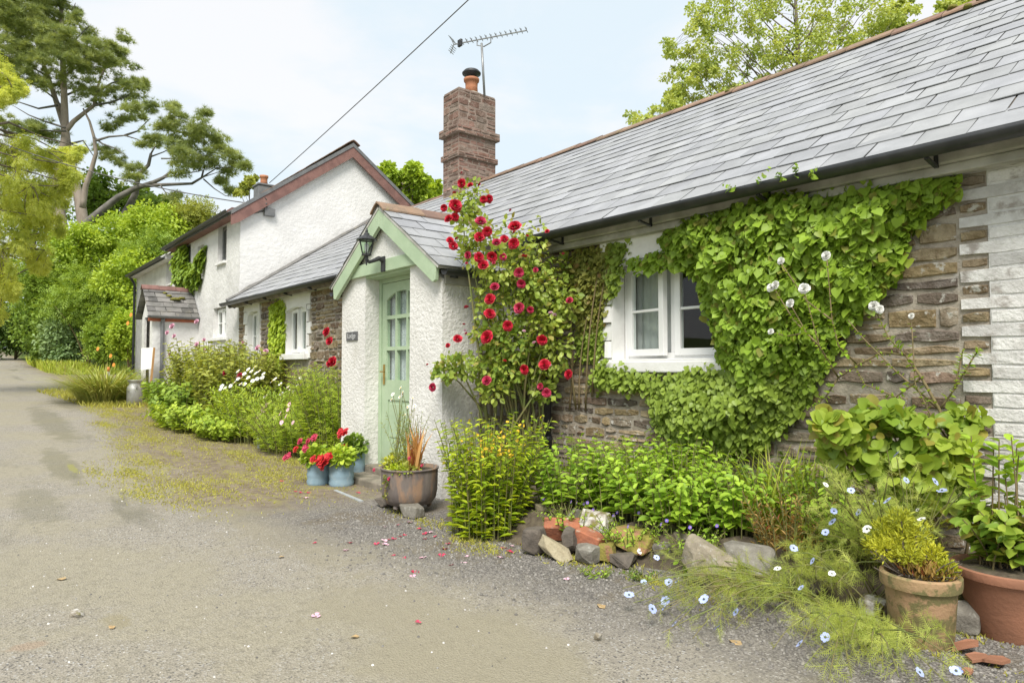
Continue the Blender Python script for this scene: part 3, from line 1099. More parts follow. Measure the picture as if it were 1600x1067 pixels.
def ridge_tiles(mb, a, b, w=0.16, drop=0.10, seg=0.45, across=(0, 1, 0)):
    """angled clay ridge tiles laid from a to b"""
    a, b, ac = np.array(a, float), np.array(b, float), np.array(across, float)
    ln = np.linalg.norm(b - a)
    d = (b - a) / ln
    n = max(1, int(ln / seg))
    for k in range(n):
        v = R.uniform(0.8, 1.2)
        mb.ct = (v, v * R.uniform(.95, 1.08), v)
        p, q = a + d * (ln * k / n + .004), a + d * (ln * (k + 1) / n - .004)
        h = R.uniform(-.006, .006)
        tops = []
        for e, x in ((p, 0), (q, 0.006)):
            row = []
            for t in (-1, -.35, 0, .35, 1):
                for th in (0, -0.018):
                    z = 0.03 - abs(t) ** 1.3 * drop + th + h + x
                    row.append(mb.vert(e + ac * (w * t) + np.array((0, 0, z))))
            tops.append(row)
        A, B = tops
        for j in range(4):
            mb.face((A[2 * j], A[2 * j + 2], B[2 * j + 2], B[2 * j]))
            mb.face((A[2 * j + 1], B[2 * j + 1], B[2 * j + 3], A[2 * j + 3]))
            mb.face((A[2 * j], A[2 * j + 1], A[2 * j + 3], A[2 * j + 2]))
            mb.face((B[2 * j], B[2 * j + 2], B[2 * j + 3], B[2 * j + 1]))
        mb.face((A[0], B[0], B[1], A[1]))
        mb.face((A[8], A[9], B[9], B[8]))
    mb.ct = (1, 1, 1)


def half_gutter(mb, a, b, r=0.058, n=9, th=0.004):
    a, b = Vector(a), Vector(b)
    d = (b - a).normalized()
    side = d.cross(Vector((0, 0, 1))).normalized()
    A, B = [], []
    for rr in (r, r - th):
        for k in range(n):
            t = PI * k / (n - 1)
            o = side * (math.cos(t) * rr) + Vector((0, 0, -math.sin(t) * rr))
            A.append(mb.vert(a + o))
            B.append(mb.vert(b + o))
    for k in range(n - 1):
        mb.face((A[k], A[k + 1], B[k + 1], B[k]))
        mb.face((A[n + k], B[n + k], B[n + k + 1], A[n + k + 1]))
        mb.face((A[k], A[n + k], A[n + k + 1], A[k + 1]))
        mb.face((B[k], B[k + 1], B[n + k + 1], B[n + k]))
    for k in (0, n - 1):
        mb.face((A[k], B[k], B[n + k], A[n + k]))


def window(parent, x0, x1, z0, z1, Y, sashes=2, bars=1, fw=0.045, arch=0.0, inside='curtain', vbars=0, open_=0.0, sill=None, mat='upvc'):
    """a casement window in a wall facing -Y; frame is a part, sashes and panes its sub-parts"""
    mb = MB()
    d = 0.06
    mb.box((x0, Y, z0), (x0 + fw, Y + d, z1))
    mb.box((x1 - fw, Y, z0), (x1, Y + d, z1))
    mb.box((x0 + fw, Y + .001, z0), (x1 - fw, Y + d - .001, z0 + fw))
    mb.box((x0 + fw, Y + .001, z1 - fw), (x1 - fw, Y + d - .001, z1))
    w = (x1 - x0 - 2 * fw) / sashes
    for k in range(1, sashes):
        c = x0 + fw + w * k
        mb.box((c - fw * .5, Y + .002, z0 + fw), (c + fw * .5, Y + d - .002, z1 - fw))
    fr = mb.build('window', MT[mat], parent, bevel=0.004)
    for k in range(sashes):
        a, b = x0 + fw + w * k, x0 + fw + w * (k + 1)
        if k > 0:
            a += fw * .5
        if k < sashes - 1:
            b -= fw * .5
        sm, gm = MB(), MB()
        ang = open_ if k == 0 else 0.0

        def tr(x, y, z):
            if ang:
                rx, ry = x - a, y - Y
                return (a + rx * math.cos(ang) + ry * math.sin(ang), Y + ry * math.cos(ang) - rx * math.sin(ang), z)
            return (x, y, z)
        s = fw * 1.15
        ya, yb = Y - 0.018, Y + 0.03
        sm.box((a, ya, z0 + fw * .5), (a + s, yb, z1 - fw * .5), tr)
        sm.box((b - s, ya, z0 + fw * .5), (b, yb, z1 - fw * .5), tr)
        sm.box((a + s, ya + .001, z0 + fw * .5), (b - s, yb - .001, z0 + fw * .5 + s), tr)
        sm.box((a + s, ya + .001, z1 - fw * .5 - s), (b - s, yb - .001, z1 - fw * .5), tr)
        zz0, zz1 = z0 + fw * .5 + s, z1 - fw * .5 - s
        for j in range(1, bars + 1):
            zc = zz0 + (zz1 - zz0) * j / (bars + 1)
            sm.box((a + s, ya + .006, zc - .011), (b - s, yb - .008, zc + .011), tr)
        for j in range(1, vbars + 1):
            xc = a + s + (b - a - 2 * s) * j / (vbars + 1)
            sm.box((xc - .010, ya + .007, zz0), (xc + .010, yb - .009, zz1), tr)
        sm.build('sash', MT[mat], fr, bevel=0.003)
        gm.poly([tr(*q) for q in ((a + s - .004, Y + .004, zz0 - .004), (b - s + .004, Y + .004, zz0 - .004), (b - s + .004, Y + .004, zz1 + .004), (a + s - .004, Y + .004, zz1 + .004))])
        gm.build('pane', MT['glass'], fr)
    if sill:
        sm = MB()
        sm.box((x0 - sill[0], sill[1], z0 - sill[2]), (x1 + sill[0], Y + .02, z0 - 0.002))
        sm.build('sill', MT['white_surround'], fr, bevel=0.008)
    return fr


# ------------------------------------------------------------------ the long stone cottage
W = 4.4
EZ, EY = 2.44, 4.13          # edge of the slates at the eave
RY, RZ = 7.3, 4.62
SLOPE = math.hypot(RY - EY, RZ - EZ)


def wallfn(s, z, d):
    return (s, W - d, z)


def roof_pt(s, l, d, ez=EZ, rz=RZ):
    dy, dz = RY - EY, rz - ez
    ln = math.hypot(dy, dz)
    return (s, EY + dy / ln * l - dz / ln * d, ez + dz / ln * l + dy / ln * d)


cot = thing('stone_cottage', (-4, W, 0), 'long low stone cottage with grey slate roof, white painted window surround and stone chimney', 'cottage')
XL, XR = -14.22, 2.6
# openings
win_main = (-3.97, -2.90, 1.27, 2.11)
a_, b_ = PY(391, 500, W), PY(408, 545, W)
wa = (PY(389, 500, W)[0], PY(408, 500, W)[0], 1.35, PY(397, 486, W)[2])
wb = (PY(449, 500, W)[0], PY(481, 500, W)[0], PY(465, 553, W)[2], PY(465, 479, W)[2])
porch_gap = (-6.72, -5.77, 0.0, 2.15)
mb = MB()
panel(mb, wallfn, XL, XR, -0.3, 2.52, [win_main, wa, wb, porch_gap], 0.34)
mb.box((XR - .3, W + .34, -.3), (XR, 10.2, 2.5))
mb.box((XL, 9.9, -.3), (XR - .3, 10.2, 2.5))
mb.poly([(XR, W, 2.5), (XR, 10.2, 2.5), (XR, RY, RZ - .08)])
mb.poly([(XL + .02, W, 2.5), (XL + .02, 10.2, 2.5), (XL + .02, RY, RZ - .08)])
mb.cur = 1
surA = (PY(383, 500, W)[0], PY(408.5, 500, W)[0], 1.15, 2.45)
surB = (PY(439, 500, W)[0], PY(487, 500, W)[0], PY(465, 566, W)[2], 2.45)
sur_main = (-4.12, -2.75, 1.10, 2.36)
TX0, TX1, RH = -1.335, -1.19, 0.0772
coursed(mb, wallfn, -14.2, -7.32, 0.0, 2.46, [surA, surB], (0.08, 0.2), (0.14, 0.36), 0.014, 0.02, jit=.014)
coursed(mb, wallfn, -5.17, TX0, 0.0, 2.40, [(-4.12, TX1, 1.10, 2.36)], (0.05, 0.12), (0.10, 0.42), 0.012, 0.013, jit=.011)
coursed(mb, wallfn, sur_main[1], TX0, 1.10, 2.36, [], (0.06, 0.15), (0.12, 0.46), 0.012, 0.013, jit=.011)
# stones running between the teeth of the painted brickwork
k = 0
z = -0.02
while z < 2.3:
    if k % 2:
        c = R.choice(STONES)
        mb.ct = c
        one_stone(mb, wallfn, TX0, TX1, z, z + RH, .010, .013)
    z += RH
    k += 1
mb.ct = (1, 1, 1)
mb.build('wall', [MT['mortar'], MT['stone']], cot)

# white painted brickwork on the right with its toothed edge
mb = MB()
k = 0
z = -0.02
mb.cur = 1
mb.box((TX1, W - .0095, -.2), (XR + .01, W - .001, 2.36))
mb.cur = 0
while z < 2.34:
    h = min(RH, 2.36 - z)
    s = TX1 if (k % 2 and z < 2.27) else TX0
    first = True
    while s < XR - .02:
        l = 0.225
        e = s + (R.choice((l, l, l * .5)) if not first else (l if k % 2 else l + TX1 - TX0))
        first = False
        v = R.uniform(0.86, 1.05)
        if R.random() < 0.12:
            v *= 0.78
        mb.ct = (v, v * .995, v * .985)
        one_stone(mb, wallfn, s, min(e, XR), z, z + h, .007, .0155, .003, .004, flat=True)
        s = e
    z += h
    k += 1
mb.ct = (1, 1, 1)
mb.build('painted_brickwork', [MT['white_brick'], MT['mortar_white']], cot)

# white painted blocks round the openings
mb = MB()


def blocks(x0, x1, z0, z1, teeth, hh=0.2, d=0.03):
    z = z0
    k = 0
    while z < z1 - .01:
        h = min(hh, z1 - z)
        if z1 - z - h < .05:
            h = z1 - z
        a, b = (x0 - (teeth[0] if k % 2 == 0 else 0), x1 + (teeth[1] if k % 2 == 0 else 0))
        one_stone(mb, wallfn, a, b, z, z + h, .003, d, .002, .005)
        z += h
        k += 1


o = win_main
blocks(-4.06, o[0], 1.13, 2.11, (.12, 0), .155)
mb.build('quoin_blocks', MT['white_surround'], cot)
mb = MB()
blocks(o[1], -2.78, 1.13, 2.11, (0, .1), .155)
mb.build('quoin_blocks', MT['white_surround'], cot)
mb = MB()
one_stone(mb, wallfn, -4.10, -2.70, 2.113, 2.37, .002, .03, .002, .006)
mb.build('lintel', MT['white_surround'], cot)
for o, s in ((wa, surA), (wb, surB)):
    mb = MB()
    blocks(s[0] + .09, o[0], o[2] - .08, o[3] + .0, (.09, 0), .2)
    mb.build('quoin_blocks', MT['white_surround'], cot)
    mb = MB()
    blocks(o[1], s[1] - .09, o[2] - .08, o[3] + .0, (0, .09), .2)
    mb.build('quoin_blocks', MT['white_surround'], cot)
    mb = MB()
    # lintel with a shallow arch cut in its underside
    n = 10
    arc = []
    for k in range(n + 1):
        t = k / n
        arc.append((o[0] + (o[1] - o[0]) * t, o[3] - .07 + .065 * math.sin(PI * t) ** .8))
    top = 2.44
    for k in range(n):
        (xa, za), (xb, zb) = arc[k], arc[k + 1]
        mb.poly([(xa, W - .03, za), (xb, W - .03, zb), (xb, W - .03, top), (xa, W - .03, top)])
        mb.poly([(xa, W - .03, za), (xa, W + .14, za), (xb, W + .14, zb), (xb, W - .03, zb)])
    for xa, xb in ((s[0], o[0]), (o[1], s[1])):
        one_stone(mb, wallfn, xa, xb, o[3] + .0, top, .001, .03, .001, .003)
    mb.build('lintel', MT['white_surround'], cot)
# white reveals of the openings
for o in (win_main, wa, wb):
    mb = MB()
    for lo, hi in (((o[0] - .001, W - .028, o[2]), (o[0] + .012, W + .13, o[3])), ((o[1] - .012, W - .028, o[2]), (o[1] + .001, W + .13, o[3])),
                   ((o[0] + .012, W - .027, o[3] - .012), (o[1] - .012, W + .13, o[3] + .001))):
        mb.box(lo, hi)
    mb.build('reveal', MT['white_surround'], cot)

wm = window(cot, win_main[0] + .014, win_main[1] - .014, win_main[2] + .01, win_main[3] - .014, W + .13, 2, 1, 0.05, open_=math.radians(9),
            sill=(.0, W - .045, .08))
sm = MB()
sm.box((-4.12, W - .05, 1.165), (-2.70, W + .02, 1.262))
sm.build('sill', MT['white_surround'], wm, bevel=.012)
window(cot, wb[0] + .013, wb[1] - .013, wb[2] + .005, wb[3] - .013, W + .07, 2, 0, 0.05, vbars=0, open_=math.radians(4), sill=(.10, W - .10, .10))
window(cot, wa[0] + .013, wa[1] - .013, wa[2] + .005, wa[3] - .013, W + .07, 2, 1, 0.045, sill=(.06, W - .08, .09))
# dim rooms and curtains behind the glass
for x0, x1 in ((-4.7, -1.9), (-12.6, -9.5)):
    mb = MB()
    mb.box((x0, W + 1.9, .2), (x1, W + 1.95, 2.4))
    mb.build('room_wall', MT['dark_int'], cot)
for x0, x1, z0, z1, yy in ((-3.955, -3.49, 1.29, 2.10, W + .235), (wb[0] + .30, wb[1] - .22, wb[2] + .02, wb[3] - .02, W + .17), (-14.0, -13.0, 1.3, 2.4, W + .3)):
    mb = MB()
    n = 24
    pts = [(x0 + (x1 - x0) * k / n, yy + .007 * math.sin(k * 1.5)) for k in range(n + 1)]
    for k in range(n):
        (xa, ya), (xb, yb) = pts[k], pts[k + 1]
        mb.poly([(xa, ya, z0), (xb, yb, z0), (xb, yb, z1), (xa, ya, z1)])
    mb.build('curtain', MT['blind'], cot, smooth=True)

# roof
mb = MB()


def wing_ez(s):
    return EZ + .10 * min(max((-7.3 - s) / 5.0, 0), 1)


def roof_clip(s, l):
    """no slates where the porch roof runs into the main roof"""
    p = roof_pt(s, l, 0)
    return p[2] < 2.86 - 0.66 * abs(s + 6.27) - 0.10


slates(mb, lambda s, l, d: roof_pt(s, l, d), -7.3, XR + .1, SLOPE - .02, clip=roof_clip)
slates(mb, lambda s, l, d: roof_pt(s, l, d, wing_ez(s), RZ), -14.20, -7.3, SLOPE - .03, clip=lambda s, l: roof_pt(s, l, 0)[2] < 2.86 - 0.66 * abs(s + 6.27) - 0.10)
slates(mb, lambda s, l, d: (s, 2 * RY - roof_pt(s, l, d)[1], roof_pt(s, l, d)[2]), -14.2, XR + .1, SLOPE - .02, .5, .5)
mb.cur = 1
for sgn in (1, -1):
    for x0, x1, ez, rz in ((-7.3, XR + .1, EZ, RZ), (-14.2, -7.3, 2.46, 4.61)):
        def q(s, l, d):
            p = roof_pt(s, l, d, ez, rz)
            return p if sgn > 0 else (p[0], 2 * RY - p[1], p[2])
        i = [mb.vert(q(s, l, d)) for s in (x0, x1) for l in (.02, SLOPE - .01) for d in (-.003, -.07)]
        for f in ((0, 1, 3, 2), (4, 6, 7, 5), (0, 4, 5, 1), (2, 3, 7, 6), (0, 2, 6, 4), (1, 5, 7, 3)):
            mb.face([i[j] for j in f])
roof = mb.build('roof', [MT['slate'], MT['bark']], cot)
for a, b in (((-9.94, RY, RZ + .01), (XR + .1, RY, RZ + .01)), ((-14.1, RY, 4.61), (-10.46, RY, 4.61))):
    mb = MB()
    ridge_tiles(mb, a, b, .15, .10)
    mb.build('ridge_tiles', MT['ridge'], roof)
# mortar fillet where the roof meets the tall gable
mb = MB()
pts = [np.array(roof_pt(-14.13, SLOPE * k / 14, 0.03 + R.uniform(-.012, .012), 2.54, 4.62)) for k in range(15)]
mb.tube(pts, [R.uniform(.03, .06) for _ in pts], 7)
mb.build('mortar_fillet', MT['old_slate'], roof)
for c, r_ in (((-1.95, RY - .08, RZ - .01), .06), ((-2.2, RY - .06, RZ + .02), .05), ((-2.05, RY - .13, RZ - .06), .05), ((-1.75, RY - .12, RZ - .05), .045), ((-4.6, RY - .10, RZ - .03), .05)):
    mb = MB()
    mb.lathe([(.004, -.02), (r_, -.01), (r_ * .8, r_ * .35), (.004, r_ * .5)], c, 9, .15)
    mb.build('moss_cushion', MT['moss'], roof, smooth=True)

# gutters, fascia, downpipe
mb = MB()
half_gutter(mb, (-5.0, EY - .04, EZ - .015), (XR + .1, EY - .04, EZ - .015), .062)
gut = mb.build('gutter', MT['gutter'], cot, smooth=True)
mb = MB()
half_gutter(mb, (-14.35, EY - .04, 2.515), (-7.28, EY - .04, 2.515), .062)
gut2 = mb.build('gutter', MT['gutter'], cot, smooth=True)
x = -4.45
while x < XR:
    mb = MB()
    mb.bar((x, EY + .12, EZ - .10), (x, EY - .03, EZ - .078), .022, .014)
    mb.bar((x, EY + .118, EZ - .03), (x, EY + .118, EZ - .107), .022, .014, (0, 1, 0))
    x += 1.02
    mb.build('gutter_bracket', MT['gutter'], gut)
for x in np.arange(-14.0, -7.4, 1.0):
    mb = MB()
    mb.bar((x, EY + .12, 2.42), (x, EY - .02, 2.445), .03, .03)
    mb.build('gutter_bracket', MT['gutter'], gut2)
mb = MB()
mb.box((-5.0, W - .15, 2.355), (XR + .1, W - .001, 2.425))
mb.box((-5.0, W - .115, 2.30), (XR + .1, W - .0315, 2.354))
mb.build('fascia', MT['soffit'], cot, bevel=.008)
mb = MB()
mb.box((-14.2, W - .15, 2.44), (-7.30, W - .001, 2.50))
mb.build('fascia', MT['soffit'], cot, bevel=.008)
mb = MB()
mb.tube([(-4.76, EY - .03, 2.37), (-4.76, EY - .03, 2.28), (-4.76, W - .07, 2.12), (-4.76, W - .06, 2.0), (-4.76, W - .06, .1)], .034, 12)
for z in (2.0, 1.2, .5):
    mb.tube([(-4.76, W - .06, z), (-4.76, W - .06, z + .06)], .042, 12)
mb.build('downpipe', MT['gutter'], cot, smooth=True)

# chimney
CX0, CX1, CY0, CY1 = -10.46, -9.96, 6.9, 7.75
CT = PX(717, 137, CX1)[2]
zb1, zb2 = PX(717, 240, CX1)[2], PX(717, 201, CX1)[2]
mb = MB()
mb.box((CX0, CY0, 3.8), (CX1, CY1, CT - .01))
mb.cur = 1


def ring(x0, x1, y0, y1, z0, z1, **kw):
    coursed(mb, lambda s, z, d: (s, y0 - d, z), x0, x1, z0, z1, **kw)
    coursed(mb, lambda s, z, d: (x1 + d, s, z), y0, y1, z0, z1, **kw)
    coursed(mb, lambda s, z, d: (-s, y1 + d, z), -x1, -x0, z0, z1, **kw)
    coursed(mb, lambda s, z, d: (x0 - d, -s, z), -y1, -y0, z0, z1, **kw)


kw = dict(rows=(.072, .09), lens=(.14, .27), gap=.009, dep_=.006, pal=REDS, brick=True, jit=.004)
ring(CX0, CX1, CY0, CY1, 3.9, zb1 - .05, **kw)
ring(CX0, CX1, CY0, CY1, zb1 + .05, zb2 - .07, **kw)
ring(CX0, CX1, CY0, CY1, zb2 + .07, CT, rows=(.09, .15), lens=(.14, .3), gap=.010, dep_=.007, pal=[(c[0] * .85, c[1] * .88, c[2] * .88) for c in REDS])
for zc, h, pr in ((zb1, .05, .035), (zb2, .07, .06)):
    mb.cur = 0
    mb.box((CX0 - pr, CY0 - pr, zc - h), (CX1 + pr, CY1 + pr, zc + h))
    mb.cur = 1
    ring(CX0 - pr, CX1 + pr, CY0 - pr, CY1 + pr, zc - h, zc + h, rows=(h, h * 1.1), lens=(.16, .26), gap=.008, dep_=.01, pal=REDS, brick=True, jit=.004)
mb.cur = 0
mb.box((CX0 + .01, CY0 + .01, CT - .01), (CX1 - .01, CY1 - .01, CT + .02))
chim = mb.build('chimney', [MT['chim_mortar'], MT['chim_stone']], cot)
pc = np.array((-10.2, 7.36, CT))
mb = MB()
mb.lathe([(.24, .0), (.20, .05), (.13, .09), (.1, .1)], pc, 16)
mb.build('flaunching', MT['mortar'], chim, smooth=True)
mb = MB()
mb.lathe([(.125, .05), (.115, .2), (.12, .30), (.145, .31), (.15, .36), (.13, .37), (.11, .37), (.10, .1)], pc, 20)
mb.build('chimney_pot', MT['clay_pot'], chim, smooth=True, )
mb = MB()
mb.lathe([(.10, .37), (.10, .43), (.175, .45), (.18, .475), (.14, .52), (.06, .55), (.005, .555)], pc, 20)
mb.build('cowl', MT['black_iron'], chim, smooth=True)

# ------------------------------------------------------------------ the small white porch
PYF, PCX, PHW = 3.42, -6.27, 1.045
por = thing('porch', (PCX, PYF, 0), 'small white rendered porch with sage green bargeboards and half glazed green door', 'porch')


def prz(x):
    return 2.86 - 0.66 * abs(x - PCX)


X0, X1 = -7.30, -5.19
O0, O1, OT = -6.72, -5.77, 2.215
mb = MB()


def slab(pts, y0, y1):
    """a polygon in X-Z given thickness in Y"""
    a = [mb.vert((x, y0, z)) for x, z in pts]
    b = [mb.vert((x, y1, z)) for x, z in pts]
    n = len(pts)
    mb.face(a)
    mb.face(b[::-1])
    for k in range(n):
        mb.face((a[(k + 1) % n], a[k], b[k], b[(k + 1) % n]))


slab([(X0, -.1), (O0, -.1), (O0, prz(O0) - .12), (X0, prz(X0) - .12)], PYF, PYF + .2)
slab([(O1, -.1), (X1, -.1), (X1, prz(X1) - .12), (O1, prz(O1) - .12)], PYF, PYF + .2)
slab([(O0, OT), (O1, OT), (O1, prz(O1) - .12), (PCX, prz(PCX) - .12), (O0, prz(O0) - .12)], PYF, PYF + .2)
mb.box((X0, PYF + .2, -.1), (X0 + .18, W - .001, prz(X0) - .12))
mb.box((X1 - .18, PYF + .2, -.1), (X1, W - .001, prz(X1) - .12))
mb.build('wall', MT['white_wall'], por)
for sg in (-1, 1):
    mb = MB()
    q = [(PCX, 2.865), (PCX + sg * 1.10, 2.865 - .66 * 1.10), (PCX + sg * 1.085, 2.865 - .66 * 1.10 - .13), (PCX + sg * 1.04, 2.865 - .66 * 1.04 - .185), (PCX, 2.865 - .185)]
    slab(q if sg > 0 else q[::-1], PYF - .085, PYF - .045)
    mb.build('bargeboard', MT['green_paint'], por, bevel=.004)
mb = MB()
mb.box((PCX - .79, PYF - .045, 2.205), (PCX + .79, PYF + .0, 2.335))
mb.box((O0 - .0, PYF + .0, 2.18), (O1 + .0, PYF + .16, OT - .001))
mb.build('tie_beam', MT['green_paint'], por, bevel=.004)

mb = MB()
PL = 1.17 / math.cos(math.atan(.66))
pa = math.atan(.66)


def prf(sg):
    def fn(s, l, d):
        q = PL - l
        return (PCX + sg * (q * math.cos(pa) + d * math.sin(pa)), s, 2.90 - q * math.sin(pa) + d * math.cos(pa))
    return fn


def pclip(sg):
    def c(s, l):
        x = abs(prf(sg)(s, l, 0)[0] - PCX)
        yi = EY + (2.90 - .66 * x - EZ) / .69
        return s > max(yi + .06, 4.36 if x > .66 else 0)
    return c


for sg in (1, -1):
    slates(mb, prf(sg), PYF - .10, 4.85, PL - .01, .215, .30, clip=pclip(sg))
mb.cur = 1
for sg in (1, -1):
    f = prf(sg)
    i = [mb.vert(f(s, l, d)) for s in (PYF - .09, 4.36) for l in (.02, PL - .02) for d in (-.004, -.03)]
    for q in ((0, 1, 3, 2), (4, 6, 7, 5), (0, 4, 5, 1), (2, 3, 7, 6), (0, 2, 6, 4), (1, 5, 7, 3)):
        mb.face([i[j] for j in q])
pr = mb.build('roof', [MT['slate'], MT['soffit']], por)
mb = MB()
ridge_tiles(mb, (PCX, PYF - .12, 2.905), (PCX, 4.85, 2.905), .14, .10, .42, (1, 0, 0))
mb.build('ridge_tiles', MT['ridge'], pr)
mb = MB()
half_gutter(mb, (PCX - 1.20, 4.36, 2.10), (PCX - 1.20, PYF - .06, 2.10), .055)
mb.build('gutter', MT['gutter'], por, smooth=False)
mb = MB()
half_gutter(mb, (PCX + 1.20, 4.36, 2.10), (PCX + 1.20, PYF - .06, 2.10), .055)
for y in (PYF + .08, 4.0):
    mb.bar((PCX + 1.20, y, 2.04), (X1, y, 2.06), .03, .03)
mb.build('gutter', MT['gutter'], por, smooth=False)
mb = MB()
mb.box((X1 + .001, PYF + .02, 1.98), (X1 + .03, W - .16, 2.07))
mb.build('fascia', MT['soffit'], por)

DY = 3.60
mb = MB()
mb.box((O0 + .001, DY - .015, .15), (O0 + .055, DY + .08, OT - .03))
mb.box((O1 - .055, DY - .015, .15), (O1 - .001, DY + .08, OT - .03))
mb.box((O0 + .055, DY - .014, 2.135), (O1 - .055, DY + .079, OT - .03))
mb.build('door_frame', MT['green_paint'], por, bevel=.004)
dx0, dx1, dz0, dz1 = O0 + .058, O1 - .058, .17, 2.13
cols = [(-6.565, -6.375), (-6.345, -6.145), (-6.115, -5.925)]
rows = [(1.075, 1.395), (1.435, 1.735), (1.775, 2.03)]
holes = [(a, b, c, d) for a, b in cols for c, d in rows]
mb = MB()
panel(mb, lambda s, z, d: (s, DY - d, z), dx0, dx1, dz0, dz1, holes + [(-6.53, -5.96, .42, .86)], .045, back=True)
mb.box((-6.529, DY + .012, .421), (-5.961, DY + .03, .859))
mb.box((-6.50, DY + .004, .46), (-6.26, DY + .012, .82))
mb.box((-6.23, DY + .004, .46), (-5.99, DY + .012, .82))
mb.box((-6.26, DY + .0, .421), (-6.23, DY + .0125, .859))
# arched head over the three columns of panes
n = 14
for k in range(n):
    xa, xb = -6.565 + .64 * k / n, -6.565 + .64 * (k + 1) / n
    f = lambda x: 2.03 - .085 * (abs(x + 6.245) / .32) ** 2
    mb.poly([(xa, DY - .001, f(xa)), (xb, DY - .001, f(xb)), (xb, DY - .001, 2.04), (xa, DY - .001, 2.04)])
    mb.poly([(xa, DY - .001, f(xa)), (xa, DY + .03, f(xa)), (xb, DY + .03, f(xb)), (xb, DY - .001, f(xb))])
door = mb.build('door', MT['green_paint'], por, bevel=.003)
for a, b, c, d in holes:
    mb = MB()
    mb.poly([(a - .004, DY + .018, c - .004), (b + .004, DY + .018, c - .004), (b + .004, DY + .018, d + .004), (a - .004, DY + .018, d + .004)])
    mb.build('pane', MT['glass'], door)
mb = MB()
n = 46
pts = [(-6.60 + .70 * k / n, DY + .065 + .005 * math.sin(k * 1.35)) for k in range(n + 1)]
for k in range(n):
    (xa, ya), (xb, yb) = pts[k], pts[k + 1]
    mb.poly([(xa, ya, 1.02), (xb, yb, 1.02), (xb, yb, 2.08), (xa, ya, 2.08)])
mb.build('lace_curtain', MT['lace'], door, smooth=True)
mb = MB()
hx = PY(600.5, 585, DY)[0]
hz = PY(600.5, 585, DY)[2]
mb.box((hx - .02, DY - .008, hz - .11), (hx + .02, DY - .0005, hz + .11))
mb.tube([(hx, DY - .01, hz + .03), (hx, DY - .05, hz + .03), (hx + .10, DY - .055, hz + .03)], .009, 8)
mb.build('handle', MT['brass'], door, bevel=.002)
mb = MB()
mb.box((O0 - .02, PYF - .26, -.05), (O1 + .04, PYF - .001, .085))
mb.box((O0 + .001, PYF + .001, -.05), (O1 - .001, DY + .03, .155))
mb.build('step', MT['step'], por, bevel=.015)
mb = MB()
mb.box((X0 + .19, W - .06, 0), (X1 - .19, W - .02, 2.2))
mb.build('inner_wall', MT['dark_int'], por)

# slate name plate
p0, p1 = PY(542.5, 533, PYF), PY(559.5, 517, PYF)
pl = thing('name_plaque', ((p0[0] + p1[0]) / 2, PYF, p0[2]), 'small dark slate name plaque on white pier beside green door', 'sign')
mb = MB()
mb.box((p0[0], PYF - .014, p0[2]), (p1[0], PYF - .0005, p1[2] - .005))
mb.build('plate', MT['plaque'], pl, bevel=.003)
cu = bpy.data.curves.new('words', 'FONT')
cu.body = 'Lodge'
cu.size = .082
cu.align_x = 'CENTER'
cu.align_y = 'CENTER'
cu.extrude = .001
tmp = bpy.data.objects.new('words', cu)
COL.objects.link(tmp)
bpy.context.view_layer.update()
me = bpy.data.meshes.new_from_object(tmp)
bpy.data.objects.remove(tmp)
me.transform(Matrix.Translation(((p0[0] + p1[0]) / 2, PYF - .0155, (p0[2] + p1[2]) / 2)) @ Matrix.Rotation(PI / 2, 4, 'X'))
link('lettering', me, MT['letter'], pl)

# lantern on the tie beam
lp = PY(600, 410, PYF - .045)
lx, lz = lp[0], lp[2]
ly = PYF - .045
ln = thing('wall_lantern', (lx, ly, lz - .08), 'black coach lantern on curved bracket above green porch door', 'lantern')
mb = MB()
mb.box((lx - .035, ly - .02, lz - .10), (lx + .035, ly - .0005, lz + .06))
mb.tube([(lx, ly - .015, lz + .02), (lx, ly - .06, lz + .035), (lx, ly - .12, lz + .005), (lx, ly - .17, lz - .015), (lx, ly - .20, lz + .01), (lx, ly - .20, lz + .05)],
        [.03, .026, .020, .018, .018, .022], 8)
mb.tube([(lx, ly - .20, lz - .05), (lx, ly - .20, lz + .02)], [.006, .016], 8)
mb.build('bracket', MT['black_iron'], ln, bevel=.003)
bx = np.array((lx, ly - .20, lz + .05))


def hexring(r, z, n=6, ph=PI / 6):
    return [(bx[0] + math.cos(2 * PI * k / n + ph) * r, bx[1] + math.sin(2 * PI * k / n + ph) * r, bx[2] + z) for k in range(n)]


mb = MB()
lo, hi = hexring(.045, .012), hexring(.078, .155)
mb.lathe([(.02, -.01), (.05, 0), (.05, .012), (.01, .013)], bx, 6)
for k in range(6):
    mb.bar(lo[k], hi[k], .009, .009)
    mb.bar(hi[k], hi[(k + 1) % 6], .011, .011)
    mb.bar(lo[k], lo[(k + 1) % 6], .009, .009)
mb.lathe([(.105, .155), (.105, .163), (.055, .20), (.03, .212), (.028, .225), (.012, .24), (.014, .255), (.004, .285)], bx, 12)
mb.build('cage', MT['black_iron'], ln)
mb = MB()
lo, hi = hexring(.043, .014), hexring(.075, .153)
for k in range(6):
    mb.poly([lo[k], lo[(k + 1) % 6], hi[(k + 1) % 6], hi[k]])
mb.build('glass', MT['glass'], ln)
mb = MB()
mb.lathe([(.012, .02), (.016, .05), (.026, .09), (.02, .12), (.004, .13)], bx, 10)
mb.build('bulb', MT['board'], ln, smooth=True)

# ------------------------------------------------------------------ the tall whitewashed house
TX, TXM, TXE = -14.25, -19.85, -24.9
th = thing('whitewashed_house', (-19, W, gz(-19, W)), 'tall two storey whitewashed house with red brown bargeboards beyond the low cottage', 'house')
AY = 6.85
AZ = PX(548, 226, TX + .1)[2]
TEZ = 4.55


def tfront(s, z, d):
    return (s, W - d, z)


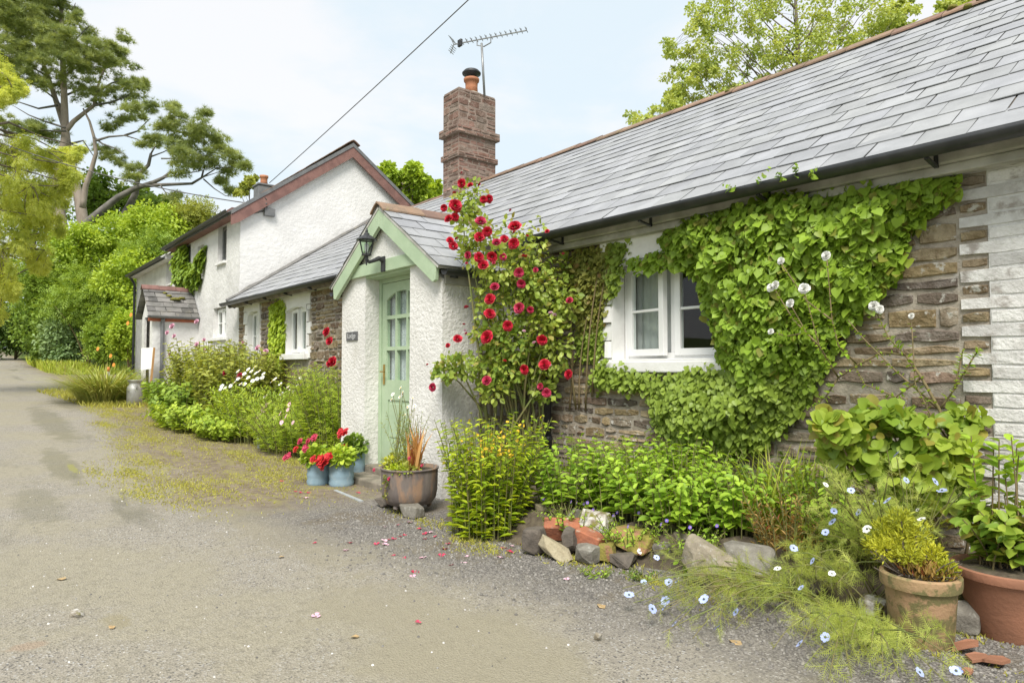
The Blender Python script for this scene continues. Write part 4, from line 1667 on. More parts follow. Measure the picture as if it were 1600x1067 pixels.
def hole(x0, y0, x1, y1, Y=W):
    a, b = PY(x0, (y0 + y1) / 2, Y), PY(x1, (y0 + y1) / 2, Y)
    xm = (x0 + x1) / 2
    return (a[0], b[0], PY(xm, y1, Y)[2], PY(xm, y0, Y)[2])


h1 = hole(340.5, 351, 354, 410)
h2 = hole(333, 480, 353, 528)
h3 = hole(308.5, 384, 318, 434)
h4 = hole(286, 384, 298, 412)
h5 = hole(259.5, 399, 269, 444)
mb = MB()
panel(mb, tfront, TXM, TX, .0, TEZ + .06, [h1, h2, h3, h4], .3)
panel(mb, tfront, TXE, TXM, .0, TEZ - .12, [h5], .3)
mb.box((h3[0], W + .12, h3[2]), (h3[1], W + .16, h3[3]))
mb.box((h5[0], W + .12, h5[2]), (h5[1], W + .16, h5[3]))
mb.build('front_wall', MT['old_white'], th)
mb = MB()
BY = 2 * AY - W
a = [(TX, W, 0), (TX, BY, 0), (TX, BY, TEZ + .05), (TX, AY, AZ - .1), (TX, W, TEZ + .05)]
b = [(TX - .3, p[1], p[2]) for p in a]
mb.poly(a)
mb.poly(b[::-1])
mb.build('gable_wall', MT['white_gable'], th)
mb = MB()
mb.poly([(TXE, W, 0), (TXE, W, TEZ - .12), (TXE, AY, AZ - .6), (TXE, BY, TEZ - .12), (TXE, BY, 0)])
mb.poly([(TXM, W, 4), (TXM, W, TEZ), (TXM, AY, AZ - .1), (TXM, BY, TEZ), (TXM, BY, 4)])
mb.poly([(TX, BY, 0), (TX, BY, TEZ), (TXE, BY, TEZ - .1), (TXE, BY, 0)])
mb.build('rear_wall', MT['old_white'], th)
mb = MB()
tsl = (AZ - TEZ) / (AY - W)


def troof(x0, x1, dz, over, th_=.09):
    for sg in (-1, 1):
        y_e = AY + sg * (AY - W + over)
        z_e = AZ - tsl * (AY - W + over)
        i = [mb.vert(p) for p in ((x0, AY, AZ + dz), (x1, AY, AZ + dz), (x1, y_e, z_e + dz), (x0, y_e, z_e + dz),
                                  (x0, AY, AZ + dz - th_), (x1, AY, AZ + dz - th_), (x1, y_e, z_e + dz - th_), (x0, y_e, z_e + dz - th_))]
        for q in ((0, 1, 2, 3), (7, 6, 5, 4), (2, 6, 7, 3), (1, 5, 6, 2), (0, 3, 7, 4)):
            mb.face([i[k] for k in q])


troof(TXM - .1, TX + .14, .04, .22)
troof(TXE - .15, TXM - .101, -.15, .22)
tr_ = mb.build('roof', MT['lead'], th)
mb = MB()
ridge_tiles(mb, (TXM, AY, AZ + .07), (TX + .16, AY, AZ + .07), .16, .1)
mb.build('ridge_tiles', MT['ridge'], tr_)
for sg in (-1, 1):
    mb = MB()
    ye = AY + sg * (AY - W + .22)
    ze = AZ - tsl * (AY - W + .22)
    w = .235
    q = [(AY, AZ - .055), (ye, ze - .055), (ye, ze - .055 - w * .9), (ye - sg * .16, ze - .055 - w * .9 + .16 * tsl - .04), (AY, AZ - .055 - w)]
    a = [mb.vert((TX + .125, y, z)) for y, z in q]
    b = [mb.vert((TX + .085, y, z)) for y, z in q]
    mb.face(a if sg > 0 else a[::-1])
    mb.face(b[::-1] if sg > 0 else b)
    for k in range(5):
        mb.face((a[k], a[(k + 1) % 5], b[(k + 1) % 5], b[k]))
    mb.build('bargeboard', MT['barge_brown'], th)
mb = MB()
half_gutter(mb, (TXM - .05, W - .27, TEZ - .12), (TX + .1, W - .27, TEZ - .12), .06)
mb.build('gutter', MT['gutter'], th)
mb = MB()
half_gutter(mb, (TXE - .1, W - .27, TEZ - .31), (TXM - .1, W - .27, TEZ - .31), .06)
mb.build('gutter', MT['gutter'], th)
mb = MB()
mb.tube([(TXE + .05, W - .2, TEZ - .35), (TXE + .05, W - .06, TEZ - .6), (TXE + .05, W - .06, .5)], .04, 8)
mb.build('downpipe', MT['gutter'], th)
mb = MB()
mb.box((TXM - .05, W - .2, TEZ - .2), (TX + .08, W - .001, TEZ - .06))
mb.build('eave_board', MT['barge_brown'], th)
mb = MB()
mb.box((TXE - .1, W - .2, TEZ - .39), (TXM - .06, W - .001, TEZ - .25))
mb.build('eave_board', MT['old_white'], th)
window(th, h1[0] + .01, h1[1] - .01, h1[2] + .01, h1[3] - .01, W + .10, 1, 0, .05, sill=(.02, W - .06, .06), mat='lead')
window(th, h2[0] + .01, h2[1] - .01, h2[2] + .01, h2[3] - .02, W + .10, 2, 1, .05, sill=(.05, W - .06, .07))
window(th, h4[0] + .01, h4[1] - .01, h4[2] + .01, h4[3] - .01, W + .12, 2, 0, .05)
for h, k in ((h2, .1), (h1, 0), (h4, 0)):
    mb = MB()
    mb.box((h[0] - .2, W + .32, h[2] - .1), (h[1] + .2, W + .34, h[3] + .1))
    mb.build('curtain', MT['curtain'], th)
for h in (h3, h5):
    mb = MB()
    mb.box((h[0] - .04, W - .05, h[2] - .05), (h[1] + .04, W - .001, h[2] - .002))
    mb.build('sill', MT['old_white'], th)
# ridge chimney with an orange pot
cb = PY(412, 285, AY)
mb = MB()
cx, cz = cb[0], AZ
mb.box((cx - .24, AY - .22, cz - .3), (cx + .22, AY + .22, cz + .26))
mb.box((cx - .27, AY - .25, cz + .26), (cx + .25, AY + .25, cz + .32))
tc = mb.build('chimney', MT['lead'], th, bevel=.02)
mb = MB()
mb.lathe([(.12, .32), (.10, .42), (.10, .52), (.125, .54), (.125, .60), (.08, .60)], (cx + .02, AY, cz), 16)
mb.build('chimney_pot', MT['clay_pot'], tc, smooth=True)

# gabled porch on the tall house
hp = thing('gabled_porch', (-17.9, 3.4, gz(-17.9, 3.4)), 'small gabled porch with old mossy slates on the whitewashed house', 'porch')
HX0, HX1, HXC, HY0 = -18.5, -17.32, -17.9, 3.36
g0 = gz(-17.9, 3.4)
mb = MB()
mb.box((HX1 - .07, HY0 + .05, g0), (HX1, W - .001, 2.42))
mb.box((HX0, HY0 + .05, g0), (HX0 + .07, W - .001, 2.42))
mb.box((HX0 + .07, HY0 + .05, g0), (HX0 + .28, HY0 + .1, 2.42))
mb.box((HX1 - .28, HY0 + .05, g0), (HX1 - .07, HY0 + .1, 2.42))
mb.poly([(HX0, HY0 + .05, 2.42), (HX1, HY0 + .05, 2.42), (HXC, HY0 + .05, 3.02)])
mb.build('wall', MT['old_white'], hp)
mb = MB()
mb.box((HX0 + .28, HY0 + .16, g0), (HX1 - .28, HY0 + .19, 2.42))
mb.build('door', MT['bark'], hp)
mb = MB()
ha = math.atan2(.73, .72)
hl = .74 / math.cos(ha)


def hfn(sg):
    return lambda s, l, d: (HXC + sg * ((hl - l) * math.cos(ha) + d * math.sin(ha)), s, 3.14 - (hl - l) * math.sin(ha) + d * math.cos(ha))


for sg in (1, -1):
    slates(mb, hfn(sg), HY0 - .08, W - .02, hl, .17, .3, .012, lift=.016, wvar=.35, val=(.65, 1.4))
hr = mb.build('roof', MT['old_slate'], hp)
mb = MB()
ridge_tiles(mb, (HXC, HY0 - .1, 3.16), (HXC, W - .02, 3.16), .10, .10, .36, (1, 0, 0))
mb.build('ridge_tiles', MT['barge_brown'], hr)
for c, r_ in (((0.42, 3.95), .12), ((.3, 3.82), .07), ((.36, 4.1), .08), ((.2, 3.75), .05)):
    p = hfn(1)(c[1], hl - c[0], .02)
    mb = MB()
    mb.lathe([(.004, -.02), (r_, -.02), (r_ * .8, r_ * .3), (.004, r_ * .4)], p, 9, .2)
    mb.build('moss_cushion', MT['moss'], hr, smooth=True)
mb = MB()
mb.bar((HX1 + .02, HY0 - .05, 2.36), (HX1 + .02, W - .02, 2.36), .03, .13)
mb.build('fascia', MT['orange_board'], hp)
mb = MB()
half_gutter(mb, (HX1 + .13, W - .02, 2.42), (HX1 + .13, HY0 - .08, 2.42), .06)
mb.build('gutter', MT['lead'], hp)
mb = MB()
mb.tube([(HX1 + .1, HY0 + .25, 2.36), (HX1 + .05, HY0 + .25, 2.25), (HX1 + .05, HY0 + .25, g0)], .045, 8)
mb.build('downpipe', MT['lead'], hp)

# ------------------------------------------------------------------ cables and aerial
def cable(name, a, b, sag, r, label, cat='cable', n=24):
    a, b = np.array(a, float), np.array(b, float)
    mb = MB()
    pts = [a + (b - a) * k / n - np.array((0, 0, sag * 4 * (k / n) * (1 - k / n))) for k in range(n + 1)]
    mb.tube(pts, r, 5)
    return tag(mb.build(name, MT['cable'], origin=a, smooth=True), label, cat)


br = PX(421, 333, TX + .05)
ba = PX(416, 318, TX + .12)
q = PT(725, 0, 9.0)
cb0 = PX(421, 286, TX + .15)
cable('overhead_cable', cb0, cb0 + (q - cb0) * 1.7, .06, .008, 'thick grey overhead cable slanting up from the white gable', n=30)
cable('telephone_wire', ba + np.array((0, 0, -.05)), PT(-60, 200, 17.5), .25, .012, 'thin grey wire running left across the pine trees from the gable')
bb = thing('cable_box', br, 'dark grey cable box on white gable under overhead wires', 'junction box')
mb = MB()
mb.box((TX + .001, br[1] - .11, br[2] - .07), (TX + .09, br[1] + .11, br[2] + .10))
mb.build('case', MT['lead'], bb, bevel=.01)
mb = MB()
mb.tube([(TX + .02, br[1] - .05, br[2] + .08), (TX + .06, br[1] - .06, br[2] + .3), (TX + .12, ba[1], ba[2] + .08), (TX + .1, ba[1] - .12, ba[2] + .2), (TX + .03, br[1] - .2, br[2] + .25)], .016, 6)
mb.tube([(TX + .03, br[1] - .11, br[2] + .03), (TX + .03, br[1] - .5, br[2] - .12), (TX + .03, 4.45, br[2] - .02)], .013, 6)
mb.tube([(TX + .02, ba[1], ba[2] - .05), (TX + .13, ba[1], ba[2])], .02, 6)
mb.build('loop', MT['cable'], bb, smooth=True)

ta = thing('television_aerial', pc + np.array((.12, .12, .0)), 'grey rooftop television aerial rising above the stone chimney', 'aerial')
t0 = 12.55
m0, m1 = PT(757, 150, t0), PT(752.5, 68, t0)
mb = MB()
mb.tube([m0, m1], .022, 8)
mb.build('mast', MT['alu'], ta, smooth=True)
e0, e1 = PT(709, 70, t0 + .3), PT(823, 48, t0 - .3)
mb = MB()
mb.bar(e0, e1, .018, .018)
c = e0 + (e1 - e0) * .33
c2 = e0 + (e1 - e0) * .52
mb.tube([c, c + np.array((0, 0, -.1)), (c + c2) / 2 + np.array((0, 0, -.15)), c2 + np.array((0, 0, -.1)), c2], .012, 6)
mb.build('boom', MT['alu'], ta)
mb = MB()
ax = unit((e1 - e0)[None])[0]
sd_ = unit(np.cross(ax, (0, 0, 1.0))[None])[0]
for k in range(14):
    p = e0 + (e1 - e0) * (.12 + .875 * k / 13)
    u_ = sd_ * .07 + np.array((0, 0, .02))
    mb.bar(p - u_ + np.array((0, 0, .015)), p + u_ + np.array((0, 0, .015)), .01, .01)
    mb.bar(p, p + np.array((0, 0, .05)), .012, .012)
mb.build('director', MT['alu'], ta)
mb = MB()
for s in (-1, 1):
    for j in range(4):
        o = np.array((0, 0, s * (.05 + .03 * j))) - ax * (.02 * j)
        mb.bar(e0 + o - sd_ * .10, e0 + o + sd_ * .10, .008, .009)
    mb.bar(e0, e0 + np.array((0, 0, s * .16)) - ax * .07, .014, .014)
mb.build('reflector', MT['alu'], ta)
mb = MB()
p = e0 + (e1 - e0) * .09
mb.bar(p - np.array((0, 0, .06)), p + np.array((0, 0, .07)), .05, .11)
mb.build('dipole', MT['black_iron'], ta, bevel=.008)

# ------------------------------------------------------------------ flower bed, kerb of stones
EDGE = [(-4.35, 3.0), (-3.9, 2.92), (-3.4, 3.0), (-3.05, 3.12), (-2.6, 3.25), (-2.1, 3.40), (-1.6, 3.47), (-1.1, 3.62), (0.5, 3.75), (2.6, 3.9)]


def edge_y(x):
    return float(np.interp(x, [e[0] for e in EDGE], [e[1] for e in EDGE]))


def bed_z(x, y):
    e = edge_y(x)
    return 0.02 + 0.16 * float(sstep(0.0, 0.22, np.float64(y - e)))


mb = MB()
xs = np.linspace(-4.5, 2.6, 110)
rowsv = []
for x in xs:
    e = edge_y(x)
    row = []
    for k in range(14):
        y = e - .03 + (W - .005 - e + .03) * k / 13
        row.append(mb.vert((x, y, bed_z(x, y) + (R.uniform(-.02, .02) if k else -.03))))
    rowsv.append(row)
for a, b in zip(rowsv[:-1], rowsv[1:]):
    for k in range(13):
        mb.face((a[k], b[k], b[k + 1], a[k + 1]))
o = mb.build('flower_bed', MT['soil'], smooth=True)
o['kind'] = 'structure'

import mathutils.noise as mnoise


def rock(name, label, px, py, w, h, mat, dz=0.0, depth=None, rz=0.0, tilt=0.0, cat='stone', brick=False, hang=None, seed=0, round_=0.0, t=None):
    """one stone standing where the photograph shows it; px,py = middle of its foot"""
    p = PZ(px, py, dz) if t is None else PT(px, py, t)
    d = dep(p)
    sw, sh = w * d / F, h * d / F
    depth = depth or sw * .6
    mb = MB()
    import bmesh
    bm = bmesh.new()
    if brick:
        bmesh.ops.create_cube(bm, size=1.0)
        bmesh.ops.subdivide_edges(bm, edges=bm.edges[:], cuts=3, use_grid_fill=True)
        for v in bm.verts:
            q = Vector((v.co.x * 4 + seed, v.co.y * 4, v.co.z * 4))
            v.co *= 1.0 + .05 * mnoise.noise(q)
    else:
        rr = random.Random(seed * 7 + 3)
        for _ in range(26):
            v = Vector((rr.uniform(-1, 1), rr.uniform(-1, 1), rr.uniform(-1, 1)))
            m_ = max(abs(v.x), abs(v.y), abs(v.z))
            v = v / m_ * .52 * (1 - round_) + v.normalized() * .55 * round_
            v *= rr.uniform(.82, 1.0)
            bm.verts.new(v)
        h_ = bmesh.ops.convex_hull(bm, input=bm.verts[:])
        bmesh.ops.delete(bm, geom=[g for g in h_['geom_interior'] if isinstance(g, bmesh.types.BMVert)], context='VERTS')
        bmesh.ops.dissolve_limit(bm, angle_limit=.30, verts=bm.verts[:], edges=bm.edges[:])
    M = Matrix.Translation(Vector((p[0], p[1], p[2] + sh * .45))) @ Matrix.Rotation(rz, 4, 'Z') @ Matrix.Rotation(tilt, 4, 'Y') @ Matrix.Diagonal((sw, depth, sh, 1))
    bm.transform(M)
    me = bpy.data.meshes.new(name)
    bm.to_mesh(me)
    bm.free()
    o = link(name, me, MT[mat], origin=p)
    if brick:
        b = o.modifiers.new('edge', 'BEVEL')
        b.width = .006
        b.limit_method = 'ANGLE'
        b.angle_limit = math.radians(50)
    else:
        b = o.modifiers.new('edge', 'BEVEL')
        b.width = .012
        b.segments = 2
        b.limit_method = 'ANGLE'
        b.angle_limit = math.radians(20)
    return tag(o, label, cat, 'stones and bricks edging the flower bed')


MT['rock_tan'] = surf('tan_stone', (0.33, 0.285, 0.21), (0.24, 0.205, 0.15), 14, 0.9, 0.9, 40, c3=(0.40, 0.38, 0.33), s3=22)
MT['rock_grey'] = surf('grey_stone', (0.235, 0.22, 0.185), (0.16, 0.145, 0.12), 14, 0.9, 0.9, 40, c3=(0.34, 0.33, 0.29), s3=20)
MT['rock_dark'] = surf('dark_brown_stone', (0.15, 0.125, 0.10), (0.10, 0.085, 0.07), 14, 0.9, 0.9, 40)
MT['rock_lichen'] = surf('lichen_stone', (0.62, 0.60, 0.56), (0.20, 0.16, 0.10), 16, 0.9, 0.9, 40, c3=(0.18, 0.17, 0.03), s3=14, p3=(.52, .6))
MT['rock_moss'] = surf('mossy_stone', (0.22, 0.20, 0.04), (0.30, 0.25, 0.06), 22, 0.95, 1.0, 60, c3=(0.33, 0.17, 0.10), s3=14, p3=(.52, .60))
MT['cream_stone'] = surf('cream_stone', (0.42, 0.37, 0.25), (0.33, 0.28, 0.18), 16, 0.9, 0.9, 40)
A_ = math.radians(12)
rock('stone', 'cream flaky stone lying on top at the left end of the bed edging', 862, 806, 48, 20, 'cream_stone', .13, .2, .25, .1, seed=1)
rock('brick', 'red brick tilted down between the cream stones of the edging', 878, 838, 26, 26, 'brick', .08, .24, -.75, .45, 'brick', True, seed=2)
rock('stone', 'long cream stone leaning like a log below the tilted brick', 866, 870, 62, 24, 'cream_stone', .01, .12, .55, .55, seed=3, round_=.15)
rock('stone', 'dark stone at the left end of the edging beside the yellow flowers', 838, 862, 34, 40, 'rock_dark', .01, .16, .2, seed=4)
rock('stone', 'greenish grey stone standing between the tilted brick and the lichen stone', 896, 826, 30, 34, 'rock_grey', .09, .16, .1, seed=5)
rock('stone', 'white lichen covered stone on top of the orange brick', 932, 830, 52, 34, 'rock_lichen', .12, .2, .2, .15, seed=6)
rock('brick', 'orange brick lying below the white lichen stone', 922, 852, 44, 22, 'brick', .07, .12, .25, .25, 'brick', True, seed=7)
rock('stone', 'round grey stone below the orange brick', 918, 878, 42, 30, 'rock_grey', .0, .16, .2, seed=8, round_=.15)
rock('stone', 'brown upright stone left of the orange brick', 893, 858, 24, 34, 'rock_dark', .04, .14, .5, seed=9)
rock('stone', 'yellow green moss covered stone in the middle of the edging', 990, 858, 76, 34, 'rock_moss', .06, .22, .15, seed=10)
rock('stone', 'small olive stone below the moss covered stone', 950, 874, 28, 26, 'rock_moss', .01, .14, .6, seed=11)
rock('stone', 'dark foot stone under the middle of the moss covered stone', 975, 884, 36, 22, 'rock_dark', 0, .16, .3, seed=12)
rock('stone', 'small grey brown stone right of the moss covered stone', 1040, 872, 36, 28, 'rock_grey', .03, .16, .1, seed=13)
rock('stone', 'small reddish stone on top between moss and the big tan stone', 1070, 852, 34, 22, 'rock_tan', .10, .14, .1, seed=14)
rock('stone', 'largest tan stone of the edging with a flat sloping face', 1108, 898, 92, 50, 'rock_tan', .06, .2, .35, .35, seed=15)
rock('stone', 'wide olive grey stone on top at the right end of the edging', 1172, 882, 72, 34, 'rock_grey', .12, .2, .2, .1, seed=16)
rock('stone', 'pale rough stone at the foot under the wide olive grey stone', 1158, 930, 54, 34, 'rock_lichen', .0, .15, .25, seed=17)
rock('stone', 'flat grey stone wedged under the wide olive grey stone', 1178, 904, 56, 16, 'rock_grey', .07, .16, .2, seed=18)
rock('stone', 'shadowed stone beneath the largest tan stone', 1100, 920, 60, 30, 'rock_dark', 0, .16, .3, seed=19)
rock('stone', 'low brown stone half hidden by feathery leaves right of the pale stones', 1250, 925, 70, 30, 'rock_dark', .03, .2, .15, seed=20)
rock('stone', 'pale grey stone behind the round terracotta pot', 1368, 972, 56, 40, 'rock_lichen', 0, .15, .2, seed=21)
rock('stone', 'grey stone hidden between the two terracotta pots', 1508, 985, 50, 50, 'rock_grey', 0, .14, .2, seed=22)
rock('stone', 'mossy stone propping up the iron cauldron', 645, 806, 46, 20, 'rock_grey', 0, .16, .2, seed=23)
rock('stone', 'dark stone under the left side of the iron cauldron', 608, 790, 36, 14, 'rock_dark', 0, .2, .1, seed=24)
rock('stone', 'small white pebble lying alone on the grey chippings', 934, 1000, 13, 11, 'rock_tan', 0, None, .3, seed=25)
rock('stone', 'flat pinkish white stone lying on the lane', 120, 962, 24, 9, 'rock_lichen', 0, None, .5, seed=26)

# ------------------------------------------------------------------ ivy on the cottage wall


def in_poly(x, z, poly):
    c = np.zeros(len(x), bool)
    n = len(poly)
    for i in range(n):
        x0, z0 = poly[i]
        x1, z1 = poly[(i + 1) % n]
        f = ((z0 > z) != (z1 > z))
        xx = (x1 - x0) * (z - z0) / ((z1 - z0) if abs(z1 - z0) > 1e-9 else 1e-9) + x0
        c ^= f & (x < xx)
    return c


def edge_dist(x, z, poly):
    d = np.full(len(x), 9.0)
    n = len(poly)
    for i in range(n):
        a, b = np.array(poly[i]), np.array(poly[(i + 1) % n])
        ab = b - a
        t = np.clip(((x - a[0]) * ab[0] + (z - a[1]) * ab[1]) / (ab @ ab), 0, 1)
        d = np.minimum(d, np.hypot(x - a[0] - ab[0] * t, z - a[1] - ab[1] * t))
    return d


def fill(px, n, Y):
    poly = [(PY(a, b, Y)[0], PY(a, b, Y)[2]) for a, b in px]
    lo = np.min(poly, 0)
    hi = np.max(poly, 0)
    X_, Z_ = [], []
    while sum(map(len, X_)) < n:
        x = G.uniform(lo[0], hi[0], n)
        z = G.uniform(lo[1], hi[1], n)
        m = in_poly(x, z, poly)
        X_.append(x[m])
        Z_.append(z[m])
    x, z = np.concatenate(X_)[:n], np.concatenate(Z_)[:n]
    return x, z, edge_dist(x, z, poly)


def wall_leaves(name, px, n, size, mat, parent, thick=(.03, .2), T=T_IVY, wr=.95, Y=4.2, zfade=None, wild=0.45, tintz=None, spread=0.03):
    x, z, d = fill(px, n, Y)
    mx = thick[0] + (thick[1] - thick[0]) * sstep(0, .28, d)
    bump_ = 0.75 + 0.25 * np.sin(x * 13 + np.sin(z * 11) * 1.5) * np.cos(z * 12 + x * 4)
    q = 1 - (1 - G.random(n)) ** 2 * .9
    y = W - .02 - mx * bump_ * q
    x, z = x + G.normal(size=n) * spread, z + G.normal(size=n) * spread
    P_ = np.stack([x, y, z], 1)
    D = np.array((0, -.4, -1.0)) + rdir(n) * (.45 + wild * .4)
    Nn = np.array((0, -1.0, .45)) + rdir(n) * wild
    if zfade:
        k = sstep(zfade[0], zfade[1], z)
        size = zfade[2] + (size - zfade[2]) * k
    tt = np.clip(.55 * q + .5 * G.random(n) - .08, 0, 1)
    return leaves(name, P_, D, Nn, size * G.uniform(.45, 1.3, n), wr, T, mat, parent, tint=tt)


iv = thing('ivy_plant', (-2.4, W - .05, .2), 'large leaved bright ivy covering the stone wall right of the window', 'ivy')
IV = [(1018, 362), (1050, 338), (1100, 312), (1150, 292), (1200, 282), (1245, 268), (1300, 280), (1370, 272), (1440, 268), (1488, 276), (1478, 296), (1445, 306),
      (1420, 338), (1396, 372), (1390, 402), (1370, 440), (1348, 470), (1308, 502), (1288, 540), (1270, 570), (1235, 600), (1180, 640), (1150, 640), (1130, 590), (1110, 556),
      (1102, 520), (1088, 470), (1078, 430), (1056, 408), (1030, 388)]
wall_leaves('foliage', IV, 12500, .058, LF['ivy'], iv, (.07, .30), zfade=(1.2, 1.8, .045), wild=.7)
IV2 = [(1115, 560), (1180, 560), (1275, 560), (1258, 592), (1240, 620), (1222, 650), (1185, 690), (1140, 712), (1060, 706), (1010, 668), (1000, 625), (1028, 592), (1062, 580), (1112, 582)]
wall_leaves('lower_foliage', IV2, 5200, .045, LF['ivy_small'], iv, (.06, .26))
IV3 = [(965, 404), (1010, 392), (1056, 384), (1060, 408), (1010, 412), (968, 420)]
wall_leaves('fringe', IV3, 260, .06, LF['ivy'], iv, (.06, .12))
IV4 = [(922, 560), (940, 578), (1010, 588), (1040, 590), (1030, 612), (960, 606), (925, 596), (915, 580)]
wall_leaves('fringe', IV4, 420, .045, LF['ivy_small'], iv, (.10, .16))
# shoots reaching up over the gutter
pths = []
for bx_, by_, tx_, ty_ in ((1240, 280, 1243, 252), (1180, 292, 1205, 262), (1150, 298, 1130, 290), (1262, 280, 1275, 262), (1225, 285, 1215, 268)):
    a, b = PY(bx_, by_, 4.02), PY(tx_, ty_, 3.98)
    pths.append(np.array([a + (b - a) * k / 5 + np.array((.012 * math.sin(k * 2), 0, 0)) for k in range(6)]))
for q in pths:
    leafy('shoot', [q], 9, .05, .8, T_IVY, LF['ivy'], iv, .3, .1)
mb = MB()
for a in ((1190, 700), (1165, 705), (1130, 705), (1215, 670)):
    p = PY(a[0], a[1], W - .05)
    q = p + np.array((R.uniform(-.05, .3), 0, R.uniform(.9, 1.5)))
    limb(mb, p, q, .016, .005, 6, .06, 8)
mb.build('stem', MT['woody'], iv, smooth=True)

# thinner creeper between the rose and the window
cr = thing('wall_creeper', (-4.45, W - .03, .2), 'sparse dull creeper climbing the wall between downpipe and window', 'creeper')
CRP = [(868, 392), (905, 384), (935, 378), (950, 376), (944, 400), (932, 440), (926, 470), (918, 500), (905, 520), (880, 510), (866, 450)]
wall_leaves('foliage', CRP, 1500, .042, LF['creeper'], cr, (.02, .10), T=T_IVY, spread=.04)
wall_leaves('lower_foliage', [(880, 520), (915, 500), (918, 560), (922, 600), (905, 610), (915, 560), (885, 560)], 420, .04, LF['ivy_small'], cr, (.02, .07), spread=.05)
wall_leaves('upper_foliage', [(936, 376), (962, 372), (956, 400), (946, 440), (934, 470), (930, 440)], 260, .05, LF['ivy_small'], cr, (.04, .10))
mb = MB()
for x, y, x2, y2 in ((900, 640, 905, 400), (890, 640, 880, 430), (915, 640, 940, 395), (925, 620, 955, 390), (905, 640, 920, 480)):
    limb(mb, PY(x, y, W - .035), PY(x2, y2, W - .035), .010, .004, 5, .05, 9)
mb.build('stem', MT['woody'], cr, smooth=True)

# yellow green creeper on the left wing
yc = thing('wall_creeper', (PY(420, 560, W)[0], W - .03, gz(-12.3, 4.3)), 'yellow green creeper strip between the two small windows of the far wing', 'creeper')
wall_leaves('foliage', [(409, 474), (430, 468), (431, 520), (428, 582), (406, 582), (408, 520)], 1300, .075, LF['hedge'], yc, (.03, .09), spread=.02)

# ivy round the upper window of the tall house
ti = thing('ivy_plant', (PY(288, 440, W)[0], W - .03, 3.1), 'dark green ivy hanging round an upper window of the tall white house', 'ivy')
wall_leaves('foliage', [(270, 384), (282, 378), (285, 410), (298, 412), (301, 392), (310, 384), (308, 410), (300, 446), (285, 452), (268, 446), (266, 410)], 1500, .13, LF['mid'], ti, (.06, .22), spread=.02)

# ------------------------------------------------------------------ red climbing rose at the porch corner
rb = thing('climbing_rose', (-4.75, 3.95, .17), 'tall red climbing rose covering the corner between porch and cottage wall', 'rose')
RC = [(735, 305, 26, 22, .7), (722, 325, 22, 20, .5), (742, 360, 34, 26, .7), (800, 368, 34, 26, .22), (842, 380, 16, 40, .3), (780, 418, 40, 28, .8), (735, 398, 20, 20, .6),
      (770, 470, 34, 36, .55), (825, 448, 42, 34, .9), (838, 505, 42, 38, 1.0), (790, 530, 40, 34, 1.0), (838, 575, 36, 36, 1.0), (775, 575, 44, 34, 1.0), (718, 572, 38, 20, .8),
      (698, 580, 24, 14, .6), (770, 612, 30, 14, .35), (850, 612, 22, 16, .5), (868, 425, 26, 26, .7), (880, 470, 26, 30, .7), (870, 540, 22, 40, .6), (815, 400, 24, 30, .5), (760, 520, 26, 24, .5)]
cl = []
for x, y, rx, ry, dn in RC:
    t = 6.05 + (x - 780) * .0008 + R.uniform(-.12, .12)
    cl.append((PT(x, y, t), np.array((rx, rx * .8, ry)) * t / F, dn))
P_, D_, N_, T_ = [], [], [], []
for c, r, dn in cl:
    n = int(310 * dn * (r[0] * r[2]) / .03) + 25
    p, d = blob(n, c, r * 1.12, 2.0)
    P_.append(p)
    D_.append(d + rdir(n) * .9 + np.array((0, -.15, -.35)))
    N_.append(np.array((.2, -.6, .6)) + rdir(n) * .7)
    T_.append(np.clip(R.random() * .4 + G.random(n) * .65, 0, 1))
P_, D_, N_, T_ = map(np.concatenate, (P_, D_, N_, T_))
ok = (P_[:, 1] < W - .03) & ~((P_[:, 0] < X1 + .03) & (P_[:, 1] > PYF - .06) & (P_[:, 2] < 2.15))
leaves('foliage', P_[ok], D_[ok], N_[ok], .052 * G.uniform(.55, 1.35, ok.sum()), .70, T_OVAL, LF['rose'], rb, tint=T_[ok])
mb = MB()
base = [np.array((-4.72, 3.98, .15)), np.array((-4.85, 3.75, .15)), np.array((-4.6, 4.1, .15))]
for k, (c, r, dn) in enumerate(cl):
    b = base[k % 3]
    m = b + (c - b) * .5 + np.array((R.uniform(-.1, .1), R.uniform(-.1, .05), .15))
    mb.tube([b, b + (m - b) * .5 + np.array((0, 0, .12)), m, m + (c - m) * .6 + np.array((0, -.02, .04)), c], [.014, .012, .010, .007, .004], 5)
for _ in range(60):
    c, r, dn = R.choice(cl)
    a = c + rdir(1)[0] * r * .6
    b = c + rdir(1)[0] * r * 1.35
    mb.tube([a, (a + b) / 2 + np.array((0, 0, .03)), b], [.004, .003, .002], 4)
mb.build('stem', MT['stem'], rb, smooth=True)
ROSES = [(722, 287), (711, 322, 1.3), (702, 343, 1.2), (711, 339, 1.1), (756, 312), (765, 311), (694, 325, .8), (805, 355, 1.25), (761, 362, 1.15), (749, 371, 1.15), (751, 347, -1.1), (708, 385, 1.1),
         (703, 376, .7), (803, 381, 1.05), (776, 380, -.9), (788, 374, .9), (748, 403, 1.25), (769, 401, 1.15), (755, 415, 1.1), (732, 399, -.8), (786, 402, -.9), (811, 426, -1.0), (815, 443, -1.1), (773, 449, -.9),
         (766, 468, 1.3), (765, 491, 1.25), (793, 509, 1.35), (762, 527, 1.35), (715, 530, 1.1), (812, 482, -1.2), (829, 484, -.7), (847, 531, 1.3), (851, 570, 1.35), (820, 577, 1.3), (761, 595, -1.15), (677, 605, -1.1),
         (889, 585, 1.2), (854, 614, -1.0), (890, 470, -.8), (855, 362, .6), (837, 422, -.6), (735, 290, .6), (845, 604, -.7), (700, 540, .5)]
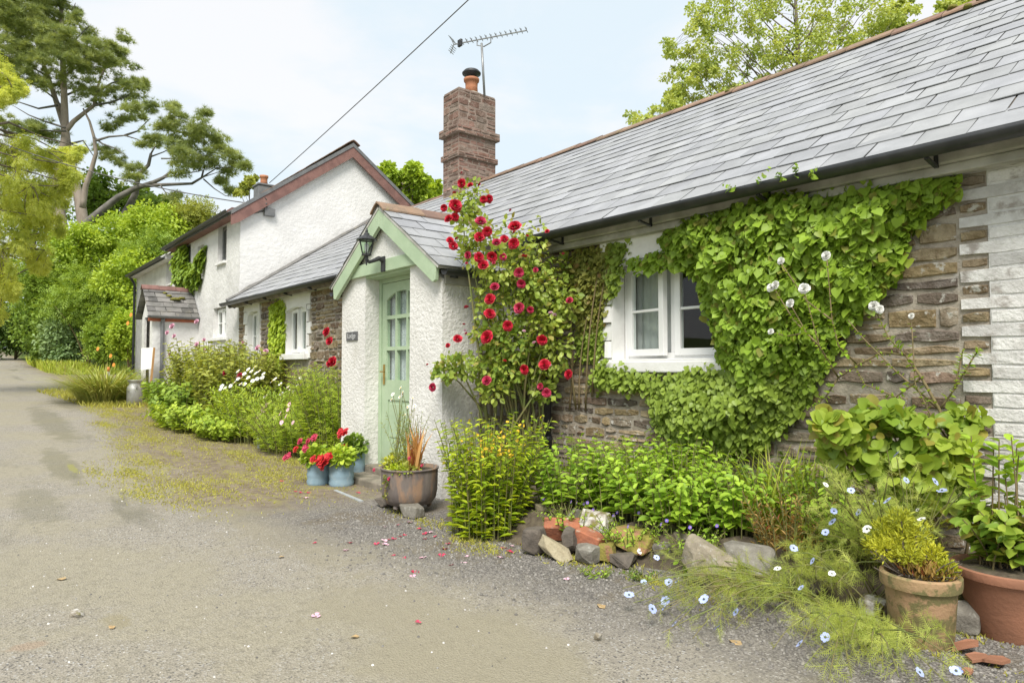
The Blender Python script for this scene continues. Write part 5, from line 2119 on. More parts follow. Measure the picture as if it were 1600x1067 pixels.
for q in ROSES:
    s = q[2] if len(q) > 2 else 1.0
    t = 5.80 + (q[0] - 780) * .0008
    p = PT(q[0], q[1], t)
    nrm = np.array((-p[0] * .6, -p[1], .7)) + rdir(1)[0] * 2.2
    if nrm[1] > -.3:
        nrm[1] = -.8
    FL['rose' if s > 0 else 'rose2'].put(p, rb, nrm, abs(s) * R.uniform(.62, .92))
for _ in range(34):
    c, r, dn = R.choice(cl)
    p = c + rdir(1)[0] * r * 1.15 + np.array((.06, -.12, .02))
    FL[R.choice(('rose2', 'rose2', 'pink_rose', 'rose'))].put(p, rb, np.array((0, -.4, 1)) + rdir(1)[0] * .8, R.uniform(.22, .45))

# garden trellis behind it
tl = thing('garden_trellis', (-4.98, 4.1, .15), 'weathered square wooden trellis at the foot of the red climbing rose', 'trellis')
mb = MB()
for k in range(5):
    y = 3.82 + k * .125
    mb.bar((-5.13, y, .1), (-5.13, y, 1.35), .022, .03, (0, 1, 0))
for k in range(8):
    mb.bar((-5.105, 3.78, .28 + k * .15), (-5.105, 4.36, .28 + k * .15), .018, .03)
mb.build('lattice', MT['trellis'], tl)

# ------------------------------------------------------------------ plants in the bed in front of the wall


def herb(name, label, cat, x, y, r, h, n, per, size, wr, T, mat, lean=.18, group=None, z=None, s0=.1, updir=.35, stemr=.004, stemmat='stem', taper=.45, droop=0.0):
    z = bed_z(x, y) if z is None else z
    t = thing(name, (x, y, z), label, cat, group)
    b = disc_pts(n, (x, y, z - .01), r, r)
    dirs = unit(b - np.array((x, y, z - .01)) + rdir(n) * np.array((.05, .05, 0)))
    p = stems_paths(b, h, lean, dirs)
    leafy('foliage', p, per, size, wr, T, mat, t, updir, s0, taper, droop=droop)
    stem_mesh('stem', p, stemr, MT[stemmat], t)
    return t, p


t, p = herb('loosestrife', 'bright yellow flowered leafy bush bulging over the chippings beside the cauldron', 'plant', -3.93, 3.0, .27, .82, 190, 17, .095, .42, T_LANCE, LF['loose'], .19,
            z=.02, s0=.02)
for q in R.sample(p, 26):
    mb = MB()
    mb.tube([q[3], q[4], q[5]], .0013, 3)
    for k in range(5):
        s = R.uniform(.70, .99)
        c = q[int(s * 5)] + (q[min(5, int(s * 5) + 1)] - q[int(s * 5)]) * (s * 5 % 1) + rdir(1)[0] * .022
        b = len(mb.v)
        petal_ring(mb, 5, .002, .013, 0, .006, .012, R.random() * 6, .002)
        n_ = Vector((R.uniform(-.6, .6), R.uniform(-1, .2), R.uniform(.1, 1))).to_track_quat('Z', 'Y')
        for i in range(b, len(mb.v)):
            v = n_ @ Vector(mb.v[i])
            mb.v[i] = tuple(np.array(v) + c)
    mb.build('flower_spike', MT['yellow'], t)

LBL = ['fresh green leafy herb right behind the yellow flowered bush', 'fresh green leafy herb in the bed below the window', 'fresh green leafy herb behind the mossy stone',
       'taller fresh green herb against the wall under the window', 'taller fresh green herb at the wall below the sparse creeper', 'fresh green leafy herb left of the dark red leaved plant']
for (x, y, r, h, n), lb in zip([(-3.5, 3.45, .26, .54, 75), (-3.1, 3.58, .26, .52, 75), (-2.7, 3.62, .24, .50, 70), (-2.95, 4.05, .26, .58, 65), (-3.4, 4.12, .22, .5, 50), (-2.38, 3.72, .18, .42, 46)], LBL):
    herb('leafy_herb', lb, 'plant', x, y, r, h, n, 12, .085, .6, T_OVAL, LF['mint'], .16, 'fresh green herbs in the flower bed', updir=.2, s0=.15)
for (x, y), lb in zip([(-3.3, 3.18), (-2.85, 3.30), (-2.45, 3.42)],
                      ['low patch of little violet flowers behind the brick end of the edging', 'low patch of little violet flowers above the moss covered stone', 'low patch of little violet flowers above the big tan stone']):
    t, p = herb('viola_plant', lb, 'plant', x, y, .17, .17, 34, 9, .035, .5, T_OVAL, LF['mint'], .10, 'violas along the edging', s0=.05)
    for q in R.sample(p, 6):
        FL['viola'].put(q[-1] + np.array((0, -.01, .02)), t, (R.uniform(-.8, .8), -1, .5), .95)
t, p = herb('red_leaved_plant', 'dark reddish leaved plant in the bed above the grey edging stones', 'plant', -1.98, 3.62, .17, .36, 46, 18, .05, .3, T_LANCE, LF['redleaf'], .10, updir=.8)
t = thing('grass_tuft', (-2.2, 3.98, .17), 'tall fresh grass tuft at the wall between ivy and round leaved shrub', 'grass')
n = 150
b = disc_pts(n, (-2.2, 3.98, .17), .24, .16)
leaves('blade', b, np.array((0, 0, 1.0)) + rdir(n) * .42, rdir(n), G.uniform(.25, .62, n), .028, T_BLADE, LF['grass'], t)
t, p = herb('leafy_herb', 'mid green weedy herb at the foot of the ivy', 'plant', -2.35, 4.12, .2, .5, 40, 12, .075, .5, T_OVAL, LF['mid'], .16, 'fresh green herbs in the flower bed')

for x, y, r, h, n, lb in ((-1.78, 3.85, .2, .42, 46, 'mid green weedy herb between the red leaved plant and the round leaved shrub'), (-2.05, 4.15, .16, .5, 36, 'mid green weedy herb at the wall behind the tall grass tuft')):
    herb('leafy_herb', lb, 'plant', x, y, r, h, n, 13, .075, .5, T_OVAL, LF['mint'], .16, 'fresh green herbs in the flower bed')
c = PZ(1092, 905)
herb('strawberry_weed', 'small bright leaved weed growing out between moss stone and big tan stone', 'plant', c[0], c[1], .05, .13, 9, 4, .06, .8, T_ROUND, LF['mint'], .10, z=.02)
c = PZ(930, 900)
herb('low_weed', 'small green weed at the foot of the round grey edging stone', 'plant', c[0], c[1], .06, .07, 12, 5, .035, .5, T_OVAL, LF['mint'], .07, z=.0)
c = PZ(1010, 905)
herb('low_weed', 'small green weed at the foot of the moss covered stone', 'plant', c[0], c[1], .07, .08, 14, 5, .035, .5, T_OVAL, LF['mid'], .08, z=.0)
# round leaved shrub under the white bricks
t = thing('round_leaved_shrub', (-1.45, 4.1, .17), 'broad round leaved shrub against the wall beside the white bricks', 'shrub')
cl = [(PT(x, y, 3.62 + R.uniform(-.12, .12)), np.array((rx, rx * .7, ry)) * 3.65 / F) for x, y, rx, ry in
      [(1330, 680, 45, 40), (1400, 690, 55, 40), (1460, 690, 50, 40), (1350, 720, 50, 30), (1420, 735, 50, 35), (1480, 720, 40, 35), (1300, 665, 25, 20), (1380, 650, 50, 18), (1505, 655, 30, 20), (1440, 770, 45, 30), (1490, 760, 30, 25), (1310, 700, 22, 26)]]
p_, d_, n_, t_ = clump_leaves(cl, 95, .5, .7)
ok = p_[:, 1] < W - .04
leaves('foliage', p_[ok], d_[ok] + np.array((0, -.3, 0)), np.array((0, -.8, .55)) + rdir(ok.sum()) * .6, .070 * G.uniform(.55, 1.3, ok.sum()), .90, T_ROUND, LF['round'], t, tint=t_[ok])
mb = MB()
for c, r in cl:
    limb(mb, (-1.4 + R.uniform(-.15, .15), 4.12, .15), c, .009, .004, 5, .1)
mb.build('stem', MT['woody'], t, smooth=True)

# straggling white climbing rose
wr_ = thing('white_climbing_rose', (-1.12, 4.15, .17), 'straggling white climbing rose with bare stems across the stone wall', 'rose')
mb = MB()
ST = [[(1508, 800), (1490, 700), (1468, 640), (1440, 590), (1415, 555), (1380, 550), (1340, 570), (1310, 590)], [(1468, 640), (1490, 610), (1500, 570), (1505, 545)], [(1490, 700), (1455, 650), (1430, 600), (1424, 500)],
      [(1415, 555), (1390, 530), (1366, 482)], [(1340, 570), (1310, 540), (1300, 500), (1292, 404)], [(1310, 590), (1280, 540), (1257, 456)], [(1310, 590), (1290, 560), (1260, 520), (1236, 477)],
      [(1300, 500), (1260, 470), (1221, 412)], [(1280, 540), (1240, 500), (1208, 448)], [(1260, 520), (1230, 525), (1205, 519)], [(1490, 610), (1520, 560), (1530, 545)], [(1310, 590), (1290, 620), (1262, 640)],
      [(1440, 590), (1400, 620), (1350, 600), (1330, 560)], [(1468, 640), (1400, 580), (1350, 530), (1325, 500)]]
pp = []
for k, st in enumerate(ST):
    n = len(st)
    pts = []
    for j, (x, y) in enumerate(st):
        yy = W - .10 - .05 * R.random() - (.22 if x < 1320 and y < 560 else 0)
        pts.append(PY(x, y, yy))
    sm_ = [pts[0]]
    for j in range(n - 1):
        sm_ += [pts[j] * .67 + pts[j + 1] * .33, pts[j] * .33 + pts[j + 1] * .67, pts[j + 1]]
    pp.append(np.array(sm_))
    r0 = .011 if k == 0 else .006
    mb.tube(sm_, [r0 * (1 - .55 * j / len(sm_)) for j in range(len(sm_))], 6)
mb.build('stem', MT['woody'], wr_, smooth=True)
leafy('foliage', pp, 30, .045, .6, T_OVAL, LF['mint'], wr_, .3, .15)
for x, y, s in [(1221, 408, .8), (1292, 400, 1.0), (1205, 450, .9), (1213, 446, 1.0), (1257, 452, 1.2), (1236, 474, 1.0), (1366, 479, 1.1), (1374, 484, .9), (1205, 518, .7), (1424, 494, .6)]:
    FL['white_rose'].put(PY(x, y, W - (.42 if x < 1320 else .14)), wr_, (R.uniform(-.3, .3), -1, .3), s * .55)

# love-in-a-mist: thread leaved, pale blue flowers
NG = {
    'up': ('love_in_a_mist', 'upright pale blue thread leaved flowers in front of the round leaved shrub', [(1308, 733), (1347, 745), (1290, 761), (1416, 754), (1461, 756), (1367, 788), (1387, 786), (1434, 800), (1303, 802), (1301, 819), (1391, 819), (1342, 804), (1401, 714),
           (1330, 770), (1355, 830), (1290, 835), (1440, 815), (1472, 770)]),
    'mid': ('love_in_a_mist', 'pale blue thread leaved plant sprawling beside the round terracotta pot', [(1215, 892), (1472, 905), (1482, 871), (1252, 922), (1270, 880), (1300, 900), (1240, 860), (1330, 900), (1285, 930)]),
    'low': ('love_in_a_mist', 'pale blue thread leaved plant sprawling over the chippings in front of the stones', [(1000, 864), (1026, 874), (1006, 913), (983, 933), (1040, 942), (1038, 953), (1019, 955), (1054, 979), (1085, 872), (1058, 911), (1045, 913), (1100, 940), (1150, 960), (1120, 985)]),
    'front': ('love_in_a_mist', 'thread leaved plant lying on the ground below the round terracotta pot', [(1437, 1055), (1494, 1053), (1250, 1010), (1290, 1000), (1230, 985), (1330, 1020), (1380, 1050), (1280, 1050), (1360, 1030)])}
for key, (nm, lb, fl) in NG.items():
    base = {'up': (-1.52, 3.72, .17), 'mid': (-1.62, 3.42, .08), 'low': (-1.85, 3.28, .05), 'front': (-1.45, 3.12, .0)}[key]
    t = thing(nm, base, lb, 'flowers', 'love-in-a-mist plants')
    base = np.array(base)
    pths, tips = [], []
    for x, y in fl:
        if key == 'up':
            tip = PT(x, y, 3.30 + R.uniform(-.12, .12))
        elif key == 'mid':
            tip = PT(x, y, dep(base) - .1 + R.uniform(-.1, .1))
            tip[2] = max(tip[2], .12)
        else:
            tip = PZ(x, y, R.uniform(.05, .14))
        tips.append(tip)
        for e in range(3 if key != 'up' else 4):
            q = tip + (rdir(1)[0] * np.array((.12, .10, .06)) if e else 0)
            b = base + np.array((R.uniform(-.22, .22), R.uniform(-.10, .10), 0)) if key in ('up', 'mid') else base + np.array((R.uniform(-.2, .3), R.uniform(-.1, .12), 0))
            if key == 'up':
                b[0] = .5 * b[0] + .5 * tip[0]
            s = np.linspace(0, 1, 7)[:, None]
            pths.append(b + (q - b) * s + np.array((0, 0, .10 if key != 'up' else .04)) * np.sin(PI * s))
    leafy('foliage', pths, 12, .09, .8, T_THREAD, LF['feather'], t, .5, .12, .25)
    stem_mesh('stem', pths, .0042, MT['stem'], t)
    for k, tip in enumerate(tips):
        if key == 'front' and k > 3:
            continue
        if key == 'mid' and k > 6:
            continue
        FL['nigella' if R.random() < .75 else 'nigella_pale'].put(tip + np.array((0, 0, .012)) - unit((tip - CAM)[None])[0] * .05, t, (R.uniform(-1, 1), R.uniform(-1, .1), .7), R.uniform(.7, 1.2))

# ------------------------------------------------------------------ terracotta pots and their plants


def pot(name, label, c, prof, mat, n=40):
    t = thing(name, c, label, 'plant pot')
    mb = MB()
    mb.lathe(prof, c, n)
    mb.build('body', MT[mat], t, smooth=True).modifiers.new('edge', 'EDGE_SPLIT').split_angle = math.radians(40)
    rt_ = [q for q in prof]
    mb = MB()
    zt = max(q[1] for q in prof)
    rin = min(q[0] for q in prof if q[1] > zt * .7) if False else prof[-1][0]
    mb.lathe([(.002, prof[-1][1] + .012), (rin * .6, prof[-1][1] + .01), (rin + .004, prof[-1][1])], c, n, close=False)
    mb.build('potting_soil', MT['soil'], t, smooth=True)
    return t


c1 = PZ(1440, 1000)
pot('terracotta_pot', 'weathered mossy round terracotta pot with thick rim holding a yellow green shrub', c1,
    [(.118, 0), (.124, .02), (.140, .22), (.146, .238), (.158, .242), (.161, .262), (.161, .292), (.154, .300), (.142, .298), (.138, .268)], 'terracotta')
t = thing('small_shrub', c1 + np.array((0, 0, .26)), 'yellow green needle leaved shrub growing in the weathered terracotta pot', 'shrub')
cl = [(c1 + np.array((a, b, c)), np.array((r, r, r * .85))) for a, b, c, r in [(-.07, .0, .42, .085), (-.14, .03, .45, .07), (-.03, .05, .46, .07), (-.10, .08, .42, .08), (-.08, .02, .51, .055), (.04, .03, .38, .05), (-.18, .0, .38, .05), (.10, .0, .33, .045), (-.12, -.05, .38, .06), (-.02, -.05, .37, .05)]]
p_, d_, n_, t_ = clump_leaves(cl, 300, -.6, .3)
leaves('foliage', p_, d_, n_, .024 * G.uniform(.7, 1.3, len(p_)), .34, T_LANCE, LF['sedum'], t, tint=t_)
mb = MB()
for c, r in cl:
    limb(mb, c1 + np.array((-.03, .03, .26)), c, .008, .003, 5, .08)
for _ in range(40):
    a = R.uniform(0, 6.28)
    b = c1 + np.array((math.cos(a) * .05 - .02, math.sin(a) * .05, .27))
    limb(mb, b, b + np.array((math.cos(a) * .13, math.sin(a) * .10, R.uniform(.03, .12))), .003, .002, 4, .1)
mb.build('stem', MT['bark'], t)
# low dry shoots in the pot
p_, d_ = blob(420, c1 + np.array((.04, -.02, .31)), (.12, .11, .035))
leaves('dry_shoot', p_, d_ * .4 + np.array((0, 0, .7)) + rdir(420) * .5, d_, .03, .3, T_LANCE, LF['redleaf'], t)

c2 = PZ(1580, 992)
pot('terracotta_pot', 'large flared red terracotta pot at the right edge holding a hydrangea', c2,
    [(.135, 0), (.142, .015), (.17, .12), (.205, .24), (.215, .262), (.226, .266), (.230, .285), (.228, .302), (.215, .306), (.20, .285)], 'terracotta_red')
t = thing('hydrangea', c2 + np.array((0, 0, .28)), 'green hydrangea with upright shoots growing in the large red pot', 'shrub')
b = disc_pts(26, tuple(c2 + np.array((0, .02, .27))), .12, .12)
pp = stems_paths(b, .36, .15)
leafy('foliage', pp, 20, .085, .62, T_OVAL, LF['round'], t, .25, .18, .25)
b = disc_pts(9, tuple(c2 + np.array((-.05, .05, .27))), .12, .10)
p2 = stems_paths(b, .62, .05)
leafy('foliage', p2, 7, .085, .55, T_OVAL, LF['mint'], t, .5, .72, .2)
stem_mesh('stem', pp + p2, .005, MT['woody'], t)

for k, (x, y, lb, rz, ta_) in enumerate([(1508, 1020, 'curved terracotta shard leaning at the foot of the round pot', .4, .5), (1555, 1040, 'flat squarish terracotta shard lying nearest the camera', -.2, .25),
                                        (1528, 1034, 'terracotta shard lying beneath the flat squarish one', .9, .1), (1512, 1056, 'smallest terracotta shard lying on the chippings', 1.4, .05)]):
    p = PZ(x, y)
    mb = MB()
    w, h = (.05, .045, .045, .025)[k], (.035, .04, .03, .015)[k]
    out = [(-w, -h), (-w * .3, -h * 1.2), (w * .9, -h * .7), (w, h * .6), (w * .2, h), (-w * .8, h * .8)]
    ca, sa = math.cos(rz), math.sin(rz)
    up_, dn_ = [], []
    for a, b in out:
        zz = .015 + (a + w) * math.tan(ta_) * .7 - (a * a) * 3
        q = (p[0] + a * ca - b * sa, p[1] + a * sa + b * ca, p[2] + max(zz, .004) + .012)
        up_.append(mb.vert(q))
        dn_.append(mb.vert((q[0], q[1], q[2] - .012)))
    mb.face(up_)
    mb.face(dn_[::-1])
    for j in range(6):
        mb.face((up_[j], dn_[j], dn_[(j + 1) % 6], up_[(j + 1) % 6]))
    tag(mb.build('pot_shard', MT['terracotta_red'], origin=p), lb, 'shard', 'broken terracotta shards')

# ------------------------------------------------------------------ cauldron, pails, left bed


c3 = PZ(634, 803) + np.array((-.11, .10, .085))
cau = thing('cauldron', c3, 'rusty dark iron cauldron standing on stones before the green porch door', 'planter')
mb = MB()
mb.lathe([(.14, -.03), (.19, -.015), (.222, .03), (.234, .09), (.238, .24), (.239, .265), (.246, .268), (.246, .280), (.234, .282), (.225, .25)], c3, 36)
mb.build('bowl', MT['cauldron'], cau, smooth=True)
mb = MB()
mb.lathe([(.002, .262), (.227, .25)], c3, 24, close=False)
mb.build('potting_soil', MT['soil'], cau)
for a in (3.7, 5.0, 1.0):
    mb = MB()
    mb.tube([c3 + np.array((math.cos(a) * .13, math.sin(a) * .13, .03)), c3 + np.array((math.cos(a) * .17, math.sin(a) * .17, -.05))], [.03, .02], 8)
    mb.build('foot', MT['cauldron'], cau)
top3 = c3 + np.array((0, 0, .25))
t = thing('chamomile', top3 + np.array((-.05, 0, 0)), 'tall thin stemmed white daisies growing in the iron cauldron', 'flowers')
b = disc_pts(34, tuple(top3 + np.array((-.04, 0, 0))), .14, .12)
pp = stems_paths(b, .52, .12)
leafy('foliage', pp, 16, .045, .18, T_LANCE, LF['feather'], t, .9, .05, .4)
stem_mesh('stem', pp, .003, MT['stem'], t)
for (x, y), q in zip([(625, 620), (629, 616), (614, 616), (629, 613), (645, 622), (637, 636), (648, 634), (633, 648), (612, 624), (626, 606)], pp):
    tip = PT(x, y, dep(top3) + R.uniform(-.1, .1))
    k = np.linspace(0, 1, 6)[:, None]
    mb = MB()
    m = q[0] + (tip - q[0]) * k
    mb.tube(list(m), .0025, 4)
    fs = FL['chamomile'].put(tip, t, (R.uniform(-.3, .5), -.8, .6), .85)
    mb.build('stem', MT['stem'], t)
t = thing('spiky_plant', top3 + np.array((.11, .02, 0)), 'bronze and red sword leaved plant at the right side of the cauldron', 'plant')
n = 34
b = disc_pts(n, tuple(top3 + np.array((.10, -.02, 0))), .05, .05)
leaves('blade', b, np.array((.12, 0, 1.0)) + rdir(n) * .22, rdir(n), G.uniform(.22, .42, n), .075, T_BLADE, LF['phormium'], t)
t = thing('trailing_plant', top3 + np.array((-.1, -.12, 0)), 'low yellow green trailing plant spilling over the cauldron rim', 'plant')
for c, r, mt_ in (((-.12, -.10, .05), (.11, .09, .06), 'sedum'), ((.05, -.15, .02), (.14, .07, .04), 'loose'), ((-.2, .0, .06), (.08, .08, .07), 'olive'), ((.12, -.08, .03), (.1, .08, .05), 'olive')):
    n = 170
    p_, d_ = blob(n, top3 + np.array(c), r)
    leaves('foliage', p_, d_ + rdir(n) * .5, np.array((0, -.3, 1)) + rdir(n) * .6, .03 * G.uniform(.6, 1.4, n), .6, T_OVAL, LF[mt_], t)
n = 60
p_ = top3 + np.stack([G.normal(.06, .012, n), -.255 + G.normal(0, .008, n), -G.random(n) * .2], 1)
leaves('trailing_shoot', p_, np.array((0, -.5, -.4)) + rdir(n) * .6, rdir(n) + np.array((0, -1, .3)), .022, .6, T_OVAL, LF['creeper'], t)
for x, y in ((585, 734), (608, 748), (660, 727), (640, 716)):
    FL['geranium2'].put(PT(x, y, dep(top3) - .2), t, (0, -1, .5), .35)

PAILS = [(484, 758, .115, .235, 'left blue grey zinc pail of red geraniums beside the porch', 0), (519, 760, .125, .245, 'front blue grey zinc pail of scarlet geraniums beside the porch', 1),
         (545, 748, .10, .30, 'rear blue grey zinc pail tucked against the white porch pier', 2)]
for px, py, r, h, lb, k in PAILS:
    c = PZ(px, py) + np.array((0, r * .8, 0))
    t = thing('zinc_pail', c, lb, 'bucket', 'blue grey pails by the porch')
    mb = MB()
    pf = [(r * .97, 0)]
    for j in range(9):
        z = h * (j + .5) / 9.5
        pf.append((r * (.975 + .02 * (j % 2)) + .004 * math.sin(j * 2.1), z))
    pf += [(r * 1.0, h * .97), (r * 1.03, h * .985), (r * 1.03, h), (r * .99, h), (r * .96, h * .9)]
    mb.lathe(pf, c, 30, .006)
    mb.build('body', MT['pail'], t, smooth=True)
    mb = MB()
    mb.lathe([(.002, h * .92), (r * .97, h * .9)], c, 20, close=False)
    mb.build('potting_soil', MT['soil'], t)
    g = thing('geranium', c + np.array((0, 0, h * .9)), ['red geranium trailing leftwards from the left zinc pail', 'scarlet geranium filling the front zinc pail', 'red flowered geranium with dark leaves in the rear pail'][k], 'flowers', 'geraniums in the pails')
    n = 520
    p_, d_ = blob(n, c + np.array((-.03 if k == 0 else 0, -.02, h + .05)), (r * 1.35, r * 1.2, .10 if k < 2 else .12), 2.4)
    p_[:, 2] = np.maximum(p_[:, 2], c[2] + h * .8)
    leaves('foliage', p_, d_ + rdir(n) * .5 + np.array((0, 0, -.15)), np.array((0, -.45, .9)) + rdir(n) * .5, .044 * G.uniform(.5, 1.4, n), .85, T_ROUND, LF['mid' if k == 2 else 'hedge'], g)
    b = disc_pts(16, tuple(c + np.array((0, 0, h * .85))), r * .6, r * .6)
    stem_mesh('stem', stems_paths(b, .16, .10), .004, MT['stem'], g)
    for q in [[(452, 712, 1, .8), (470, 690, 1, .8), (483, 690, 1, .9), (478, 700, 1, .9), (492, 684, 1, .9), (463, 702, 0, .7), (447, 715, 1, .8)],
              [(503, 720, 0, 1.3), (513, 716, 0, 1.2), (508, 728, 0, 1.1), (491, 718, 0, .9), (516, 714, 0, .9)],
              [(534, 676, 0, 1.0), (541, 675, 0, .9), (538, 700, 0, .9), (532, 681, 0, .7)]][k]:
        FL['geranium2' if q[2] else 'geranium'].put(PT(q[0], q[1], dep(c) - r * 1.1), g, (R.uniform(-.2, .4), -1, .6), q[3])

# metal edging strip in the ground by the step
a, b = PZ(524, 766, .006), PZ(565, 783, .006)
mb = MB()
mb.bar(a, b, .035, .012)
tag(mb.build('metal_strip', MT['trough'], origin=a), 'thin grey metal strip set in the ground between pails and cauldron', 'strip')

# flowers left of the porch


def gbase(x, y):
    return np.array((x, y, gz(x, y)))


def tall_bush(name, label, cat, x, y, rx, ry, h, n, per, size, wr, T, mat, group=None, lean=.3, stemr=.006, s0=.08, updir=.35, droop=0.0, taper=.3):
    c = gbase(x, y)
    t = thing(name, c, label, cat, group)
    b = disc_pts(n, tuple(c), rx, ry)
    dirs = unit((b - c) / np.array((rx, ry, 1)) + rdir(n) * np.array((.2, .2, 0)))
    p = stems_paths(b, h, lean, dirs)
    p = [np.where(q[:, 1:2] > W - .05, np.array([[1, 0, 1]]) * q + np.array((0, W - .05, 0)), q) for q in p]
    leafy('foliage', p, per, size, wr, T, mat, t, updir, s0, taper, droop=droop)
    stem_mesh('stem', p, stemr, MT['stem'], t)
    return t, p


t, p = tall_bush('cosmos_plant', 'tall feathery green bush with pale flowers against the left porch pier', 'plant', -8.0, 3.72, .62, .38, 1.18, 260, 26, .12, .6, T_SPRAY, LF['hedge'], lean=.25)
for x, y in [(450, 640), (447, 650), (452, 632), (438, 646), (458, 660), (440, 660), (470, 600)]:
    FL['cosmos'].put(PT(x, y, 8.3), t, (R.uniform(-.4, .6), -1, .5), .9)
t, p = tall_bush('cosmos_plant', 'lower green bush with pink flowers behind the zinc trough', 'plant', -9.1, 3.55, .6, .38, .72, 170, 24, .105, .6, T_SPRAY, LF['hedge'], lean=.3)
for x, y in [(413, 640), (418, 634), (406, 652), (432, 654), (440, 652), (424, 664), (409, 663), (430, 672)]:
    FL['pinkhead'].put(PT(x, y, 9.5), t, (R.uniform(-.4, .6), -1, .5), .9)
t, p = tall_bush('daisy_plant', 'dense green patch of big white daisies below the far small windows', 'flowers', -10.6, 3.62, 1.1, .5, .85, 330, 20, .12, .24, T_LANCE, LF['hedge'], lean=.25, updir=.7)
for x, y in [(388, 577), (393, 580), (382, 584), (400, 583), (378, 590), (405, 580), (388, 590), (395, 595), (372, 592), (366, 598), (376, 600), (410, 590), (360, 603), (352, 606), (347, 603), (345, 608), (382, 600), (391, 602), (430, 592),
             (452, 610), (450, 605), (470, 590), (458, 612), (410, 622), (416, 618), (422, 628), (438, 600), (402, 592), (412, 584), (398, 574), (372, 580), (425, 596), (465, 602), (440, 615)]:
    FL['daisy'].put(PT(x, y, 10.5 + R.uniform(-.3, .2)), t, (R.uniform(-.2, .7), -.8, .8), 1.1)
for x, y in [(376, 587), (353, 583)]:
    FL['rose2'].put(PT(x, y, 10.9), t, (.3, -1, .4), 1.0)
BUSHES = [('rose_bush', 'pink tinged rambling rose bush nearest the far small windows', -12.2, 3.72, 1.0, .55, 1.32, 260, 24, .125, 'olive'),
          ('rose_bush', 'pink tinged rambling rose bush in front of the mossy porch', -13.7, 3.7, .95, .5, 1.45, 260, 24, .125, 'olive'),
          ('geranium_clump', 'mid green mound of leaves in front of the rambling rose bushes', -13.6, 3.1, .9, .3, .75, 170, 18, .13, 'hedge2'),
          ('leafy_mound', 'low bright green mound at the edge of the mossy verge', -12.3, 3.05, .9, .4, .45, 190, 16, .10, 'hedge'),
          ('leafy_mound', 'low bright green mound behind the cream block', -10.9, 3.15, .6, .3, .38, 130, 16, .09, 'hedge'),
          ('leafy_mound', 'low bright green mound right beside the milk churn', -15.2, 3.35, .5, .22, .5, 90, 14, .12, 'hedge2')]
for nm, lb, x, y, rx, ry, h, n, per, sz, mt_ in BUSHES:
    t, p = tall_bush(nm, lb, 'bush', x, y, rx, ry, h, n, per, sz, .62, T_OVAL, LF[mt_], lean=.3)
    if nm == 'rose_bush':
        for q in R.sample(p, 7):
            FL['pink_rose'].put(q[-1] + np.array((.0, -.03, .03)), t, (.4, -1, .4), .85)
for x, y, s in ((270, 510, 1.3), (228, 508, 0), (262, 520, 1.0), (308, 503, 1.1)):
    if s:
        FL['pink_rose'].put(PT(x, y, 14.2), t, (.4, -1, .4), s)
t, p = tall_bush('rose_shrub', 'sparse red rose shrub by the stone wall left of the porch pier', 'rose', -7.62, 3.9, .14, .14, 1.75, 9, 16, .06, .6, T_OVAL, LF['rose'], lean=.18, stemr=.007, s0=.35)
for x, y, s in ((511, 519, 1.0), (516, 533, 1.0), (521, 565, 1.2), (515, 568, .8), (512, 516, .7)):
    FL['rose'].put(PT(x, y, 8.0), t, (.3, -1, .3), s)
t = thing('reed_clump', gbase(-18.2, 2.55), 'large arching clump of pale striped grass at the lane edge', 'grass')
n = 1500
b = disc_pts(n, tuple(gbase(-18.2, 2.6)), .55, .45)
dd = unit(b - gbase(-18.2, 2.6) + rdir(n) * .05)
leaves('blade', b, dd * .8 + np.array((0, 0, 1.0)) + rdir(n) * .3, np.array((0, 0, 1.0)) - dd * .6, G.uniform(.4, 1.3, n), .022, tmpl([(-.5, 0, 0), (.5, 0, 0), (.42, .4, .02), (-.42, .4, .02), (.26, .75, -.16), (-.26, .75, -.16), (0, 1, -.42)],
       [(0, 1, 2, 3), (3, 2, 4, 5), (5, 4, 6)]), LF['reed'], t)
t, p = tall_bush('leafy_mound', 'dark leafy clump between the striped grass and the churn', 'bush', -19.6, 3.7, .7, .5, .7, 80, 14, .12, .55, T_OVAL, LF['mid'], lean=.2)

# milk churn, board on a stick
c = gbase(-17.2, 3.05)
t = thing('milk_churn', c, 'old dull metal milk churn standing under a white board', 'churn')
mb = MB()
mb.lathe([(.15, 0), (.16, .01), (.16, .36), (.155, .40), (.115, .47), (.11, .50), (.125, .52), (.15, .55), (.155, .565), (.145, .57), (.10, .55)], c, 24)
mb.build('body', MT['churn'], t, smooth=True)
for s in (-1, 1):
    mb = MB()
    mb.tube([c + np.array((s * .155, 0, .37)), c + np.array((s * .19, 0, .40)), c + np.array((s * .17, 0, .47)), c + np.array((s * .115, 0, .48))], .012, 6)
    mb.build('handle', MT['churn'], t)
s0_ = PT(235, 594, dep(c))
s1_ = PT(241, 543, dep(c))
t = thing('board_on_stick', s0_, 'blank white board fixed to an orange wooden stick in the churn', 'sign')
mb = MB()
mb.bar(s0_ - np.array((0, 0, .25)), s1_, .06, .035, (0, 1, 0))
mb.build('stick', MT['pinewood'], t)
q0, q1 = PT(222.5, 576, dep(c) + .05), PT(238, 545, dep(c) + .05)
w = RT * .0
mb = MB()
u_ = unit((q1 - q0 - np.array((0, 0, q1[2] - q0[2])))[None])[0]
wd = .30
cc = (q0 + q1) / 2
bd = [cc + u_ * (s * wd / 2) + np.array((0, 0, z)) for s, z in ((-1, -.26), (1, -.22), (1, .26), (-1, .24))]
nv = np.array((-u_[1], u_[0], 0)) * .015
f_ = [mb.vert(p_) for p_ in bd]
g_ = [mb.vert(p_ + nv) for p_ in bd]
mb.face(f_)
mb.face(g_[::-1])
for k in range(4):
    mb.face((f_[k], g_[k], g_[(k + 1) % 4], f_[(k + 1) % 4]))
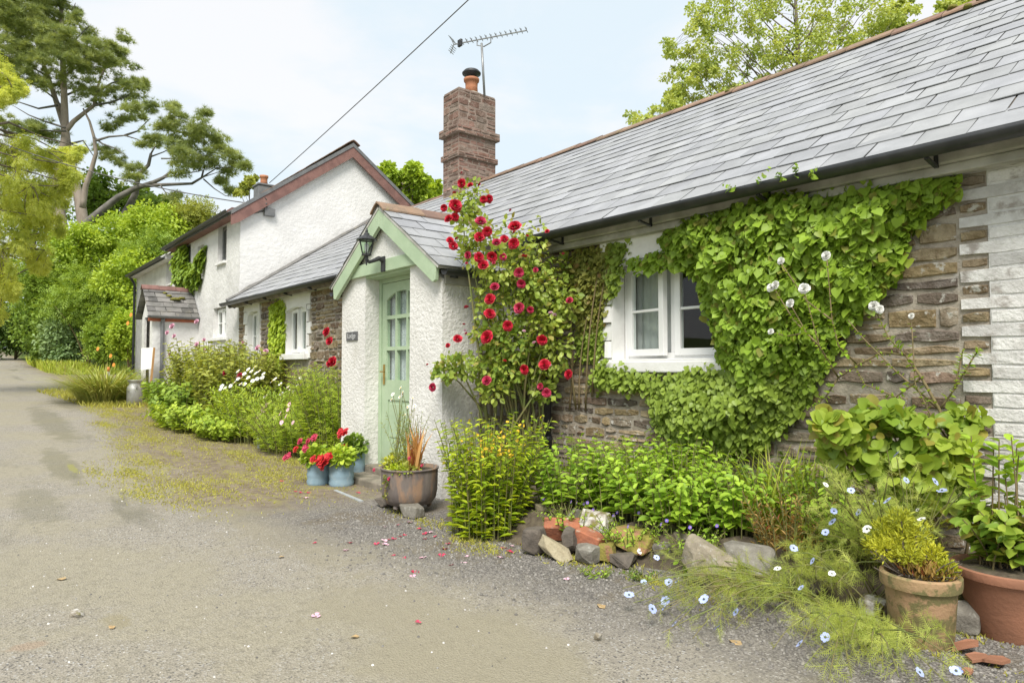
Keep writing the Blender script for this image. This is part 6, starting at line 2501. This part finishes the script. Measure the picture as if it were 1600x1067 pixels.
mb.build('board', MT['board'], t)
# little red and white post beyond
c = PT(169, 588, 23.5)
t = thing('marker_post', (c[0], c[1], gz(c[0], c[1])), 'small orange topped white marker post beyond the striped grass', 'post')
mb = MB()
mb.lathe([(.05, -.6), (.05, .0), (.04, .02)], (c[0], c[1], c[2] + .15), 12)
mb.build('post', MT['board'], t)
mb = MB()
mb.lathe([(.055, .02), (.055, .14), (.04, .17), (.01, .18)], (c[0], c[1], c[2] + .15), 12)
mb.build('cap', MT['orange_petal'], t, smooth=True)

# trough, block and small pot
p = PZ(412, 697)
t = thing('zinc_trough', p, 'pale grey zinc trough tilted on the verge with pink flowers', 'planter')
mb = MB()
u_ = np.array((.82, -.57, 0))
v_ = np.array((.57, .82, 0))


def tf(a, b, c):
    return p + u_ * a + v_ * b + np.array((0, 0, c - a * .08))


mb.box((-.25, -.02, .02), (.25, .0, .19), tf)
mb.box((-.25, .20, .02), (.25, .22, .19), tf)
mb.box((-.25, .0, .02), (-.23, .20, .19), tf)
mb.box((.23, .0, .02), (.25, .20, .19), tf)
mb.box((-.23, .0, .02), (.23, .2, .14), tf)
mb.build('body', MT['trough'], t)
g = thing('pink_flowers', p + np.array((0, .1, .16)), 'small pink and lilac flowers growing in the zinc trough', 'flowers')
n = 260
p_, d_ = blob(n, p + v_ * .1 + np.array((0, 0, .24)), (.24, .14, .10))
leaves('foliage', p_, d_ + rdir(n) * .6, np.array((0, -.4, 1)) + rdir(n) * .6, .05, .4, T_LANCE, LF['hedge2'], g)
for x, y in [(404, 657), (410, 654), (418, 660), (424, 668), (414, 668), (400, 662), (428, 664), (421, 655), (434, 668), (405, 648), (413, 645)]:
    FL['pinkhead'].put(PT(x, y, dep(p) - .05), g, (R.uniform(-.3, .5), -1, .6), .9)
p = PZ(389, 684)
t = tag(rock('block', 'x', 389, 684, 17, 26, 'cream', 0, .14, .4, 0, brick=True, seed=31), 'small cream block standing on the verge beside the zinc trough', 'block')
del t['group']
p = PZ(367, 670)
t = thing('plant_pot', p, 'small grey pot with pink flowers left of the cream block', 'plant pot')
mb = MB()
mb.lathe([(.085, 0), (.11, .16), (.12, .17), (.12, .19), (.105, .19), (.10, .16), (.002, .165)], p, 18)
mb.build('body', MT['trough'], t, smooth=True)
g = thing('pink_flowers', p + np.array((0, 0, .17)), 'tiny pink flowered plant in the small grey pot', 'flowers')
n = 120
p_, d_ = blob(n, p + np.array((0, 0, .24)), (.13, .13, .08))
leaves('foliage', p_, d_ + rdir(n) * .6, np.array((0, -.4, 1)) + rdir(n) * .6, .05, .5, T_OVAL, LF['bluegreen'], g)
for x, y in [(366, 648), (372, 650), (380, 652)]:
    FL['pinkhead'].put(PT(x, y, dep(p) - .1), g, (.2, -1, .6), .8)

# ------------------------------------------------------------------ trees and hedges
HB = 'shrubs and bushes beyond the houses'
for x, y, rx, ry, t0, nc, per, sz, mt_, lb in [
    (300, 345, 42, 32, 34, 30, 150, .17, 'olive', 'pale olive bush top rising behind the roof of the tall white house'),
    (245, 362, 60, 45, 33, 42, 160, .17, 'hedge', 'bright green rounded bush left of the tall house eave'),
    (185, 375, 52, 42, 36, 36, 150, .18, 'hedge', 'bright green bush below the leaning grey pine trunk'),
    (125, 392, 55, 45, 34, 38, 150, .17, 'hedge', 'bright green bush below the two pale pine trunks'),
    (215, 440, 62, 55, 30, 44, 160, .16, 'hedge', 'large bright green bush half way down beside the white house'),
    (140, 465, 62, 52, 31, 42, 160, .16, 'hedge2', 'large mid green bush above the blue green shrub'),
    (70, 440, 48, 62, 33, 38, 150, .17, 'hedge2', 'mid green bush under the drooping light tree'),
    (65, 515, 42, 55, 32, 34, 150, .15, 'mid', 'shaded dark green bush beside the far bend of the lane'),
    (25, 505, 42, 55, 42, 34, 150, .2, 'dark', 'dark bush closing the far end of the lane'),
    (-30, 500, 55, 75, 40, 34, 140, .2, 'dark', 'dark bush at the left side of the far lane'),
    (205, 520, 34, 52, 27.5, 34, 170, .13, 'hedge', 'yellow green bush with orange flowers beside the white gabled porch'),
    (170, 520, 34, 52, 28.5, 30, 150, .14, 'hedge2', 'leafy green bush between blue green shrub and orange flowered bush'),
    (235, 400, 45, 45, 31, 30, 150, .16, 'hedge2', 'mid green bush nearest the end wall of the white house'),
]:
    c = PT(x, y, t0)
    r = np.array((rx, rx, ry)) * t0 / F
    spr = mt_ in ('hedge', 'olive') and x % 2 == 0 or mt_ == 'hedge2'
    bush('leafy_bush', lb, 'bush', c, r, int(nc * 1.25), int(per * (.5 if spr else 1)), sz * (2.3 if spr else .9), LF[mt_], HB, T=T_SPRAY if spr else T_OVAL, wr=.62, sub=.30, droop=.5 if spr else .2)
c = PT(108, 530, 31)
bush('blue_green_shrub', 'rounded blue green shrub at the corner of the side turning', 'bush', c, np.array((40, 40, 48)) * 31 / F, 34, 170, .15, LF['bluegreen'], HB, T=T_OVAL, wr=.55)
ob = [o for o in COL.objects if o.get('label', '').startswith('yellow green bush with orange')][0]
for x, y in ((205, 492), (178, 570), (215, 575), (200, 505), (153, 545), (173, 556), (214, 560)):
    FL['orange'].put(PT(x, y, 26.4), ob, (.5, -1, .2), 1.0)
# long grass along the far corner
t = thing('verge_grass', gbase(-33.5, 3.6), 'strip of long bright grass at the foot of the far bushes', 'grass')
n = 5200
X_ = G.uniform(-44, -31.6, n)
Y_ = np.where(X_ > -33, G.uniform(2.9, 9, n), G.uniform(2.7, 4.2, n))
b = np.stack([X_, Y_, ground(X_, Y_)], 1)
o = leaves('blade', b, np.array((0, 0, 1.0)) + rdir(n) * .45, rdir(n), G.uniform(.2, .55, n), .10, T_BLADE, LF['grass'], t)
t['kind'] = 'stuff'


def pine_pads(name, parent, pads, t0, dj, per, tuft, mat, cdepth):
    P_, D_, N_, T_ = [], [], [], []
    for x, y, rx, ry in pads:
        t = t0 + R.uniform(-dj, dj)
        c = PT(x, y, t)
        s = t / F
        r = np.array((rx * s * 1.12, rx * s * 1.12, ry * s * 1.3))
        k = max(7, int(rx * ry / 20))
        for _ in range(k):
            # small flat sprays within the pad, tufts pointing up and out
            a, d = blob(1, c, r, 2.2)
            n = int(per * R.uniform(.6, 1.4))
            q, dd = blob(n, a[0], np.array((.36, .36, .19)) * (.6 + .7 * R.random()), 1.6)
            P_.append(q)
            D_.append(dd * np.array((1, 1, .3)) + d[0] * .5 + np.array((0, 0, .75)) + rdir(n) * .35)
            N_.append(rdir(n))
            T_.append(np.clip(R.random() * .5 + G.random(n) * .5, 0, 1))
    P_, D_, N_, T_ = map(np.concatenate, (P_, D_, N_, T_))
    return leaves(name, P_, D_, N_, tuft * G.uniform(.7, 1.3, len(P_)), 1.0, T_TUFT, mat, parent, tint=T_)


def px_limb(mb, pts, t, r0, r1, n=8):
    P3 = [PT(x, y, t + (dz if len(q) > 2 else 0)) for q in pts for x, y, dz in [(*q, 0) if len(q) == 2 else q]]
    k = len(P3)
    sm_ = [P3[0]]
    for j in range(k - 1):
        sm_ += [P3[j] * .67 + P3[j + 1] * .33, P3[j] * .33 + P3[j + 1] * .67, P3[j + 1]]
    m = len(sm_)
    mb.tube(sm_, [r0 + (r1 - r0) * j / (m - 1) for j in range(m)], n)


TP = 45.0
p0 = PT(110, 380, TP)
pt = thing('pine_tree', (p0[0], p0[1], gz(p0[0], p0[1])), 'tall pine with two pale trunks and dark flat needle pads', 'tree')
mb = MB()
px_limb(mb, [(104, 450), (97, 360), (89, 310), (90, 285), (96, 255), (102, 215), (101, 170), (99, 120), (97, 60), (95, 0), (92, -60)], TP, .42, .08, 10)
px_limb(mb, [(140, 450), (130, 350), (124, 310), (112, 270), (106, 235), (103, 205), (90, 165), (75, 120), (60, 80), (50, 30)], TP + .6, .40, .06, 10)
px_limb(mb, [(129, 325), (134, 290), (143, 265), (150, 240), (147, 215), (140, 190), (130, 170)], TP - .3, .19, .05, 8)
px_limb(mb, [(103, 205), (115, 190), (130, 178), (147, 165), (150, 145), (158, 120), (170, 95)], TP, .17, .04, 8)
mb.build('trunk', MT['pine_bark'], pt, smooth=True)
mb = MB()
for q in [[(150, 220), (170, 214), (195, 212), (215, 218), (235, 232)], [(147, 215), (160, 225), (180, 232), (200, 246)], [(147, 165), (175, 160), (200, 150), (215, 132)], [(101, 170), (80, 150), (60, 135), (30, 120)], [(99, 120), (120, 105), (150, 90), (180, 78)],
          [(98, 90), (120, 60), (140, 40)], [(97, 60), (75, 40), (50, 28)], [(90, 165), (60, 170), (30, 160), (5, 165)], [(102, 200), (70, 190), (45, 180), (20, 165)], [(75, 120), (40, 100), (10, 85)], [(150, 145), (175, 130), (195, 125)], [(97, 60), (110, 30), (118, 5)],
          [(101, 150), (125, 140), (140, 138)], [(195, 212), (215, 205), (235, 185)], [(103, 205), (85, 205), (60, 203)], [(110, 225), (130, 220), (150, 250)]]:
    px_limb(mb, q, TP + R.uniform(-1, 1), .08, .02, 6)
mb.build('branch', MT['grey_bark'], pt, smooth=True)
PADS = [(20, 15, 45, 22), (62, 12, 42, 20), (100, 18, 22, 14), (112, 30, 14, 10), (55, 45, 48, 16), (100, 62, 42, 16), (128, 75, 34, 12), (158, 78, 30, 12), (172, 92, 26, 9), (193, 62, 14, 9), (186, 74, 18, 8), (150, 104, 36, 12), (196, 104, 20, 8), (204, 124, 24, 9), (210, 140, 16, 6),
        (88, 96, 44, 16), (45, 82, 40, 18), (15, 50, 34, 24), (8, 90, 30, 20), (176, 142, 36, 9), (222, 133, 10, 6), (118, 136, 44, 10), (150, 160, 26, 7), (60, 128, 26, 9), (62, 204, 36, 10), (28, 198, 36, 12), (85, 215, 16, 9), (214, 172, 26, 9), (190, 186, 28, 7),
        (236, 168, 10, 6), (160, 235, 16, 6), (180, 248, 22, 8), (170, 200, 20, 5), (50, -25, 50, 22), (92, -40, 40, 22), (10, -20, 40, 25), (20, 140, 30, 8), (135, 50, 14, 8), (28, 30, 40, 20), (75, 70, 36, 14), (40, 112, 30, 10)]
pine_pads('needles', pt, PADS, TP, 2.2, 23, .30, LF['pine'], 1)
p0 = PT(190, 380, 41)
pl2 = thing('pine_tree', (p0[0], p0[1], gz(p0[0], p0[1])), 'leaning grey pine reaching right towards the white house', 'tree')
mb = MB()
px_limb(mb, [(110, 430), (122, 365), (140, 345), (160, 328), (185, 308), (210, 295), (240, 285), (255, 278), (268, 268)], 41, .30, .07, 9)
px_limb(mb, [(165, 420), (188, 345), (202, 322), (212, 302), (214, 285), (218, 272), (232, 258), (236, 240)], 41.6, .26, .08, 9)
px_limb(mb, [(222, 291), (250, 289), (275, 288), (300, 287), (315, 278), (318, 266)], 41, .12, .05, 7)
mb.build('trunk', MT['grey_bark'], pl2, smooth=True)
mb = MB()
for q in [[(236, 245), (255, 238), (275, 228)], [(300, 287), (320, 276), (345, 268)], [(255, 278), (285, 272), (310, 268), (330, 262)], [(318, 280), (335, 295), (352, 306), (370, 308)], [(315, 278), (340, 262), (360, 262)], [(250, 289), (258, 300), (275, 308)], [(236, 240), (245, 225), (258, 215), (270, 190)],
          [(275, 228), (295, 220), (312, 205)], [(252, 248), (275, 248), (300, 244)], [(214, 285), (205, 275), (200, 268)], [(310, 268), (320, 250), (330, 230)]]:
    px_limb(mb, q, 41 + R.uniform(-.7, .7), .05, .015, 6)
mb.build('branch', MT['grey_bark'], pl2, smooth=True)
PADS = [(269, 168, 7, 10), (272, 184, 16, 10), (262, 194, 14, 7), (288, 204, 34, 11), (250, 213, 24, 8), (319, 180, 7, 8), (316, 195, 14, 9), (338, 214, 14, 6), (325, 216, 20, 7), (296, 222, 44, 9), (262, 228, 26, 8), (300, 240, 46, 9), (346, 232, 10, 5), (343, 248, 34, 8), (368, 256, 18, 6), (383, 262, 8, 4),
        (350, 268, 22, 6), (290, 256, 24, 6), (282, 268, 20, 6), (218, 264, 16, 6), (205, 278, 14, 6), (345, 283, 14, 4), (232, 222, 14, 6), (270, 306, 14, 4), (362, 300, 10, 3), (310, 254, 26, 6)]
pine_pads('needles', pl2, PADS, 41, 1.6, 23, .27, LF['pine'], 1)


def tree(name, label, base, trunk, crown, mat, leaf, per, T=T_OVAL, wr=.7, droop=.3, bark='bark', r0=.2, updn=.5, group=None, rise=.9, arch=0.0):
    t = thing(name, base, label, 'tree', group)
    mb = MB()
    base = np.asarray(base, float)
    mb.tube(trunk, [r0 * (1 - .75 * k / (len(trunk) - 1)) for k in range(len(trunk))], 8)
    tr = [np.asarray(q, float) for q in trunk]
    zs_ = [q[2] for q in tr]
    mains = []
    for k, (c, r) in enumerate(crown):
        near = min(mains, key=lambda q: np.linalg.norm(q - c)) if mains else None
        if k % 4 == 0 or near is None:
            hd = np.linalg.norm((c - tr[-1])[:2])
            z_ = min(max(c[2] - rise * hd - .3, zs_[0] + .35 * (zs_[-1] - zs_[0])), zs_[-1])
            a = np.array([np.interp(z_, zs_, [q[i] for q in tr]) for i in range(3)])
            m = a + (c - a) * .5 + np.array((0, 0, .10 * np.linalg.norm(c - a) * arch))
            pts = [a, a + (m - a) * .5 + rdir(1)[0] * .03 * hd, m, m + (c - m) * .5 + rdir(1)[0] * .05 * hd, c]
            mb.tube(pts, [r0 * f for f in (.24, .18, .13, .08, .04)], 5)
            mains += [c, pts[3], m]
        else:
            limb(mb, near, c, r0 * .06, r0 * .025, 4, .12, 4)
    mb.build('trunk', MT[bark], t, smooth=True)
    p, d, nn, tt = clump_leaves(crown, per, droop, updn, 1.7)
    leaves('crown', p, d, nn, leaf * G.uniform(.65, 1.3, len(p)), wr, T, LF[mat], t, tint=tt)
    return t


# light green drooping tree over the left of the lane
bx_, by_ = -21.5, -1.9
base = (bx_, by_, gz(bx_, by_))
cr_ = []
for x, y, rx, ry, t0 in [(10, 110, 14, 16, 17), (22, 130, 16, 12, 17), (5, 150, 18, 16, 17), (-15, 100, 24, 24, 17), (30, 225, 30, 18, 18), (70, 245, 26, 16, 18.5), (100, 240, 20, 12, 19), (118, 235, 14, 8, 19), (15, 265, 30, 22, 17.5), (55, 280, 30, 24, 18),
                         (90, 270, 26, 20, 18.5), (112, 262, 18, 14, 19), (70, 320, 26, 24, 18.5), (35, 330, 30, 26, 18), (5, 310, 28, 26, 17.5), (82, 350, 16, 20, 19), (50, 375, 26, 22, 18.5), (15, 375, 28, 26, 18), (8, 430, 16, 30, 18), (-10, 470, 20, 30, 17.5), (20, 445, 8, 18, 18),
                         (-30, 250, 40, 40, 17), (-30, 330, 40, 40, 17), (-35, 400, 35, 40, 17), (-60, 180, 40, 40, 16.5), (-70, 280, 50, 50, 16), (60, 405, 16, 18, 19), (95, 300, 14, 18, 19), (-90, 380, 50, 40, 15.5)]:
    for _ in range(7):
        c = PT(x + R.uniform(-.85, .85) * rx, y + R.uniform(-.85, .85) * ry, t0 + R.uniform(-1.0, 1.0))
        cr_.append((c, np.array((rx, rx, ry * 1.35)) * t0 / F * .42))
tree('weeping_tree', 'light yellow green drooping tree hanging over the left side of the lane', base,
     [base, (bx_ + .2, by_ + .1, 3), (bx_ - .1, by_ + .3, 5), (bx_ + .2, by_ + .9, 6.5), (bx_, by_ + 1.6, 7.6)], cr_, 'weep', .15, 130, T=T_SPRAY, wr=.6, droop=1.5, r0=.26, updn=.3, rise=.15, arch=1.6)

# trees behind the cottage
BC = 'trees behind the cottage'
for lb, x0, t0, trunkpx, pads, leaf, per, mat, r0 in [
    ('airy light green aspen showing high above the long slate roof', 1245, 17, [(1260, 420), (1255, 250), (1248, 120), (1245, 40), (1240, -60)],
     [(1085, 30, 18, 20), (1062, 75, 20, 12), (1065, 115, 26, 12), (1090, 140, 26, 14), (1125, 20, 24, 26), (1120, 80, 30, 24), (1140, 130, 30, 22), (1175, 25, 28, 28), (1180, 90, 34, 26), (1215, 60, 34, 30), (1225, 110, 34, 20), (1260, 30, 34, 30), (1265, 85, 32, 22), (1300, 40, 34, 28),
      (1310, 80, 28, 16), (1345, 40, 32, 24), (1380, 30, 28, 18), (1405, 38, 20, 10), (1415, 12, 14, 12), (1200, 0, 40, 24), (1290, -10, 50, 24), (1360, -5, 40, 20), (1130, -20, 40, 20), (1075, 165, 26, 10), (1165, 145, 26, 12), (1240, -60, 90, 40), (1050, 150, 18, 10), (1100, 105, 20, 14)], .066, 95, 'poplar', .10),
    ('small leafy treetop at the upper right above the ridge', 1475, 14, [(1480, 300), (1478, 120), (1475, 30)], [(1478, 22, 12, 14), (1468, 35, 14, 8), (1505, 22, 12, 10), (1525, 10, 14, 10), (1490, 5, 12, 10), (1450, 40, 8, 6), (1540, 4, 14, 8)], .07, 60, 'poplar', .05),
    ('wispy sapling tip above the ridge left of the aspen', 1020, 15, [(1030, 400), (1026, 240), (1020, 172)], [(992, 184, 10, 7), (1008, 190, 12, 6), (1025, 172, 9, 9), (1038, 180, 10, 8), (1050, 168, 8, 6)], .07, 24, 'poplar', .03),
    ('bright green treetop between the white gable and the chimney', 630, 26, [(640, 460), (638, 330), (632, 285)], [(605, 270, 12, 10), (625, 272, 20, 14), (648, 285, 20, 14), (668, 298, 14, 10), (620, 295, 24, 16), (650, 308, 26, 14), (600, 285, 10, 12), (640, 268, 14, 8)], .17, 120, 'hedge', .18),
    ('small pale treetop behind the ridge chimney of the white house', 388, 34, [(390, 380), (390, 300)], [(384, 288, 7, 7), (392, 284, 6, 6), (378, 296, 8, 6)], .16, 50, 'olive', .08),
]:
    trk = [PT(x, y, t0) for x, y in trunkpx]
    trk[0][2] = max(gz(trk[0][0], trk[0][1]), 0.0)
    cl = []
    for x, y, rx, ry in pads:
        for _ in range(10):
            q = PT(x + R.uniform(-1.15, 1.15) * rx, y + R.uniform(-1.1, 1.1) * ry, t0 + R.uniform(-1.2, 1.2) * (1 if t0 > 14 else .5))
            cl.append((q, np.array((rx, rx, ry)) * t0 / F * R.uniform(.25, .6)))
    tree('leafy_tree', lb, tuple(trk[0]), trk, cl, mat, leaf, per, T=T_OVAL, wr=.75, droop=.4, r0=r0, group=BC)

# dark wooded background beyond the pines
for x, y, rx, ry, t0, lb in [(150, 310, 38, 45, 52, 'dark round tree standing between the pine trunks'), (205, 318, 40, 32, 54, 'dark green tree behind the fork of the leaning pine'), (55, 330, 60, 60, 55, 'dark tree behind the drooping light tree'),
                             (250, 325, 36, 20, 52, 'low dark tree behind the end of the leaning pine limb')]:
    c = PT(x, y, t0)
    r = np.array((rx, rx, ry)) * t0 / F
    b = (c[0], c[1], gz(c[0], c[1]))
    cl = clumps(c, r, 40, .34)
    tree('dark_tree', lb, b, [b, (b[0], b[1], (b[2] + c[2]) / 2), tuple(c)], cl, 'mid', .26, 120, r0=.3, group='dark trees beyond the pines')
# woodland closing the view along the lane and behind everything
P_, D_, N_, T_ = [], [], [], []
for k in range(150):
    if k < 80:
        c = np.array((-R.uniform(60, 84), R.uniform(-18, 16), 0))
    else:
        c = np.array((-R.uniform(20, 66), -R.uniform(8, 18), 0))
    c[2] = gz(c[0], c[1]) + R.uniform(.8, 6.5)
    n = 170
    p_, d_ = blob(n, c, np.array((1.7, 1.7, 1.5)), 1.8)
    P_.append(p_)
    D_.append(d_ + rdir(n) * .7)
    N_.append(d_ * .5 + np.array((0, 0, .6)) + rdir(n) * .5)
    T_.append(np.clip(R.random() * .5 + G.random(n) * .5, 0, 1))
P_, D_, N_, T_ = map(np.concatenate, (P_, D_, N_, T_))
o = leaves('far_woodland', P_, D_, N_, .42 * G.uniform(.6, 1.3, len(P_)), .65, T_OVAL, LF['mid'], origin=(-70, 0, 2), tint=T_)
tag(o, 'dense dark woodland where the lane disappears', 'woodland', kind='stuff')

# ------------------------------------------------------------------ small things on the ground


def on_ground(n, xr, fy0, fy1):
    x = G.uniform(*xr, n)
    y = fy0(x) + (fy1(x) - fy0(x)) * G.random(n)
    return x, y, ground(x, y) + 0.007 * np.sin(x * 2.1 + np.sin(y * 1.7)) * np.cos(y * 2.6 + x * .7)


T_CHIP = tmpl([(-.5, -.4, 0), (.45, -.5, 0), (.5, .4, 0), (-.4, .5, 0), (-.3, -.2, .5), (.25, -.3, .55), (.3, .25, .45), (-.25, .3, .5)],
              [(4, 5, 6, 7), (0, 1, 5, 4), (1, 2, 6, 5), (2, 3, 7, 6), (3, 0, 4, 7)])
MT['chips'] = surf('stone_chippings', (0.34, 0.33, 0.31), (0.22, 0.21, 0.20), 60, 0.9, tint='value')
ey = lambda x: np.interp(x, [e[0] for e in EDGE], [e[1] for e in EDGE])
x, y, z = on_ground(9000, (-5.2, 1.0), lambda x: ey(x) - 1.15, lambda x: ey(x) - .02)
keep = G.random(len(x)) < np.clip((y - (ey(x) - 1.15)) / .7, .03, 1)
x, y, z = x[keep], y[keep], z[keep]
n = len(x)
up = np.tile(np.array((0, 0, 1.0)), (n, 1)) + rdir(n) * .3
d = rdir(n) * np.array((1, 1, .1))
o = leaves('chippings', np.stack([x, y, z], 1), d, up, G.uniform(.006, .017, n), 1.0, T_CHIP, MT['chips'], origin=(-2, 2.5, 0), tint=G.uniform(.4, 1.0, n))
a = o.data.attributes['tint']
v = np.empty(len(a.data) * 4, np.float32)
a.data.foreach_get('color', v)
v = v.reshape(-1, 4)
v[:, 1] = v[:, 0]
v[:, 1] *= .97
v[:, 2] = v[:, 0] * .92
a.data.foreach_set('color', v.ravel())
tag(o, 'loose grey stone chippings along the foot of the flower bed', 'gravel', kind='stuff')
x, y, z = on_ground(900, (-9, 1.0), lambda x: x * 0 - 1.0, lambda x: ey(x) - 1.0)
n = len(x)
d = rdir(n) * np.array((1, 1, .1))
o2 = leaves('grit', np.stack([x, y, z], 1), d, np.array((0, 0, 1.0)) + rdir(n) * .3, G.uniform(.004, .011, n), 1.0, T_CHIP, MT['chips'], origin=(-3, .5, 0))
a = o2.data.attributes['tint']
a.data.foreach_set('color', np.repeat(np.c_[np.tile(G.choice([.5, .9, 1.8, 2.4], n, p=[.3, .3, .25, .15])[:, None], (1, 3)), np.ones(n)], 8, axis=0).astype(np.float32).ravel())
tag(o2, 'scattered grit and pale stone flecks on the worn lane', 'grit', kind='stuff')

# moss and short grass patches on the earth verge
P_, Z_ = [], []
for k in range(215):
    if k < 170:
        x0 = R.uniform(-18, -6.2)
        lo = np.interp(x0, [-20, -7, -5], [2.35, 1.35, 2.2])
        y0 = R.uniform(lo, 3.4)
    elif k < 198:
        x0 = R.uniform(-5.5, .5)
        y0 = float(ey(x0)) - abs(R.gauss(0, .18)) - .03
    else:
        x0 = R.uniform(-9.5, -6.3)
        y0 = R.uniform(1.15, 1.9)
    n = R.randint(90, 330)
    q = G.normal(size=(n, 2)) * (np.array((.34, .10)) if k < 170 or k >= 198 else np.array((.12, .06))) * R.uniform(.5, 1.2)
    P_.append(q + np.array((x0, y0)))
P_ = np.concatenate(P_)
n = len(P_)
b = np.stack([P_[:, 0], P_[:, 1], ground(P_[:, 0], P_[:, 1])], 1)
o = leaves('moss_and_grass', b, np.array((0, 0, .8)) + rdir(n) * .8, rdir(n), G.uniform(.010, .030, n), .28, T_BLADE, LF['moss'], origin=(-10, 2.5, 0))
tag(o, 'patches of yellow green moss and short grass on the earth verge', 'moss', kind='stuff')
# grass fringe at the edge of the far verge by the striped grass
n = 2600
x = G.uniform(-22.5, -16.5, n)
y = G.uniform(1.9, 3.2, n) + .1 * (x + 19)
b = np.stack([x, y, ground(x, y)], 1)
o = leaves('verge_turf', b, np.array((0, 0, .9)) + rdir(n) * .6, rdir(n), G.uniform(.05, .16, n), .12, T_BLADE, LF['moss'], origin=(-19, 2.5, .4))
tag(o, 'ragged yellowish turf round the striped grass clump', 'grass', kind='stuff')

# fallen petals
mb = MB()
petal_ring(mb, 3, .004, .022, 0, .006, .022, 0, .004)
pm = {k: mesh_of(mb, 'petal', [MT[k]]) for k in ('deep_petal', 'pink_petal')}
PETALS = [(602, 823), (622, 820), (625, 838), (640, 816), (655, 826), (664, 834), (672, 832), (664, 842), (680, 838), (601, 845), (608, 843), (615, 842), (602, 851), (615, 868), (632, 872), (660, 872), (695, 858), (705, 883), (730, 869), (784, 856), (790, 857), (800, 853), (797, 862),
          (818, 851), (781, 871), (547, 848), (492, 848), (494, 962), (653, 972), (648, 895), (645, 901), (440, 752), (470, 770), (478, 778), (482, 770), (560, 770), (886, 905), (632, 836), (588, 850), (540, 860), (700, 850), (690, 868), (725, 880), (462, 768)]
for k, (x, y) in enumerate(PETALS):
    o = bpy.data.objects.new('rose_petal', pm['deep_petal' if k % 3 else 'pink_petal'])
    COL.objects.link(o)
    o.location = [float(v) for v in PZ(x, y, .004)]
    o.rotation_euler = (R.uniform(-.3, .3), R.uniform(-.3, .3), R.uniform(0, 6.3))
    s = R.uniform(.7, 1.3)
    o.scale = (s, s, s)
    tag(o, 'fallen red or pink rose petal lying on the ground', 'petal', 'fallen rose petals')
# dead leaves
MT['dead'] = surf('dead_leaf', (0.45, 0.30, 0.14), (0.36, 0.27, 0.14), 30, 0.8)
dm = bpy.data.meshes.new('dead_leaf')
dm.from_pydata([(0, -.03, .002), (.02, -.01, .01), (.018, .02, .004), (0, .035, .008), (-.018, .018, .012), (-.02, -.01, .003)], [], [(0, 1, 2, 3), (0, 3, 4, 5)])
dm.materials.append(MT['dead'])
for k, (x, y) in enumerate([(555, 995), (175, 980), (95, 905), (940, 948), (1150, 1005), (440, 870)]):
    o = bpy.data.objects.new('dead_leaf', dm)
    COL.objects.link(o)
    o.location = [float(v) for v in PZ(x, y, .003)]
    o.rotation_euler = (0, 0, R.uniform(0, 6.3))
    s = R.uniform(.6, 1.2)
    o.scale = (s, s, s)
    tag(o, 'small dry brown leaf lying on the ground', 'leaf', 'fallen dry leaves')
